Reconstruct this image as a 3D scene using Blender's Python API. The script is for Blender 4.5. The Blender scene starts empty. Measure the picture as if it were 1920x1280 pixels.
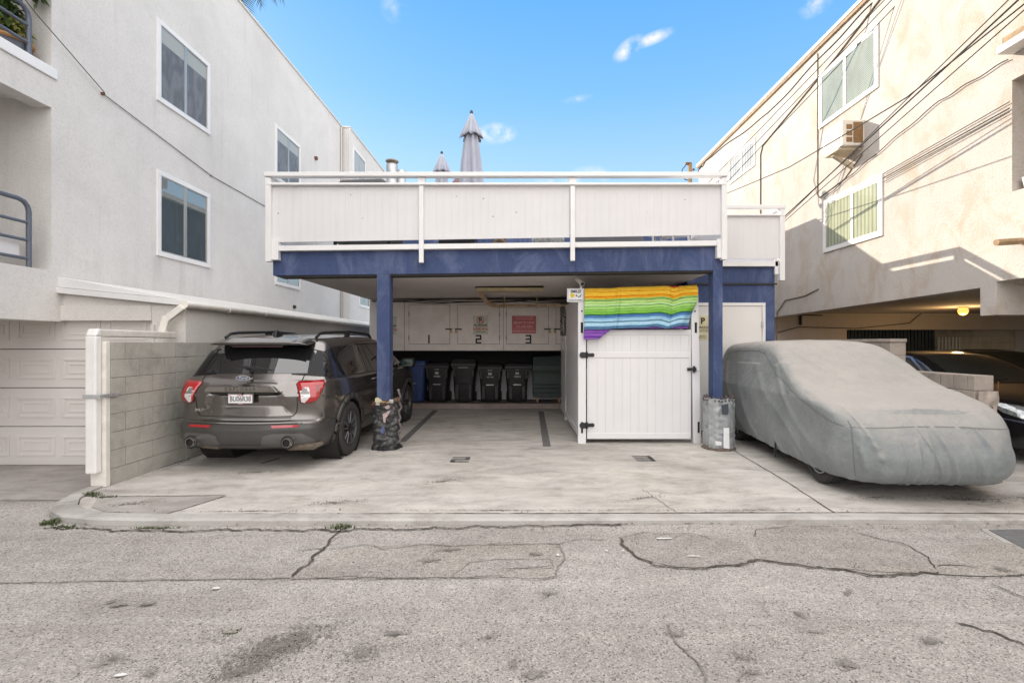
import bpy, bmesh, math, random
import numpy as np
from mathutils import Vector, Matrix, Euler, noise
from mathutils.bvhtree import BVHTree
R = math.radians
random.seed(7)
scene = bpy.context.scene
col = scene.collection

# ------------------------------------------------------------------ camera, sky, sun, exposure
CAMH = 1.65
F = 900.0                       # focal length in pixels of a 1920 px wide picture
cam = bpy.data.cameras.new("camera")
cam.sensor_width = 36.0
cam.lens = 36.0 * F / 1920.0
cam.shift_x = -15.0 / 1920.0
cam.shift_y = 5.0 / 1920.0
cam.clip_start = 0.05
cam.clip_end = 3000
co = bpy.data.objects.new("camera", cam)
co.location = (0, 0, CAMH)
co.rotation_euler = (R(90), 0, 0)
col.objects.link(co)
scene.camera = co

SUN_TRAVEL = Vector((1.0, -0.92, -0.63)).normalized()
SUN_EL = math.asin(-SUN_TRAVEL.z)
sl = bpy.data.lights.new("sun", 'SUN')
sl.energy = 3.4
sl.angle = R(0.5)
sl.color = (1.0, 0.91, 0.78)
so = bpy.data.objects.new("sun", sl)
so.rotation_euler = SUN_TRAVEL.to_track_quat('-Z', 'Y').to_euler()
so.location = (-20, 20, 30)
col.objects.link(so)

world = bpy.data.worlds.new("World")
scene.world = world
world.use_nodes = True
wn, wl = world.node_tree.nodes, world.node_tree.links
wn.clear()
w_out = wn.new('ShaderNodeOutputWorld')
w_bg = wn.new('ShaderNodeBackground')
w_sky = wn.new('ShaderNodeTexSky')
w_sky.sky_type = 'NISHITA'
w_sky.sun_disc = False
w_sky.sun_elevation = SUN_EL
w_sky.sun_rotation = math.atan2(-SUN_TRAVEL.x, -SUN_TRAVEL.y)
w_sky.altitude = 0
w_sky.air_density = 1.0
w_sky.dust_density = 0.6
w_sky.ozone_density = 2.0
w_bg.inputs['Strength'].default_value = 0.15
# clear blue in front of the camera, added bright fill overhead and behind it
w_tc = wn.new('ShaderNodeTexCoord')
w_dir = w_tc.outputs['Generated']
w_sep = wn.new('ShaderNodeSeparateXYZ'); wl.new(w_dir, w_sep.inputs[0])
w_grad = wn.new('ShaderNodeValToRGB')
e = w_grad.color_ramp.elements
e[0].position = 0.0; e[0].color = (2.75, 3.15, 3.45, 1)
e[1].position = 1.0; e[1].color = (.18, 1.1, 3.15, 1)
for p_, c_ in ((.18, (2.3, 2.9, 3.45, 1)), (.30, (1.6, 2.52, 3.45, 1)), (.45, (.78, 1.93, 3.45, 1)), (.60, (.39, 1.52, 3.35, 1))):
    x = e.new(p_); x.color = c_
wl.new(w_sep.outputs[2], w_grad.inputs[0])
w_m1 = wn.new('ShaderNodeMixRGB'); w_m1.inputs[0].default_value = .88
wl.new(w_sky.outputs[0], w_m1.inputs[1]); wl.new(w_grad.outputs[0], w_m1.inputs[2])
w_t1 = wn.new('ShaderNodeMath'); w_t1.operation = 'MULTIPLY'; w_t1.inputs[1].default_value = -.6; wl.new(w_sep.outputs[1], w_t1.inputs[0])
w_t2 = wn.new('ShaderNodeMath'); w_t2.operation = 'MULTIPLY_ADD'; w_t2.inputs[1].default_value = .9; wl.new(w_sep.outputs[2], w_t2.inputs[0]); wl.new(w_t1.outputs[0], w_t2.inputs[2])
w_mr = wn.new('ShaderNodeMapRange'); w_mr.interpolation_type = 'SMOOTHSTEP'
w_mr.inputs['From Min'].default_value = .12; w_mr.inputs['From Max'].default_value = .75
wl.new(w_t2.outputs[0], w_mr.inputs['Value'])
w_m2 = wn.new('ShaderNodeMixRGB'); w_m2.inputs[2].default_value = (9.1, 8.95, 8.85, 1)
wl.new(w_mr.outputs[0], w_m2.inputs[0]); wl.new(w_m1.outputs[0], w_m2.inputs[1])
w_bg_in = w_m2.outputs[0]
# small clouds: soft blobs round a few directions, broken up with noise
w_noise = wn.new('ShaderNodeTexNoise')
w_noise.inputs['Scale'].default_value = 26
w_noise.inputs['Detail'].default_value = 7
w_noise.inputs['Roughness'].default_value = 0.6
wl.new(w_dir, w_noise.inputs['Vector'])
def pdir(u, v):
    return Vector(((u - 975.0) / F, 1.0, (645.0 - v) / F)).normalized()
def wmath(op, a, b=None, clamp=False):
    n = wn.new('ShaderNodeMath'); n.operation = op; n.use_clamp = clamp
    for i, x in enumerate((a, b)):
        if x is None: continue
        if isinstance(x, (int, float)): n.inputs[i].default_value = x
        else: wl.new(x, n.inputs[i])
    return n.outputs[0]
def wvmath(op, a, b=None):
    n = wn.new('ShaderNodeVectorMath'); n.operation = op
    for i, x in enumerate((a, b)):
        if x is None: continue
        if isinstance(x, (tuple, Vector)): n.inputs[i].default_value = tuple(x)
        else: wl.new(x, n.inputs[i])
    return n
cloud = None
# (u, v, half length px, half height px, tilt deg, opacity)
for (u, v, a, b, tilt, op) in [(1178, 92, 26, 13, 30, .95), (1225, 72, 36, 9, 12, .9), (926, 252, 30, 16, 8, 1.0), (950, 250, 16, 12, 0, .8),
                               (1100, 332, 40, 16, 5, .75), (1080, 187, 26, 6, 8, .3), (1530, 6, 24, 18, 20, .75), (738, 14, 22, 20, 60, .3),
                               (1040, 342, 60, 12, 0, .35)]:
    d = pdir(u, v)
    ex = Vector((0, 0, 1)).cross(d).normalized() * -1
    ey = d.cross(ex) * -1
    t = R(tilt)
    e1 = ex * math.cos(t) + ey * math.sin(t)
    e2 = -ex * math.sin(t) + ey * math.cos(t)
    if e2.z < 0: pass
    sc = F / d.y
    off = wvmath('SUBTRACT', w_dir, d).outputs[0]
    s1 = wmath('MULTIPLY', wvmath('DOT_PRODUCT', off, e1).outputs['Value'], sc / a * 0.75)
    s2 = wmath('MULTIPLY', wvmath('DOT_PRODUCT', off, e2).outputs['Value'], sc / b * 0.75)
    rr = wmath('SQRT', wmath('ADD', wmath('MULTIPLY', s1, s1), wmath('MULTIPLY', s2, s2)))
    m = wmath('SUBTRACT', 1.0, rr, True)
    m = wmath('MULTIPLY', m, op)
    cloud = m if cloud is None else wmath('MAXIMUM', cloud, m)
nz = wmath('SUBTRACT', w_noise.outputs[0], 0.38)
cl = wmath('MULTIPLY', cloud, wmath('MULTIPLY', nz, 4.5, True))
cl = wmath('MULTIPLY', wmath('MINIMUM', cl, .7), 1.35, True)
w_mix = wn.new('ShaderNodeMixRGB')
w_mix.inputs[2].default_value = (3.5, 3.5, 3.6, 1)
wl.new(cl, w_mix.inputs[0])
wl.new(w_bg_in, w_mix.inputs[1])
wl.new(w_mix.outputs[0], w_bg.inputs['Color'])
wl.new(w_bg.outputs[0], w_out.inputs['Surface'])

scene.view_settings.view_transform = 'Standard'
scene.view_settings.look = 'None'
scene.view_settings.gamma = 1.0
scene.view_settings.use_curve_mapping = False
scene.view_settings.exposure = 1.02
scene.cycles.max_bounces = 8
scene.cycles.diffuse_bounces = 5
scene.cycles.glossy_bounces = 3
scene.cycles.transmission_bounces = 3
scene.cycles.caustics_reflective = False
scene.cycles.caustics_refractive = False
scene.cycles.sample_clamp_indirect = 6.0

def P(u, v, Y):
    return Vector(((u - 975.0) * Y / F, Y, CAMH + (645.0 - v) * Y / F))
def G(u, v, z=0.0):             # where the sight line through (u, v) meets height z
    Y = (CAMH - z) * F / (v - 645.0)
    return Vector(((u - 975.0) * Y / F, Y, z))

# ------------------------------------------------------------------ materials
def nodes_of(m):
    return m.node_tree.nodes, m.node_tree.links
def new_mat(name):
    m = bpy.data.materials.new(name); m.use_nodes = True
    n, l = nodes_of(m)
    return m, n, l, n['Principled BSDF']
def c4(c):
    return (c[0], c[1], c[2], 1.0)
def pos_node(n, l, scale=(1, 1, 1), rot=(0, 0, 0), obj=False):
    mp = n.new('ShaderNodeMapping')
    mp.inputs['Scale'].default_value = scale
    mp.inputs['Rotation'].default_value = rot
    if obj:
        tc = n.new('ShaderNodeTexCoord'); l.new(tc.outputs['Object'], mp.inputs['Vector'])
    else:
        g = n.new('ShaderNodeNewGeometry'); l.new(g.outputs['Position'], mp.inputs['Vector'])
    return mp.outputs[0]
def noise_node(n, l, vec, scale, detail=4, rough=0.55, dist=0.0):
    t = n.new('ShaderNodeTexNoise')
    t.inputs['Scale'].default_value = scale
    t.inputs['Detail'].default_value = detail
    t.inputs['Roughness'].default_value = rough
    t.inputs['Distortion'].default_value = dist
    l.new(vec, t.inputs['Vector'])
    return t.outputs[0]
def ramp(n, l, fac, stops, mode='LINEAR'):
    r = n.new('ShaderNodeValToRGB')
    r.color_ramp.interpolation = mode
    e = r.color_ramp.elements
    while len(e) > 1: e.remove(e[-1])
    e[0].position = stops[0][0]; e[0].color = c4(stops[0][1])
    for p, c in stops[1:]:
        x = e.new(p); x.color = c4(c)
    l.new(fac, r.inputs[0])
    return r.outputs[0]
def mixc(n, l, fac, a, b, mode='MIX'):
    m = n.new('ShaderNodeMixRGB'); m.blend_type = mode
    for i, x in enumerate((fac, a, b)):
        if isinstance(x, (int, float)): m.inputs[i].default_value = x
        elif isinstance(x, tuple): m.inputs[i].default_value = c4(x)
        else: l.new(x, m.inputs[i])
    return m.outputs[0]
def g3(v):
    return (v, v, v)
def bump(n, l, b, height, strength=0.3, dist=0.01):
    x = n.new('ShaderNodeBump')
    x.inputs['Strength'].default_value = strength
    x.inputs['Distance'].default_value = dist
    l.new(height, x.inputs['Height'])
    l.new(x.outputs[0], b.inputs['Normal'])
def plain(name, c, rough=0.5, metal=0.0, var=0.08, vs=3.0, bs=0.0, bscale=60, coat=0.0, obj=False, spec=0.5):
    m, n, l, b = new_mat(name)
    v = pos_node(n, l, obj=obj)
    nz = noise_node(n, l, v, vs, 5, 0.6)
    lo = tuple(x * (1 - var) for x in c); hi = tuple(min(1, x * (1 + var)) for x in c)
    l.new(ramp(n, l, nz, [(0.3, lo), (0.7, hi)]), b.inputs['Base Color'])
    b.inputs['Roughness'].default_value = rough
    b.inputs['Metallic'].default_value = metal
    b.inputs['Coat Weight'].default_value = coat
    b.inputs['Coat Roughness'].default_value = 0.05
    b.inputs['Specular IOR Level'].default_value = spec
    if bs > 0:
        bump(n, l, b, noise_node(n, l, v, bscale, 4, 0.6), bs, 0.01)
    return m
def stucco(name, c, grime=0.12, gcol=None, streak=0.12, bs=0.5, blotch=None, streaks=()):
    m, n, l, b = new_mat(name)
    v = pos_node(n, l)
    big = noise_node(n, l, v, 0.7, 7, 0.65, 0.4)
    colr = ramp(n, l, big, [(0.3, tuple(x * (1 - grime) for x in c)), (0.65, tuple(min(1, x * 1.04) for x in c))])
    if blotch:
        bl = noise_node(n, l, pos_node(n, l, (1, 1, .6)), 2.2, 8, 0.68, 0.8)
        colr = mixc(n, l, ramp(n, l, bl, [(0.48, g3(0)), (0.68, g3(.8))]), colr, blotch)
    sv = pos_node(n, l, (3.2, 3.2, 0.20))
    st = noise_node(n, l, sv, 1.2, 6, 0.7)
    g = gcol or tuple(x * 0.6 for x in c)
    colr = mixc(n, l, ramp(n, l, st, [(0.55, g3(0)), (0.85, g3(streak * 3))]), colr, g)
    fine = noise_node(n, l, v, 36, 6, 0.75)
    colr = mixc(n, l, 0.62, colr, ramp(n, l, fine, [(0.30, g3(.70)), (0.46, g3(.97)), (0.70, g3(1.10))]), 'MULTIPLY')
    for (y0, y1, z0, z1, k) in streaks:      # dirt runs below window corners
        g_ = n.new('ShaderNodeNewGeometry'); s_ = n.new('ShaderNodeSeparateXYZ'); l.new(g_.outputs['Position'], s_.inputs[0])
        def mr(x, a, b_, lo, hi):
            q = n.new('ShaderNodeMapRange'); q.interpolation_type = 'SMOOTHSTEP'
            for nm, vv in (('From Min', a), ('From Max', b_), ('To Min', lo), ('To Max', hi)): q.inputs[nm].default_value = vv
            l.new(x, q.inputs['Value']); return q.outputs[0]
        ym, hw = (y0 + y1) / 2, (y1 - y0) / 2
        def mul(p, q):
            w = n.new('ShaderNodeMath'); w.operation = 'MULTIPLY'
            for i_, x in enumerate((p, q)):
                if isinstance(x, (int, float)): w.inputs[i_].default_value = x
                else: l.new(x, w.inputs[i_])
            return w.outputs[0]
        sn = noise_node(n, l, pos_node(n, l, (16, 16, .7)), 1.0, 5, .7)
        f = mul(mul(mr(s_.outputs[1], y0, ym, 0, 1), mr(s_.outputs[1], ym, y1, 1, 0)), mul(mr(s_.outputs[2], z0, z1, .1, 1), mr(s_.outputs[2], z1 - .01, z1 + .03, 1, 0)))
        f = mul(f, mul(ramp(n, l, sn, [(.35, g3(.15)), (.62, g3(1))]), k))
        colr = mixc(n, l, f, colr, g)
    l.new(colr, b.inputs['Base Color'])
    b.inputs['Roughness'].default_value = 0.92
    b.inputs['Specular IOR Level'].default_value = 0.2
    bump(n, l, b, fine, bs, 0.012)
    return m
def painted_boards(name, c):
    m, n, l, b = new_mat(name)
    v = pos_node(n, l)
    big = noise_node(n, l, v, 1.3, 5, .6)
    colr = ramp(n, l, big, [(.3, tuple(x * .93 for x in c)), (.7, c)])
    st = noise_node(n, l, pos_node(n, l, (9, 9, .45)), 1.3, 6, .72)
    colr = mixc(n, l, ramp(n, l, st, [(.55, g3(0)), (.82, g3(.32))]), colr, (.50, .46, .42))
    vo = n.new('ShaderNodeTexVoronoi'); vo.inputs['Scale'].default_value = 5.5; l.new(v, vo.inputs['Vector'])
    sp = n.new('ShaderNodeSeparateColor'); l.new(vo.outputs['Color'], sp.inputs[0])
    mm = n.new('ShaderNodeMath'); mm.operation = 'MULTIPLY'
    l.new(ramp(n, l, vo.outputs['Distance'], [(.045, g3(1)), (.075, g3(0))]), mm.inputs[0]); l.new(ramp(n, l, sp.outputs[0], [(.62, g3(0)), (.68, g3(.8))]), mm.inputs[1])
    colr = mixc(n, l, mm.outputs[0], colr, (.12, .09, .07))
    l.new(colr, b.inputs['Base Color']); b.inputs['Roughness'].default_value = .6; b.inputs['Specular IOR Level'].default_value = .35
    bump(n, l, b, noise_node(n, l, pos_node(n, l, (30, 30, 3)), 3, 4, .6), .15, .006)
    return m
def emis(name, c, s):
    m, n, l, b = new_mat(name)
    b.inputs['Base Color'].default_value = c4(c)
    b.inputs['Emission Color'].default_value = c4(c)
    b.inputs['Emission Strength'].default_value = s
    return m

M = {}
M['left_stucco'] = stucco('grey white stucco', (.655, .632, .61), .10, (.42, .41, .385), .17, .6, streaks=((8.50, 8.78, 2.55, 3.24, .9), (9.75, 10.3, 2.7, 3.25, .55), (8.45, 8.7, 5.3, 6.02, .4), (9.9, 10.25, 5.2, 6.05, .45), (12.6, 14.4, 2.7, 3.24, .35), (6.9, 7.6, 2.45, 2.9, .35)))
M['left_stucco_low'] = stucco('warm grey stucco', (.66, .635, .60), .10, (.42, .40, .36), .12, .45)
M['right_stucco'] = stucco('beige stucco', (.55, .495, .445), .10, (.44, .38, .33), .06, 1.0, blotch=(.46, .36, .27))
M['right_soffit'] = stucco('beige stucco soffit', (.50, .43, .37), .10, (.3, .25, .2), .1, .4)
M['blue_stucco'] = stucco('navy blue stucco', (.066, .092, .195), .35, (.19, .22, .33), .22, .9, blotch=(.135, .165, .28))
M['ceiling'] = stucco('carport ceiling plaster', (.74, .68, .655), .14, (.50, .43, .41), .1, .3)
M['white'] = plain('white paint', (.70, .685, .69), .55, 0, .06, 2.0, .08, 40)
M['boards'] = painted_boards('white painted boards', (.70, .685, .69))
M['white_trim'] = plain('white trim paint', (.735, .725, .72), .5, 0, .05, 2.0, .05, 60)
M['vinyl'] = plain('white vinyl', (.715, .70, .705), .35, 0, .025, 1.5, .0)
M['cream'] = plain('cream door paint', (.72, .70, .67), .5, 0, .05, 1.5, .08, 40)
M['garage_door'] = plain('pale garage door paint', (.67, .63, .60), .5, 0, .05, 1.2, .1, 50)
M['cabinet'] = plain('faded pinkish white paint', (.71, .645, .60), .6, 0, .12, 2.2, .1, 30)
M['black'] = plain('black plastic', (.012, .012, .013), .42, 0, .2, 8)
M['black_rub'] = plain('black rubber', (.034, .032, .030), .75, 0, .25, 12, .2, 90)
M['wire'] = plain('black cable jacket', (.02, .018, .016), .6)
M['alu'] = plain('window aluminium', (.45, .44, .42), .4, .6)
M['chrome'] = plain('polished metal', (.75, .75, .75), .12, 1.0, .03)
M['steel'] = plain('galvanised steel', (.50, .51, .52), .45, .7, .2, 6)
M['rail_blue'] = plain('slate blue railing paint', (.10, .113, .145), .4, 0, .12, 5)
M['dark'] = plain('dark gap', (.02, .018, .016), .9)
M['brass'] = plain('brass', (.32, .22, .07), .4, .8, .2, 20)
M['tan_metal'] = plain('yellowed enamel metal', (.42, .34, .20), .4, .1, .2, 5)
M['rust'] = plain('rusty metal', (.16, .075, .035), .85, .2, .5, 14, .3, 60)
M['wood'] = plain('weathered wood', (.30, .20, .11), .75, 0, .3, 9, .2, 40)
M['palm'] = plain('palm leaf green', (.07, .11, .03), .6, 0, .4, 3)
M['leaf'] = plain('leaf green', (.05, .09, .02), .55, 0, .5, 9)
M['leaf_y'] = plain('yellow green leaf', (.20, .21, .05), .55, 0, .4, 9)
M['terracotta'] = plain('terracotta', (.38, .20, .08), .8)
M['bark'] = plain('palm bark', (.16, .12, .08), .9, 0, .3, 8, .4, 30)
def glass(name, c, rough=.02, spec=.8):
    return plain(name, c, rough, 0, .03, 1.0, spec=spec)
M['pane_dark'] = glass('dark window glass', (.075, .095, .088), .02, 1.0)
M['pane_dark'].node_tree.nodes['Principled BSDF'].inputs['IOR'].default_value = 2.3
M['pane_screen'] = glass('screened window glass', (.20, .20, .205), .25, .5)
M['car_glass'] = glass('tinted car glass', (.012, .012, .013), .015, .9)
M['car_glass'].node_tree.nodes['Principled BSDF'].inputs['IOR'].default_value = 1.7
# ------------------------------------------------------------------ mesh helpers
class MB:
    def __init__(self):
        self.v = []; self.f = []; self.mi = []; self.cur = 0; self.uv = None
    def add(self, vs, fs):
        o = len(self.v)
        self.v += [tuple(p) for p in vs]
        for f in fs:
            self.f.append(tuple(i + o for i in f)); self.mi.append(self.cur)
        return self
    def box(self, x0, x1, y0, y1, z0, z1):
        return self.hexa([(x0, y0, z0), (x1, y0, z0), (x1, y1, z0), (x0, y1, z0), (x0, y0, z1), (x1, y0, z1), (x1, y1, z1), (x0, y1, z1)])
    def hexa(self, c):
        return self.add(c, [(3, 2, 1, 0), (4, 5, 6, 7), (0, 1, 5, 4), (1, 2, 6, 5), (2, 3, 7, 6), (3, 0, 4, 7)])
    def prism(self, poly, axis, a, b):
        n = len(poly); vs = []
        for t in (a, b):
            for (p, q) in poly:
                vs.append({'x': (t, p, q), 'y': (p, t, q), 'z': (p, q, t)}[axis])
        fs = [tuple(range(n - 1, -1, -1)), tuple(range(n, 2 * n))]
        for i in range(n):
            j = (i + 1) % n
            fs.append((i, j, n + j, n + i))
        return self.add(vs, fs)
    def tube(self, pts, r, n=8, caps=True):
        pts = [Vector(p) for p in pts]
        vs = []; fs = []
        up = Vector((0, 0, 1))
        prev = None
        for i, p in enumerate(pts):
            if i == 0: t = pts[1] - p
            elif i == len(pts) - 1: t = p - pts[i - 1]
            else: t = (pts[i + 1] - pts[i - 1])
            t.normalize()
            if prev is None:
                a = t.cross(up)
                if a.length < 1e-3: a = t.cross(Vector((1, 0, 0)))
            else:
                a = prev - t * prev.dot(t)
            a.normalize(); prev = a
            b = t.cross(a)
            rr = r[i] if isinstance(r, (list, tuple)) else r
            for k in range(n):
                th = 2 * math.pi * k / n
                vs.append(p + a * (rr * math.cos(th)) + b * (rr * math.sin(th)))
        for i in range(len(pts) - 1):
            for k in range(n):
                k2 = (k + 1) % n
                fs.append((i * n + k, i * n + k2, (i + 1) * n + k2, (i + 1) * n + k))
        if caps:
            fs.append(tuple(range(n - 1, -1, -1))); fs.append(tuple(range((len(pts) - 1) * n, len(pts) * n)))
        return self.add(vs, fs)
    def lathe(self, prof, c=(0, 0, 0), axis='z', n=24, mod=None, caps=True):
        vs = []; fs = []
        for (r, h) in prof:
            for k in range(n):
                th = 2 * math.pi * k / n
                rr = r * (mod(th, h) if mod else 1)
                a, b = rr * math.cos(th), rr * math.sin(th)
                p = {'z': (a, b, h), 'x': (h, a, b), 'y': (a, h, b)}[axis]
                vs.append((p[0] + c[0], p[1] + c[1], p[2] + c[2]))
        for i in range(len(prof) - 1):
            for k in range(n):
                k2 = (k + 1) % n
                fs.append((i * n + k, i * n + k2, (i + 1) * n + k2, (i + 1) * n + k))
        if caps:
            fs.append(tuple(range(n - 1, -1, -1))); fs.append(tuple(range((len(prof) - 1) * n, len(prof) * n)))
        return self.add(vs, fs)
    def ball(self, c, r, n=16, m=10):
        prof = [(r * math.sin(math.pi * i / m) + 1e-4, -r * math.cos(math.pi * i / m)) for i in range(m + 1)]
        return self.lathe(prof, c, 'z', n)
    def grid(self, nu, nv, fn):
        vs = [fn(i / nu, j / nv) for j in range(nv + 1) for i in range(nu + 1)]
        fs = [(j * (nu + 1) + i, j * (nu + 1) + i + 1, (j + 1) * (nu + 1) + i + 1, (j + 1) * (nu + 1) + i) for j in range(nv) for i in range(nu)]
        return self.add(vs, fs)

BASE = {}
def link(o, parent=None):
    col.objects.link(o)
    if parent is not None:
        o.parent = parent
        if parent.name in BASE:          # parts of these things are modelled in world coordinates
            o.matrix_parent_inverse = Matrix.Translation(-BASE[parent.name])
    return o
def build(name, mb, mats, parent=None, bevel=0.0, smooth=False, normals=True, angle=40):
    me = bpy.data.meshes.new(name)
    me.from_pydata(mb.v, [], mb.f)
    if not isinstance(mats, (list, tuple)): mats = [mats]
    for m in mats: me.materials.append(m)
    me.polygons.foreach_set('material_index', mb.mi)
    if normals:
        bm = bmesh.new(); bm.from_mesh(me)
        bmesh.ops.recalc_face_normals(bm, faces=bm.faces)
        bm.to_mesh(me); bm.free()
    if mb.uv:
        ul = me.uv_layers.new(name='cloth')
        for lp in me.loops:
            ul.data[lp.index].uv = mb.uv[lp.vertex_index]
    me.update()
    if smooth:
        me.polygons.foreach_set('use_smooth', [True] * len(me.polygons))
        try: me.set_sharp_from_angle(angle=R(angle))
        except Exception: pass
    o = bpy.data.objects.new(name, me)
    if bevel > 0:
        bv = o.modifiers.new('bevel', 'BEVEL'); bv.width = bevel; bv.segments = 2; bv.limit_method = 'ANGLE'; bv.angle_limit = R(50)
        bv.harden_normals = False
    return link(o, parent)
def thing(name, label, cat, loc=(0, 0, 0), group=None, rotz=0.0, absolute=True):
    o = bpy.data.objects.new(name, None)
    o.empty_display_size = 0.2
    o.location = loc; o.rotation_euler = (0, 0, rotz)
    o['label'] = label; o['category'] = cat
    if group: o['group'] = group
    col.objects.link(o)
    if absolute:
        BASE[o.name] = Vector(loc)
    return o
def tag(o, label, cat, group=None):
    o['label'] = label; o['category'] = cat
    if group: o['group'] = group
    return o
def structure(name, mb, mats, **k):
    o = build(name, mb, mats, **k); o['kind'] = 'structure'
    return o
def text(body, size, mat, parent, loc, rot=(R(90), 0, 0), name='lettering', align='CENTER', depth=0.0015, sx=1.0, bold=0.0, shear=0.0):
    cu = bpy.data.curves.new(name, 'FONT')
    cu.body = body; cu.size = size; cu.extrude = depth; cu.align_x = align; cu.align_y = 'CENTER'; cu.offset = bold; cu.shear = shear
    tmp = bpy.data.objects.new('tmp', cu)
    me = bpy.data.meshes.new_from_object(tmp)
    bpy.data.objects.remove(tmp)
    me.materials.clear(); me.materials.append(mat)
    mt = Matrix.Translation(Vector(loc)) @ Euler(rot).to_matrix().to_4x4() @ Matrix.Diagonal((sx, 1, 1, 1))
    me.transform(mt)
    o = bpy.data.objects.new(name, me)
    return link(o, parent)
def hermite(pts):
    xs = [p[0] for p in pts]; ys = [p[1] for p in pts]; n = len(xs)
    d = [(ys[i + 1] - ys[i]) / (xs[i + 1] - xs[i]) for i in range(n - 1)]
    m = [d[0]] + [0 if d[i - 1] * d[i] <= 0 else 2 * d[i - 1] * d[i] / (d[i - 1] + d[i]) for i in range(1, n - 1)] + [d[-1]]
    def f(x):
        if x <= xs[0]: return ys[0]
        if x >= xs[-1]: return ys[-1]
        i = 0
        while x > xs[i + 1]: i += 1
        h = xs[i + 1] - xs[i]; t = (x - xs[i]) / h
        return ((2 * t ** 3 - 3 * t ** 2 + 1) * ys[i] + (t ** 3 - 2 * t ** 2 + t) * h * m[i] + (-2 * t ** 3 + 3 * t ** 2) * ys[i + 1] + (t ** 3 - t ** 2) * h * m[i + 1])
    return f
def lin(pts):
    def f(x):
        if x <= pts[0][0]: return pts[0][1]
        for (a, b), (c, d) in zip(pts, pts[1:]):
            if x <= c: return b + (d - b) * (x - a) / (c - a)
        return pts[-1][1]
    return f
def strip(pts, w, jit=0.0, z=None, seed=1):
    """flat ribbon on the ground along world points, with a ragged edge"""
    rnd = random.Random(seed)
    pts = [Vector(p) for p in pts]
    fine = []
    for a, b in zip(pts, pts[1:]):
        n = max(1, int((b - a).length / 0.035)) if jit else 1
        for i in range(n): fine.append(a.lerp(b, i / n))
    fine.append(pts[-1])
    vs = []; fs = []
    for i, p in enumerate(fine):
        q = fine[min(i + 1, len(fine) - 1)] - fine[max(i - 1, 0)]
        nrm = Vector((-q.y, q.x, 0)).normalized()
        nz = noise.noise(p * 6.0 + Vector((seed * 3.7, 0, 0)))
        off = nrm * (jit * 1.6 * nz + jit * .5 * rnd.uniform(-1, 1))
        ww = w * (0.55 + 0.9 * abs(noise.noise(p * 9 + Vector((0, seed, 0)))) + rnd.uniform(0, .45)) if jit else w
        if jit and (i == 0 or i == len(fine) - 1): ww *= .2
        vs.append(p + off + nrm * ww / 2); vs.append(p + off - nrm * ww / 2)
        if i: fs.append((2 * i - 2, 2 * i - 1, 2 * i + 1, 2 * i))
    return vs, fs
# ------------------------------------------------------------------ ground
def asphalt_mat(name, base, dark=0.0):
    m, n, l, b = new_mat(name)
    v = pos_node(n, l)
    vo = n.new('ShaderNodeTexVoronoi'); vo.inputs['Scale'].default_value = 125; l.new(v, vo.inputs['Vector'])
    sep = n.new('ShaderNodeSeparateColor'); l.new(vo.outputs['Color'], sep.inputs[0])
    k = base
    chips = ramp(n, l, sep.outputs[0], [(0, tuple(x * .30 for x in k)), (.06, tuple(x * .50 for x in k)), (.11, tuple(x * .86 for x in k)), (.60, k), (.82, tuple(x * 1.18 for x in k)), (1, tuple(x * 1.45 for x in k))])
    v2 = n.new('ShaderNodeTexVoronoi'); v2.inputs['Scale'].default_value = 48; l.new(v, v2.inputs['Vector'])
    s2 = n.new('ShaderNodeSeparateColor'); l.new(v2.outputs['Color'], s2.inputs[0])
    pit = n.new('ShaderNodeMath'); pit.operation = 'MULTIPLY'
    l.new(ramp(n, l, v2.outputs['Distance'], [(.16, g3(1)), (.30, g3(0))]), pit.inputs[0]); l.new(ramp(n, l, s2.outputs[0], [(.86, g3(0)), (.90, g3(.7))]), pit.inputs[1])
    chips = mixc(n, l, pit.outputs[0], chips, tuple(x * .25 for x in k))
    fine = noise_node(n, l, v, 160, 3, .7)
    chips = mixc(n, l, .6, chips, ramp(n, l, fine, [(.35, g3(.5)), (.62, g3(1.05))]), 'MULTIPLY')
    mid = noise_node(n, l, v, 5.5, 7, .7)
    chips = mixc(n, l, .6, chips, ramp(n, l, mid, [(.34, g3(.78)), (.58, g3(1.05))]), 'MULTIPLY')
    big = noise_node(n, l, pos_node(n, l, (.5, 1.2, 1)), 1.1, 6, .62, .5)
    colr = mixc(n, l, .8, chips, ramp(n, l, big, [(.32, (.82, .81, .80)), (.5, g3(.98)), (.7, g3(1.10))]), 'MULTIPLY')
    lane = noise_node(n, l, pos_node(n, l, (.12, 2.2, 1)), 1.3, 5, .6)
    colr = mixc(n, l, .75, colr, ramp(n, l, lane, [(.34, (.87, .86, .85)), (.52, g3(1.0)), (.68, g3(1.10))]), 'MULTIPLY')
    st = noise_node(n, l, pos_node(n, l, (1, 1, 1)), 2.3, 4, .5, .6)
    colr = mixc(n, l, ramp(n, l, st, [(.70, g3(0)), (.79, g3(.55))]), colr, tuple(x * .38 for x in k))
    # long oil drips and a dark soaked patch near the camera
    l.new(colr, b.inputs['Base Color'])
    b.inputs['Roughness'].default_value = .93
    b.inputs['Specular IOR Level'].default_value = .25
    hb = n.new('ShaderNodeMath'); hb.operation = 'ADD'
    l.new(vo.outputs['Distance'], hb.inputs[0]); l.new(fine, hb.inputs[1])
    bump(n, l, b, hb.outputs[0], .4, .010)
    return m
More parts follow.
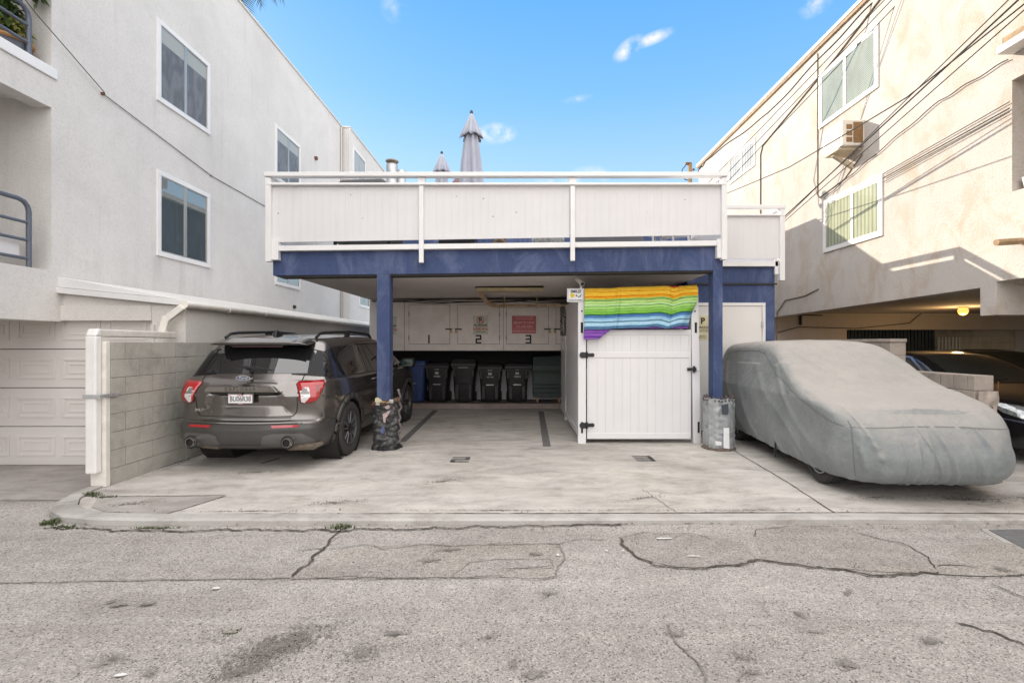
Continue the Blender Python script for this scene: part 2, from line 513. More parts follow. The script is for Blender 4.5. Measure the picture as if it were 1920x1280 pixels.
def concrete_mat(name, base, streak_rot=35, grime=.36, wear=1.25):
    m, n, l, b = new_mat(name)
    v = pos_node(n, l)
    big = noise_node(n, l, pos_node(n, l, (.6, 1.6, 1), (0, 0, R(streak_rot))), 1.5, 9, .68, .8)
    colr = ramp(n, l, big, [(.28, tuple(x * (1 - grime) for x in base)), (.48, tuple(x * .93 for x in base)), (.72, tuple(x * 1.12 for x in base))])
    tyre = noise_node(n, l, pos_node(n, l, (.35, 4.5, 1), (0, 0, R(-28))), 1.4, 7, .72, .5)
    colr = mixc(n, l, ramp(n, l, tyre, [(.52, g3(0)), (.78, g3(.42 * wear))]), colr, tuple(x * .52 for x in base))
    sp = noise_node(n, l, v, 7, 8, .75, .3)
    colr = mixc(n, l, ramp(n, l, sp, [(.60, g3(0)), (.78, g3(.55 * wear))]), colr, tuple(x * .55 for x in base))
    lite = noise_node(n, l, pos_node(n, l, (1, 2.2, 1), (0, 0, R(20))), 3.1, 9, .75, .2)
    colr = mixc(n, l, ramp(n, l, lite, [(.64, g3(0)), (.74, g3(.5))]), colr, tuple(min(1, x * 1.45) for x in base))
    huge = noise_node(n, l, v, .45, 4, .6, .6)
    colr = mixc(n, l, .9 * min(1, wear), colr, ramp(n, l, huge, [(.34, (.80, .78, .76)), (.52, g3(.98)), (.68, (1.10, 1.09, 1.07))]), 'MULTIPLY')
    blot = noise_node(n, l, pos_node(n, l, (1, 1.7, 1), (0, 0, R(-20))), 2.6, 10, .74, .35)
    colr = mixc(n, l, .8, colr, ramp(n, l, blot, [(.34, (.66, .63, .60)), (.50, g3(.97)), (.66, g3(1.06))]), 'MULTIPLY')
    fine = noise_node(n, l, v, 55, 6, .8)
    colr = mixc(n, l, .65, colr, ramp(n, l, fine, [(.30, g3(.62)), (.44, g3(.97)), (.68, g3(1.10))]), 'MULTIPLY')
    l.new(colr, b.inputs['Base Color'])
    b.inputs['Roughness'].default_value = .85
    b.inputs['Specular IOR Level'].default_value = .3
    bump(n, l, b, fine, .25, .008)
    return m
M['asphalt'] = asphalt_mat('worn alley asphalt', (.405, .376, .348))
M['asphalt_patch'] = asphalt_mat('older darker asphalt', (.365, .335, .307))
M['asphalt_worn'] = asphalt_mat('sandy eroded asphalt', (.375, .342, .308))
M['concrete'] = concrete_mat('driveway concrete', (.52, .49, .455))
M['concrete_dark'] = concrete_mat('grimy concrete patch', (.40, .372, .345), 10, .3)
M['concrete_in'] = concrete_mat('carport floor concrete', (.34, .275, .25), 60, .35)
M['apron'] = concrete_mat('garage apron concrete', (.40, .37, .35), 20, .3, .6)
M['curb'] = concrete_mat('curb concrete', (.44, .42, .395), 5, .22, .5)
M['earth'] = plain('bare earth', (.20, .18, .15), .95, 0, .2, 1)
M['crack'] = plain('dirt filled crack', (.075, .060, .048), .95, 0, .6, 25)
M['crack_lt'] = plain('dusty hairline crack', (.19, .172, .155), .95, 0, .4, 25)
M['stain'] = plain('oil soaked asphalt', (.15, .132, .118), .8, 0, .5, 60)
M['chalk'] = plain('white paint splash', (.62, .60, .57), .9, 0, .1, 20)
M['mark'] = plain('faded dark grey stencil paint', (.135, .13, .126), .9, 0, .5, 18)

mb = MB(); mb.box(-900, 900, -300, 1500, -.60, -.22); structure('ground', mb, M['earth'])
mb = MB()
mb.grid(40, 12, lambda a, b: (-40 + 80 * a, -9 + 14.06 * b, 0))
alley = structure('alley', mb, M['asphalt'])
# kerbed driveway outline, anticlockwise from the wall end round the rounded corner
edge = [(-4.86, 6.84), (-4.84, 5.55), (-4.80, 5.15), (-4.70, 4.84), (-4.52, 4.60), (-4.26, 4.44), (-3.9, 4.365), (-3.4, 4.345), (0, 4.375), (3.2, 4.41), (5, 4.37), (22, 4.37)]
inner = [(-4.70, 6.84), (-4.69, 5.55), (-4.64, 5.22), (-4.54, 4.95), (-4.37, 4.74), (-4.14, 4.60), (-3.84, 4.515), (-3.38, 4.49), (0, 4.51), (3.2, 4.535), (5, 4.50), (22, 4.50)]
mb = MB()
vs = []; fs = []
def dz(x): return .055 + (.012 * max(0, -x) / 4)
for (ox, oy), (ix, iy) in zip(edge, inner):
    h = dz(ox)
    vs += [(ox, oy, -.2), (ox + (ix - ox) * .06, oy + (iy - oy) * .06, h - .018), (ox + (ix - ox) * .22, oy + (iy - oy) * .22, h), (ix, iy, h + .002), (ix, iy, -.05)]
for i in range(len(edge) - 1):
    for k in range(4):
        a = i * 5 + k; fs.append((a, a + 1, a + 6, a + 5))
mb.add(vs, fs)
structure('curb', mb, M['curb'])
mb = MB()
poly = [(x, y) for x, y in inner] + [(22, 30), (-4.70, 30)]
gap = .006
mb.add([(x + (gap if i < 5 else 0), y + (gap if i > 3 and i < len(inner) else 0), .05) for i, (x, y) in enumerate(poly)], [tuple(range(len(poly)))])
drive = structure('driveway', mb, M['concrete'])
mb = MB(); mb.add([(-40, 5.02, .012), (-4.85, 5.10, .004), (-4.85, 6.95, -.095), (-40, 6.95, -.095)], [(0, 1, 2, 3)])
mb.add([(-40, 5.02, .012), (-40, 5.02, -.1), (-4.85, 5.10, -.1), (-4.85, 5.10, .004)], [(0, 1, 2, 3)])
structure('garage_apron', mb, M['apron'])
# patch, joints and stall markings on the driveway
def flat(pts, z):
    m = MB(); m.add([(p[0], p[1], z) for p in pts], [tuple(range(len(pts)))]); return m
def ragged(pts, z, seed, amp=.05, step=.08):
    out = []
    pts = [Vector((p[0], p[1], 0)) for p in pts]
    for a, b in zip(pts, pts[1:] + pts[:1]):
        n = max(1, int((b - a).length / step))
        for i in range(n):
            p = a.lerp(b, i / n)
            q = Vector((noise.noise(p * 3 + Vector((seed, 0, 0))), noise.noise(p * 3 + Vector((0, seed, 5))), 0))
            r = Vector((noise.noise(p * 14 + Vector((seed, 3, 0))), noise.noise(p * 14 + Vector((7, seed, 5))), 0))
            p = p + q * amp + r * amp * .45
            out.append((p.x, p.y))
    m = MB(); m.add([(x, y, z) for x, y in out], [tuple(range(len(out)))]); return m
build('concrete_patch', flat([(-4.33, 4.90), (-4.2, 4.70), (-3.95, 4.58), (-3.42, 4.52), (-3.32, 4.52), (-3.12, 5.05), (-4.42, 5.02)], .054), M['concrete_dark'], drive)
DZ = .055
def line(parent, pts, w, mat, jit=0, seed=1, name='joint', z=None):
    vs, fs = strip([(p[0], p[1], z if z is not None else DZ) for p in pts], w, jit, seed=seed)
    m = MB(); m.add(vs, fs); return build(name, m, mat, parent, normals=False)
line(drive, [(3.28, 9.6), (3.22, 7.3), (3.10, 5.6), (2.98, 4.54)], .014, M['crack'], .006, 3)
line(drive, [(-4.40, 5.045), (-3.6, 5.06), (-3.1, 5.075)], .012, M['crack'], .005, 4)
line(drive, [(-3.1, 5.07), (-3.22, 4.75), (-3.33, 4.52)], .010, M['crack'], .006, 5)
line(drive, [(-4.66, 5.4), (-4.60, 7), (-4.58, 9)], .02, M['crack'], .01, 6)
line(drive, [(-3.3, 4.515), (-1.5, 4.525), (0, 4.535), (1.6, 4.548), (3.2, 4.56), (4.6, 4.53), (5.2, 4.525)], .017, M['crack'], .006, 7)
line(drive, [(-2.1, 7.22), (-.9, 7.28), (1.0, 7.36)], .008, M['crack_lt'], .01, 8)
line(drive, [(1.36, 5.30), (1.40, 4.95), (1.50, 4.55)], .006, M['crack_lt'], .02, 9)
line(drive, [(2.2, 6.9), (2.7, 6.75), (3.15, 6.7)], .006, M['crack_lt'], .015, 10)
line(drive, [(5.45, 5.15), (6.2, 5.0), (8, 4.95)], .02, M['crack'], .01, 11)
for (a, b) in [((-2.04, 11.6), (-1.93, 7.85)), ((.50, 11.4), (.42, 7.5))]:
    line(drive, [a, b], .125, M['mark'], 0, 12, 'stall_line')
def seg_digit(d, x0, x1, y0, y1, w):
    ym = (y0 + y1) / 2; out = []
    S = {'a': (x0, x1, y1 - w, y1), 'g': (x0, x1, ym - w / 2, ym + w / 2), 'd': (x0, x1, y0, y0 + w),
         'b': (x1 - w, x1, ym, y1), 'c': (x1 - w, x1, y0, ym), 'f': (x0, x0 + w, ym, y1), 'e': (x0, x0 + w, y0, ym), 'i': ((x0 + x1 - w) / 2, (x0 + x1 + w) / 2, y0, y1)}
    for s in {'1': 'i', '2': 'abged', '3': 'abgcd'}[d]: out.append(S[s])
    return out
for d, x0, x1, y0, y1 in [('2', -.95, -.70, 6.50, 6.80), ('3', 1.60, 1.86, 6.56, 6.86)]:
    m = MB()
    for (a, b, c, e) in seg_digit(d, x0, x1, y0, y1, .058): m.add([(a, c, .0555), (b, c, .0555), (b, e, .0555), (a, e, .0555)], [(0, 1, 2, 3)])
    build('stencil_number', m, M['mark'], drive, normals=False)
line(drive, [(-3.47, 6.42), (-3.36, 6.72)], .055, M['mark'], .002, 14, 'stencil_number')
# alley patches and cracks (drawn from where they lie on the ground)
def gp(*uv): return [G(u, v) for u, v in uv]
A1 = .004; A2 = .008
build('asphalt_patch', ragged(gp((545, 1086), (640, 1030), (700, 1024), (800, 1021), (900, 1022), (1050, 1018), (1060, 1050), (1040, 1083)), A1, 2, .03), M['asphalt_worn'], alley, normals=False)
build('asphalt_patch', ragged(gp((850, 1082), (900, 1052), (960, 1048), (1030, 1050), (1036, 1064), (985, 1066), (955, 1068), (945, 1082)), A2, 3, .03), M['asphalt_patch'], alley, normals=False)
build('asphalt_patch', ragged(gp((590, 1083), (650, 1052), (700, 1040), (740, 1050), (810, 1070), (840, 1084)), A2, 5, .04), M['asphalt_patch'], alley, normals=False)
build('asphalt_patch', ragged(gp((1162, 1012), (1210, 1000), (1330, 1004), (1400, 1022), (1420, 1052), (1350, 1064), (1270, 1064), (1195, 1046)), A1, 6, .03), M['asphalt_patch'], alley, normals=False)
build('asphalt_patch', ragged(gp((1412, 1000), (1450, 988), (1560, 986), (1650, 1010), (1720, 1030), (1756, 1050), (1750, 1070), (1640, 1078), (1540, 1064), (1430, 1050)), A1, 8, .03), M['asphalt_patch'], alley, normals=False)
build('asphalt_patch', ragged(gp((0, 972), (90, 966), (110, 990), (330, 1000), (560, 1000), (640, 1004), (600, 1030), (545, 1084), (200, 1090), (-60, 1094)), A1, 11, .012), M['asphalt'], alley, normals=False)
build('asphalt_patch', ragged(gp((0, 1168), (700, 1172), (1100, 1170), (1500, 1164), (1920, 1164), (1990, 1172), (2050, 1330), (-250, 1330)), A1, 13, .02), M['asphalt_patch'], alley, normals=False)
build('asphalt_patch', ragged(gp((1560, 1066), (1700, 1076), (1920, 1080), (1990, 1040), (1850, 1010), (1760, 1060)), A2, 15, .03), M['asphalt_worn'], alley, normals=False)
def crack(uv, w, jit=.02, seed=1, mat='crack'):
    line(alley, gp(*uv), w * .60, M[mat], jit, seed, 'crack', .0115)
crack([(-40, 1093), (60, 1094), (200, 1090), (400, 1087), (545, 1085), (700, 1086), (840, 1084), (1040, 1087)], .011, .012, 21, 'crack_lt')
crack([(638, 994), (610, 1022), (575, 1060), (547, 1084)], .030, .02, 22)
crack([(560, 1033), (640, 1028), (700, 1024), (722, 1030), (780, 1022), (880, 1024), (950, 1021), (1050, 1020), (1080, 1012), (1140, 1012)], .016, .02, 23, 'crack_lt')
crack([(1052, 1020), (1058, 1048), (1044, 1082), (1010, 1088)], .012, .02, 24, 'crack_lt')
crack([(1162, 1010), (1190, 1044), (1230, 1060), (1285, 1066), (1350, 1064), (1420, 1052), (1450, 1054), (1520, 1066), (1570, 1068), (1640, 1080), (1700, 1076), (1756, 1072)], .036, .025, 25)
crack([(1160, 1010), (1210, 1000), (1300, 1003), (1340, 1014)], .012, .02, 26)
crack([(1414, 1008), (1420, 994), (1490, 987), (1560, 988)], .012, .015, 27)
crack([(1600, 1000), (1690, 1020), (1735, 1042), (1756, 1070)], .018, .02, 28)
crack([(1756, 1062), (1800, 1060), (1836, 1066)], .016, .02, 29)
crack([(1755, 1078), (1830, 1086), (1930, 1080)], .010, .02, 30)
crack([(1860, 1096), (1900, 1112), (1960, 1128)], .02, .03, 31)
crack([(1790, 1168), (1860, 1186), (1930, 1216)], .03, .04, 32)
crack([(1250, 1172), (1290, 1230), (1330, 1290)], .022, .02, 33, 'crack_lt')
crack([(845, 1082), (880, 1056), (930, 1050), (1030, 1050), (1036, 1062), (975, 1066), (950, 1072)], .010, .015, 36, 'crack_lt')
crack([(0, 942), (60, 938), (118, 940)], .014, .015, 39)
crack([(85, 990), (300, 996), (640, 995), (900, 989), (1500, 978), (1700, 972)], .04, .03, 40)
def flecks(u, v, a, b, rot, n, seed, mat, name, smax=.007):
    m = MB(); rnd = random.Random(seed)
    c = G(u, v); ca, sa = math.cos(R(rot)), math.sin(R(rot))
    for i in range(n):
        r = min(1.6, abs(rnd.gauss(0, .55))); t = rnd.uniform(0, 6.283)
        lx, ly = r * math.cos(t) * a, r * math.sin(t) * b
        x, y = c.x + lx * ca - ly * sa, c.y + lx * sa + ly * ca
        s = rnd.uniform(.0015, smax)
        m.add([(x + s * math.cos(j * 1.257 + t), y + s * math.sin(j * 1.257 + t) * rnd.uniform(.6, 1.2), .0125 + i * 4e-7) for j in range(5)], [(0, 1, 2, 3, 4)])
    o = build(name, m, mat, alley, normals=False); o['kind'] = 'stuff'
for (u, v, a, b, sd) in [(845, 1032, .09, .03, 1), (805, 1052, .13, .06, 2), (1005, 1040, .05, .03, 3), (1745, 1204, .07, .03, 4), (1590, 1248, .07, .04, 5), (680, 1228, .16, .10, 6), (1880, 1070, .05, .04, 7), (222, 1136, .05, .02, 8), (1000, 1268, .06, .04, 9), (740, 1190, .06, .03, 10), (278, 1134, .05, .02, 11), (1270, 1190, .05, .03, 12)]:
    flecks(u, v, a, b, 10, 260, sd, M['crack_lt'], 'stain')
for (u, v, a, b, sd) in [(1245, 1011, .07, .018, 11), (1300, 1044, .05, .01, 12), (1137, 1034, .012, .012, 13), (405, 1104, .03, .015, 14), (1046, 1042, .01, .02, 15), (1170, 1035, .01, .008, 16), (225, 1270, .03, .012, 17)]:
    c = G(u, v)
    build('paint_splash', ragged([(c.x + a * math.cos(t * .785), c.y + b * math.sin(t * .785)) for t in range(8)], .0135, sd, .015, .02), M['chalk'], alley, normals=False)
# soaked oil stain: many small ragged flecks that thin out toward the rim
flecks(520, 1215, .30, .13, 38, 2300, 5, M['stain'], 'oil_stain')
flecks(450, 1262, .22, .09, 30, 900, 6, M['stain'], 'oil_stain', .0045)
rnd = random.Random(77)
for k_ in range(12):
    flecks(rnd.uniform(60, 1860), rnd.uniform(1095, 1275), rnd.uniform(.03, .14), rnd.uniform(.02, .06), rnd.uniform(-30, 60), 120, 200 + k_, M['crack_lt'], 'stain', .0055)
# loose gravel washed against the kerb and scattered over the alley
m = MB(); rnd = random.Random(31)
for i in range(620):
    if i < 380: x, y, s = rnd.uniform(-4.2, 6.0), 4.31 - abs(rnd.gauss(0, .05)), rnd.uniform(.003, .009)
    else: x, y, s = rnd.uniform(-4.5, 6.0), rnd.uniform(2.2, 4.3), rnd.uniform(.0025, .0075)
    p = [(x + s * dx * rnd.uniform(.7, 1.2), y + s * dy * rnd.uniform(.7, 1.2), .012 + s * dz_ * rnd.uniform(.6, 1.0)) for dx, dy, dz_ in ((1, 0, 0), (0, 1, 0), (-1, 0, 0), (0, -1, 0), (0, 0, 1))]
    m.cur = 0 if rnd.random() < .6 else 1
    m.add(p, [(0, 1, 4), (1, 2, 4), (2, 3, 4), (3, 0, 4)])
o = build('gravel', m, [plain('pale gravel', (.42, .40, .37), .9, 0, .3, 60), plain('dark gravel', (.11, .10, .09), .9, 0, .3, 60)], normals=False); o['kind'] = 'stuff'; o['label'] = 'loose gravel along the kerb and alley'
m = MB()
for i in range(70):
    x, y = rnd.uniform(-4.0, 5.6), (rnd.gauss(4.33, .03) if i < 45 else rnd.uniform(4.5, 4.64)); s = rnd.uniform(.008, .02); a = rnd.uniform(0, 6.28); z = .014 if i < 45 else .06
    ca, sa = math.cos(a) * s, math.sin(a) * s
    m.add([(x - ca, y - sa, z), (x + sa * .4, y - ca * .4, z + .006), (x + ca, y + sa, z + .003), (x - sa * .4, y + ca * .4, z)], [(0, 1, 2, 3)])
o = build('leaf_litter', m, plain('dry brown leaf', (.16, .10, .05), .9, 0, .4, 60), normals=False); o['kind'] = 'stuff'; o['label'] = 'small dry leaves caught along the kerb joint'
# drips, tyre scuffs and grit on the driveway
def flecks_d(x, y, a, b, rot, n, seed, mat, name, smax=.008):
    m = MB(); rnd = random.Random(seed); ca, sa = math.cos(R(rot)), math.sin(R(rot))
    for i in range(n):
        r = min(1.7, abs(rnd.gauss(0, .6))); t = rnd.uniform(0, 6.283)
        lx, ly = r * math.cos(t) * a, r * math.sin(t) * b
        s = rnd.uniform(.002, smax); px, py = x + lx * ca - ly * sa, y + lx * sa + ly * ca
        m.add([(px + s * math.cos(j * 1.257 + t), py + s * math.sin(j * 1.257 + t), .0552 + i * 3e-7) for j in range(5)], [(0, 1, 2, 3, 4)])
    o = build(name, m, mat, drive, normals=False); o['kind'] = 'stuff'
M['grime'] = plain('driveway grime', (.15, .135, .12), .9, 0, .3, 30)
M['scuff'] = plain('pale concrete scuff', (.60, .58, .55), .9, 0, .1, 30)
for k_, (x, y, a, b, rot, n, mt) in enumerate([(-1.0, 10.6, .5, .18, 0, 500, 'grime'), (-.3, 10.1, .25, .10, 20, 260, 'grime'), (-3.2, 8.3, .3, .5, 0, 500, 'grime'), (-3.3, 6.0, .5, .16, 10, 420, 'grime'), (4.6, 4.95, .7, .14, -6, 900, 'grime'), (5.3, 5.0, .4, .12, 0, 500, 'grime'),
        (-.9, 5.6, .5, .10, 24, 260, 'grime'), (1.3, 5.0, .35, .07, 22, 200, 'grime'), (-1.9, 4.85, .35, .10, 10, 200, 'grime'), (.2, 5.9, .45, .07, 28, 220, 'scuff'), (-1.2, 5.15, .5, .06, 26, 240, 'scuff'), (1.0, 6.4, .35, .06, 25, 160, 'scuff'), (-.6, 7.2, .4, .06, 20, 160, 'scuff'), (2.3, 5.2, .45, .06, 24, 200, 'scuff'),
        (-3.9, 4.8, .35, .08, 14, 260, 'grime'), (-2.4, 5.6, .5, .05, 24, 160, 'scuff'), (3.7, 5.0, .35, .10, 0, 260, 'grime'), (-.2, 4.62, 1.6, .02, 0, 260, 'grime'), (-2.6, 4.60, 1.0, .02, 1, 200, 'grime'), (2.2, 4.63, 1.2, .02, 0, 220, 'grime'), (-4.55, 6.4, .03, .7, 0, 260, 'grime')]):
    flecks_d(x, y, a, b, rot, n, 40 + k_, M[mt], 'stain' if mt == 'grime' else 'scuff', .008 if mt == 'grime' else .006)
# steel utility cover let into the alley on the right
t = thing('utility_cover', 'grey steel utility cover in a pale concrete collar at right of alley', 'utility cover', (5.0, 4.0, 0))
cp = [G(1836, 992), G(1990, 990), G(2080, 1030), G(1925, 1040)]
cen = sum(cp, Vector()) / 4
m = MB(); m.add([(p.x, p.y, .006) for p in cp] + [(p.x, p.y, -.05) for p in cp], [(0, 1, 2, 3), (0, 4, 5, 1), (1, 5, 6, 2), (2, 6, 7, 3), (3, 7, 4, 0)]); build('collar', m, M['curb'], t)
m = MB(); q = [cen + (p - cen) * .84 for p in cp]; m.add([(p.x, p.y, .014) for p in q] + [(p.x, p.y, -.05) for p in q], [(0, 1, 2, 3), (0, 4, 5, 1), (1, 5, 6, 2), (2, 6, 7, 3), (3, 7, 4, 0)])
build('cover_plate', m, plain('cast cover plate', (.16, .16, .16), .6, .2, .15, 20, .4, 80), t)

# ------------------------------------------------------------------ weeds
def weed(u, v, z, label, n, h, spread, seed, mat='leaf'):
    rnd = random.Random(seed)
    c = G(u, v, z); m = MB()
    h *= .62
    for i in range(n):
        a = rnd.uniform(0, 6.283); r0 = abs(rnd.gauss(0, spread[0])) ; ln = h * rnd.uniform(.45, 1.1)
        bx, by = c.x + rnd.gauss(0, spread[0]), c.y + rnd.gauss(0, spread[1])
        lean = rnd.uniform(.2, 1.0); w = rnd.uniform(.003, .008)
        dx, dy = math.cos(a) * lean * ln, math.sin(a) * lean * ln
        px, py = -math.sin(a) * w, math.cos(a) * w
        pts = [(bx - px, by - py, z - .01), (bx + px, by + py, z - .01), (bx + dx * .5 + px * 1.3, by + dy * .5 + py * 1.3, z + ln * .6), (bx + dx * .5 - px * 1.3, by + dy * .5 - py * 1.3, z + ln * .6), (bx + dx, by + dy, z + ln * .75)]
        m.add(pts, [(0, 1, 2, 3), (3, 2, 4)])
    m.cur = 1; m.add([(c.x + spread[0] * (.9 + .7 * rnd.random()) * math.cos(t * .449), c.y + spread[1] * (.9 + .7 * rnd.random()) * math.sin(t * .449), z + .0097) for t in range(14)], [tuple(range(14))])
    o = build('weed', m, [M['leaf_w'], M['soil']], normals=False)
    tag(o, label, 'weed', 'weeds along the kerb')
M['soil'] = plain('weedy soil', (.24, .22, .19), .95, 0, .5, 50)
M['leaf_w'] = plain('dusty weed green', (.075, .095, .035), .7, 0, .5, 40)
weed(170, 928, .055, 'small upright weed at the foot of the block wall end', 60, .07, (.05, .02), 1)
weed(198, 931, .055, 'flat weed in the driveway joint just right of the block wall end', 50, .03, (.07, .015), 2)
weed(94, 982, 0, 'tall weed against the rounded tip of the kerb', 70, .09, (.04, .025), 3)
weed(122, 990, 0, 'dark low weed beside the rounded kerb corner', 70, .05, (.06, .02), 4)
weed(292, 990, 0, 'long flat strip of weed under the kerb in front of the dark patch', 170, .03, (.075, .010), 5)
weed(640, 990, 0, 'bushy green weed at the top of the diagonal crack below the kerb', 70, .07, (.045, .02), 6)
weed(432, 1186, 0, 'short streak of grass growing in the alley asphalt near the oil stain', 90, .02, (.026, .016), 7)

# ------------------------------------------------------------------ apartment building on the left
XL = -6.51
LB = thing('apartment_building', 'grey white stucco apartment building with garage and balconies on the left', 'building', (-9, 12, 0))
m = MB()
ZB, ZT = 1.97, 9.57
# outer wall, openings of the two balconies left free
m.box(XL - .25, XL, 6.67, 17.5, ZB, ZT)
m.box(XL - .25, XL, -6, 6.67, ZB, 2.67)
m.box(XL - .25, XL, -6, 6.67, 4.93, 5.34)
m.box(XL - .25, XL, -6, 6.67, 8.2, ZT)
m.box(XL - .25, XL, -6, 2.0, 2.67, 8.2)
m.box(-13.5, XL - .25, 6.67, 17.5, 2.3, ZT - .02)       # mass behind
m.box(-13.5, -8.3, -6, 6.67, 2.3, ZT - .02)
m.box(-8.3, XL - .25, -6, 6.67, 2.42, 2.66)             # balcony floors
m.box(-8.3, XL - .25, -6, 6.67, 5.05, 5.36)
m.box(-8.3, XL - .25, -6, 6.67, 8.3, ZT - .03)
m.prism([(XL - .252, 1.972), (-13, 1.972), (-13, 2.3), (XL - .252, 2.3)], 'y', -6, 6.66)
build('wall', m, M['left_stucco'], LB)
m = MB(); m.box(-9.5, -6.22, 17.5, 24.0, -.1, 9.53); m.box(-6.24, -6.19, 17.48, 17.54, -.1, 9.55)
build('rear_wing', m, M['left_stucco'], LB)
m = MB(); m.box(-13.6, XL + .03, -6, 17.47, ZT + .002, ZT + .05); m.box(-9.55, -6.19, 17.47, 24.05, 9.532, 9.58)
build('roof_edge', m, M['left_stucco_low'], LB)
m = MB(); m.box(XL - .35, XL + .025, -6, 6.74, 5.345, 5.49); build('balcony_ledge', m, M['white_trim'], LB, .01)
# ground floor that juts out below, with its lean-to roof
m = MB()
X2 = -4.75
gx0, gx1, gz1 = -12.0, -5.23, 1.985
m.box(gx1, X2, 6.82, 7.1, -.15, 2.20)
m.box(-12.5, gx1, 6.80, 7.08, gz1, 2.20)
m.prism([(X2, 2.2), (XL, 2.2), (XL, 2.545)], 'y', 6.84, 24)
m.box(X2 - .25, X2, 7.1, 24, -.15, 2.20)
m.box(-12.5, -12.0, 6.8, 7.1, -.15, 2.2)
m.box(gx1 - .0, gx1 + .05, 6.79, 6.819, -.1, 1.93)
build('ground_floor', m, M['left_stucco_low'], LB)
m = MB()
fy = 6.80
m.prism([(X2 + .03, 2.19), (-6.62, 2.38), (-6.62, 2.46), (X2 + .03, 2.27)], 'y', 6.74, 6.80)
m.prism([(X2 + .03, 2.275), (-6.62, 2.465), (-6.62, 2.62), (-6.5, 2.60)], 'y', 6.765, 6.798)
build('roof_fascia', m, M['white_trim'], LB, .006)
m = MB(); m.prism([(X2 + .02, 2.215), (XL + .01, 2.56), (XL + .01, 2.60), (X2 + .02, 2.26)], 'y', 6.80, 24); build('lean_to_roof', m, M['left_stucco_low'], LB)
def pipe_mat():
    return plain('cream painted pipe', (.70, .665, .61), .45, 0, .12, 6, .05, 40)
M['pipe'] = pipe_mat()
m = MB(); m.tube([(X2 + .055, 6.72, 2.205), (X2 + .055, 24, 2.205)], .05, 12); build('gutter', m, M['pipe'], LB, smooth=True)
for y in (7.7, 8.8, 10.3, 12.0, 14):
    m = MB(); m.tube([(X2 + .055, y, 2.205), (X2 + .055, y + .04, 2.205)], .058, 12); build('gutter_clip', m, M['white'], LB, smooth=True)
# downspout: along the gutter end, down to the block wall top, along it and down its end
m = MB()
def sq(a, b, w, h):
    a, b = Vector(a), Vector(b); d = (b - a).normalized()
    s = d.cross(Vector((0, 0, 1)))
    if s.length < .1: s = Vector((1, 0, 0))
    s.normalize(); uu = s.cross(d)
    c = []
    for p in (a, b):
        c += [p - s * w / 2 - uu * h / 2, p + s * w / 2 - uu * h / 2, p + s * w / 2 + uu * h / 2, p - s * w / 2 + uu * h / 2]
    m.add(c, [(3, 2, 1, 0), (4, 5, 6, 7), (0, 1, 5, 4), (1, 2, 6, 5), (2, 3, 7, 6), (3, 0, 4, 7)])
sq((-4.70, 6.70, 2.17), (-4.92, 6.66, 1.98), .09, .09)
sq((-4.90, 6.66, 2.03), (-4.965, 6.64, 1.75), .09, .09)
sq((-4.86, 6.70, 1.775), (-4.73, 5.33, 1.775), .11, .085)
build('downspout', m, M['pipe'], LB, .012)
# garage door
gd = MB()
gz0 = -.095
for i in range(4):
    h = (gz1 + .15 - gz0) / 4
    z0 = gz0 + i * h
    gd.box(-12, gx1, 6.93, 6.98, z0 + .005, z0 + h - .005)
GD = build('garage_door', gd, M['garage_door'], LB, .004)
m = MB()
for i in range(4):
    h = (gz1 + .15 - gz0) / 4; z0 = gz0 + i * h
    x = gx1 - .16
    k = 0
    while x > -11.9:
        a, b, c, d = x - .55, x, z0 + .13, z0 + h - .13
        for (o, i2, y) in ((0, .035, .012), (.075, .10, .008)):
            m.prism([(a + o, c + o), (b - o, c + o), (b - o, c + i2), (a + o, c + i2)], 'y', 6.93 - y, 6.931)
            m.prism([(a + o, d - i2), (b - o, d - i2), (b - o, d - o), (a + o, d - o)], 'y', 6.93 - y, 6.931)
            m.prism([(a + o, c + i2), (a + i2, c + i2), (a + i2, d - i2), (a + o, d - i2)], 'y', 6.93 - y, 6.931)
            m.prism([(b - i2, c + i2), (b - o, c + i2), (b - o, d - i2), (b - i2, d - i2)], 'y', 6.93 - y, 6.931)
        x -= .66
build('raised_panel', m, M['garage_door'], GD, .004)
m = MB(); m.box(-12, gx1, 6.99, 7.06, -.1, 2.2); m.box(-12, gx1, 6.935, 6.975, -.12, gz0); build('door_seal', m, M['dark'], GD)

# windows of a side wall: frame, two panes, mullion. wall plane x, facing sx
def side_window(parent, x, sx, y0, y1, z0, z1, pm, fm, trim=.085, proud=.03, mull=.5, top_blind=None, split=None, deep=.05):
    m = MB()
    def b(ya, yb, za, zb, xa, xb):
        m.box(min(x + sx * xa, x + sx * xb), max(x + sx * xa, x + sx * xb), ya, yb, za, zb)
    b(y0, y1, z0, z0 + trim, -.02, proud); b(y0, y1, z1 - trim, z1, -.02, proud)
    b(y0, y0 + trim, z0 + trim, z1 - trim, -.02, proud); b(y1 - trim, y1, z0 + trim, z1 - trim, -.02, proud)
    w = build('window', m, fm, parent, .004)
    ym = y0 + (y1 - y0) * mull
    for (a, c, off) in ((y0 + trim, ym - .02, .012), (ym + .02, y1 - trim, .006)):
        m = MB(); b(a, c, z0 + trim, z1 - trim, -.015, off); build('pane', m, pm, w)
    m = MB(); b(ym - .035, ym + .035, z0 + trim, z1 - trim, -.015, .022)
    for (a, c) in ((y0 + trim, ym), (ym, y1 - trim)):
        b(a, a + .022, z0 + trim, z1 - trim, -.01, .017); b(c - .022, c, z0 + trim, z1 - trim, -.01, .017)
        b(a, c, z0 + trim, z0 + trim + .022, -.01, .0165); b(a, c, z1 - trim - .022, z1 - trim, -.01, .0165)
    build('sash', m, M['alu'], w)
    return w
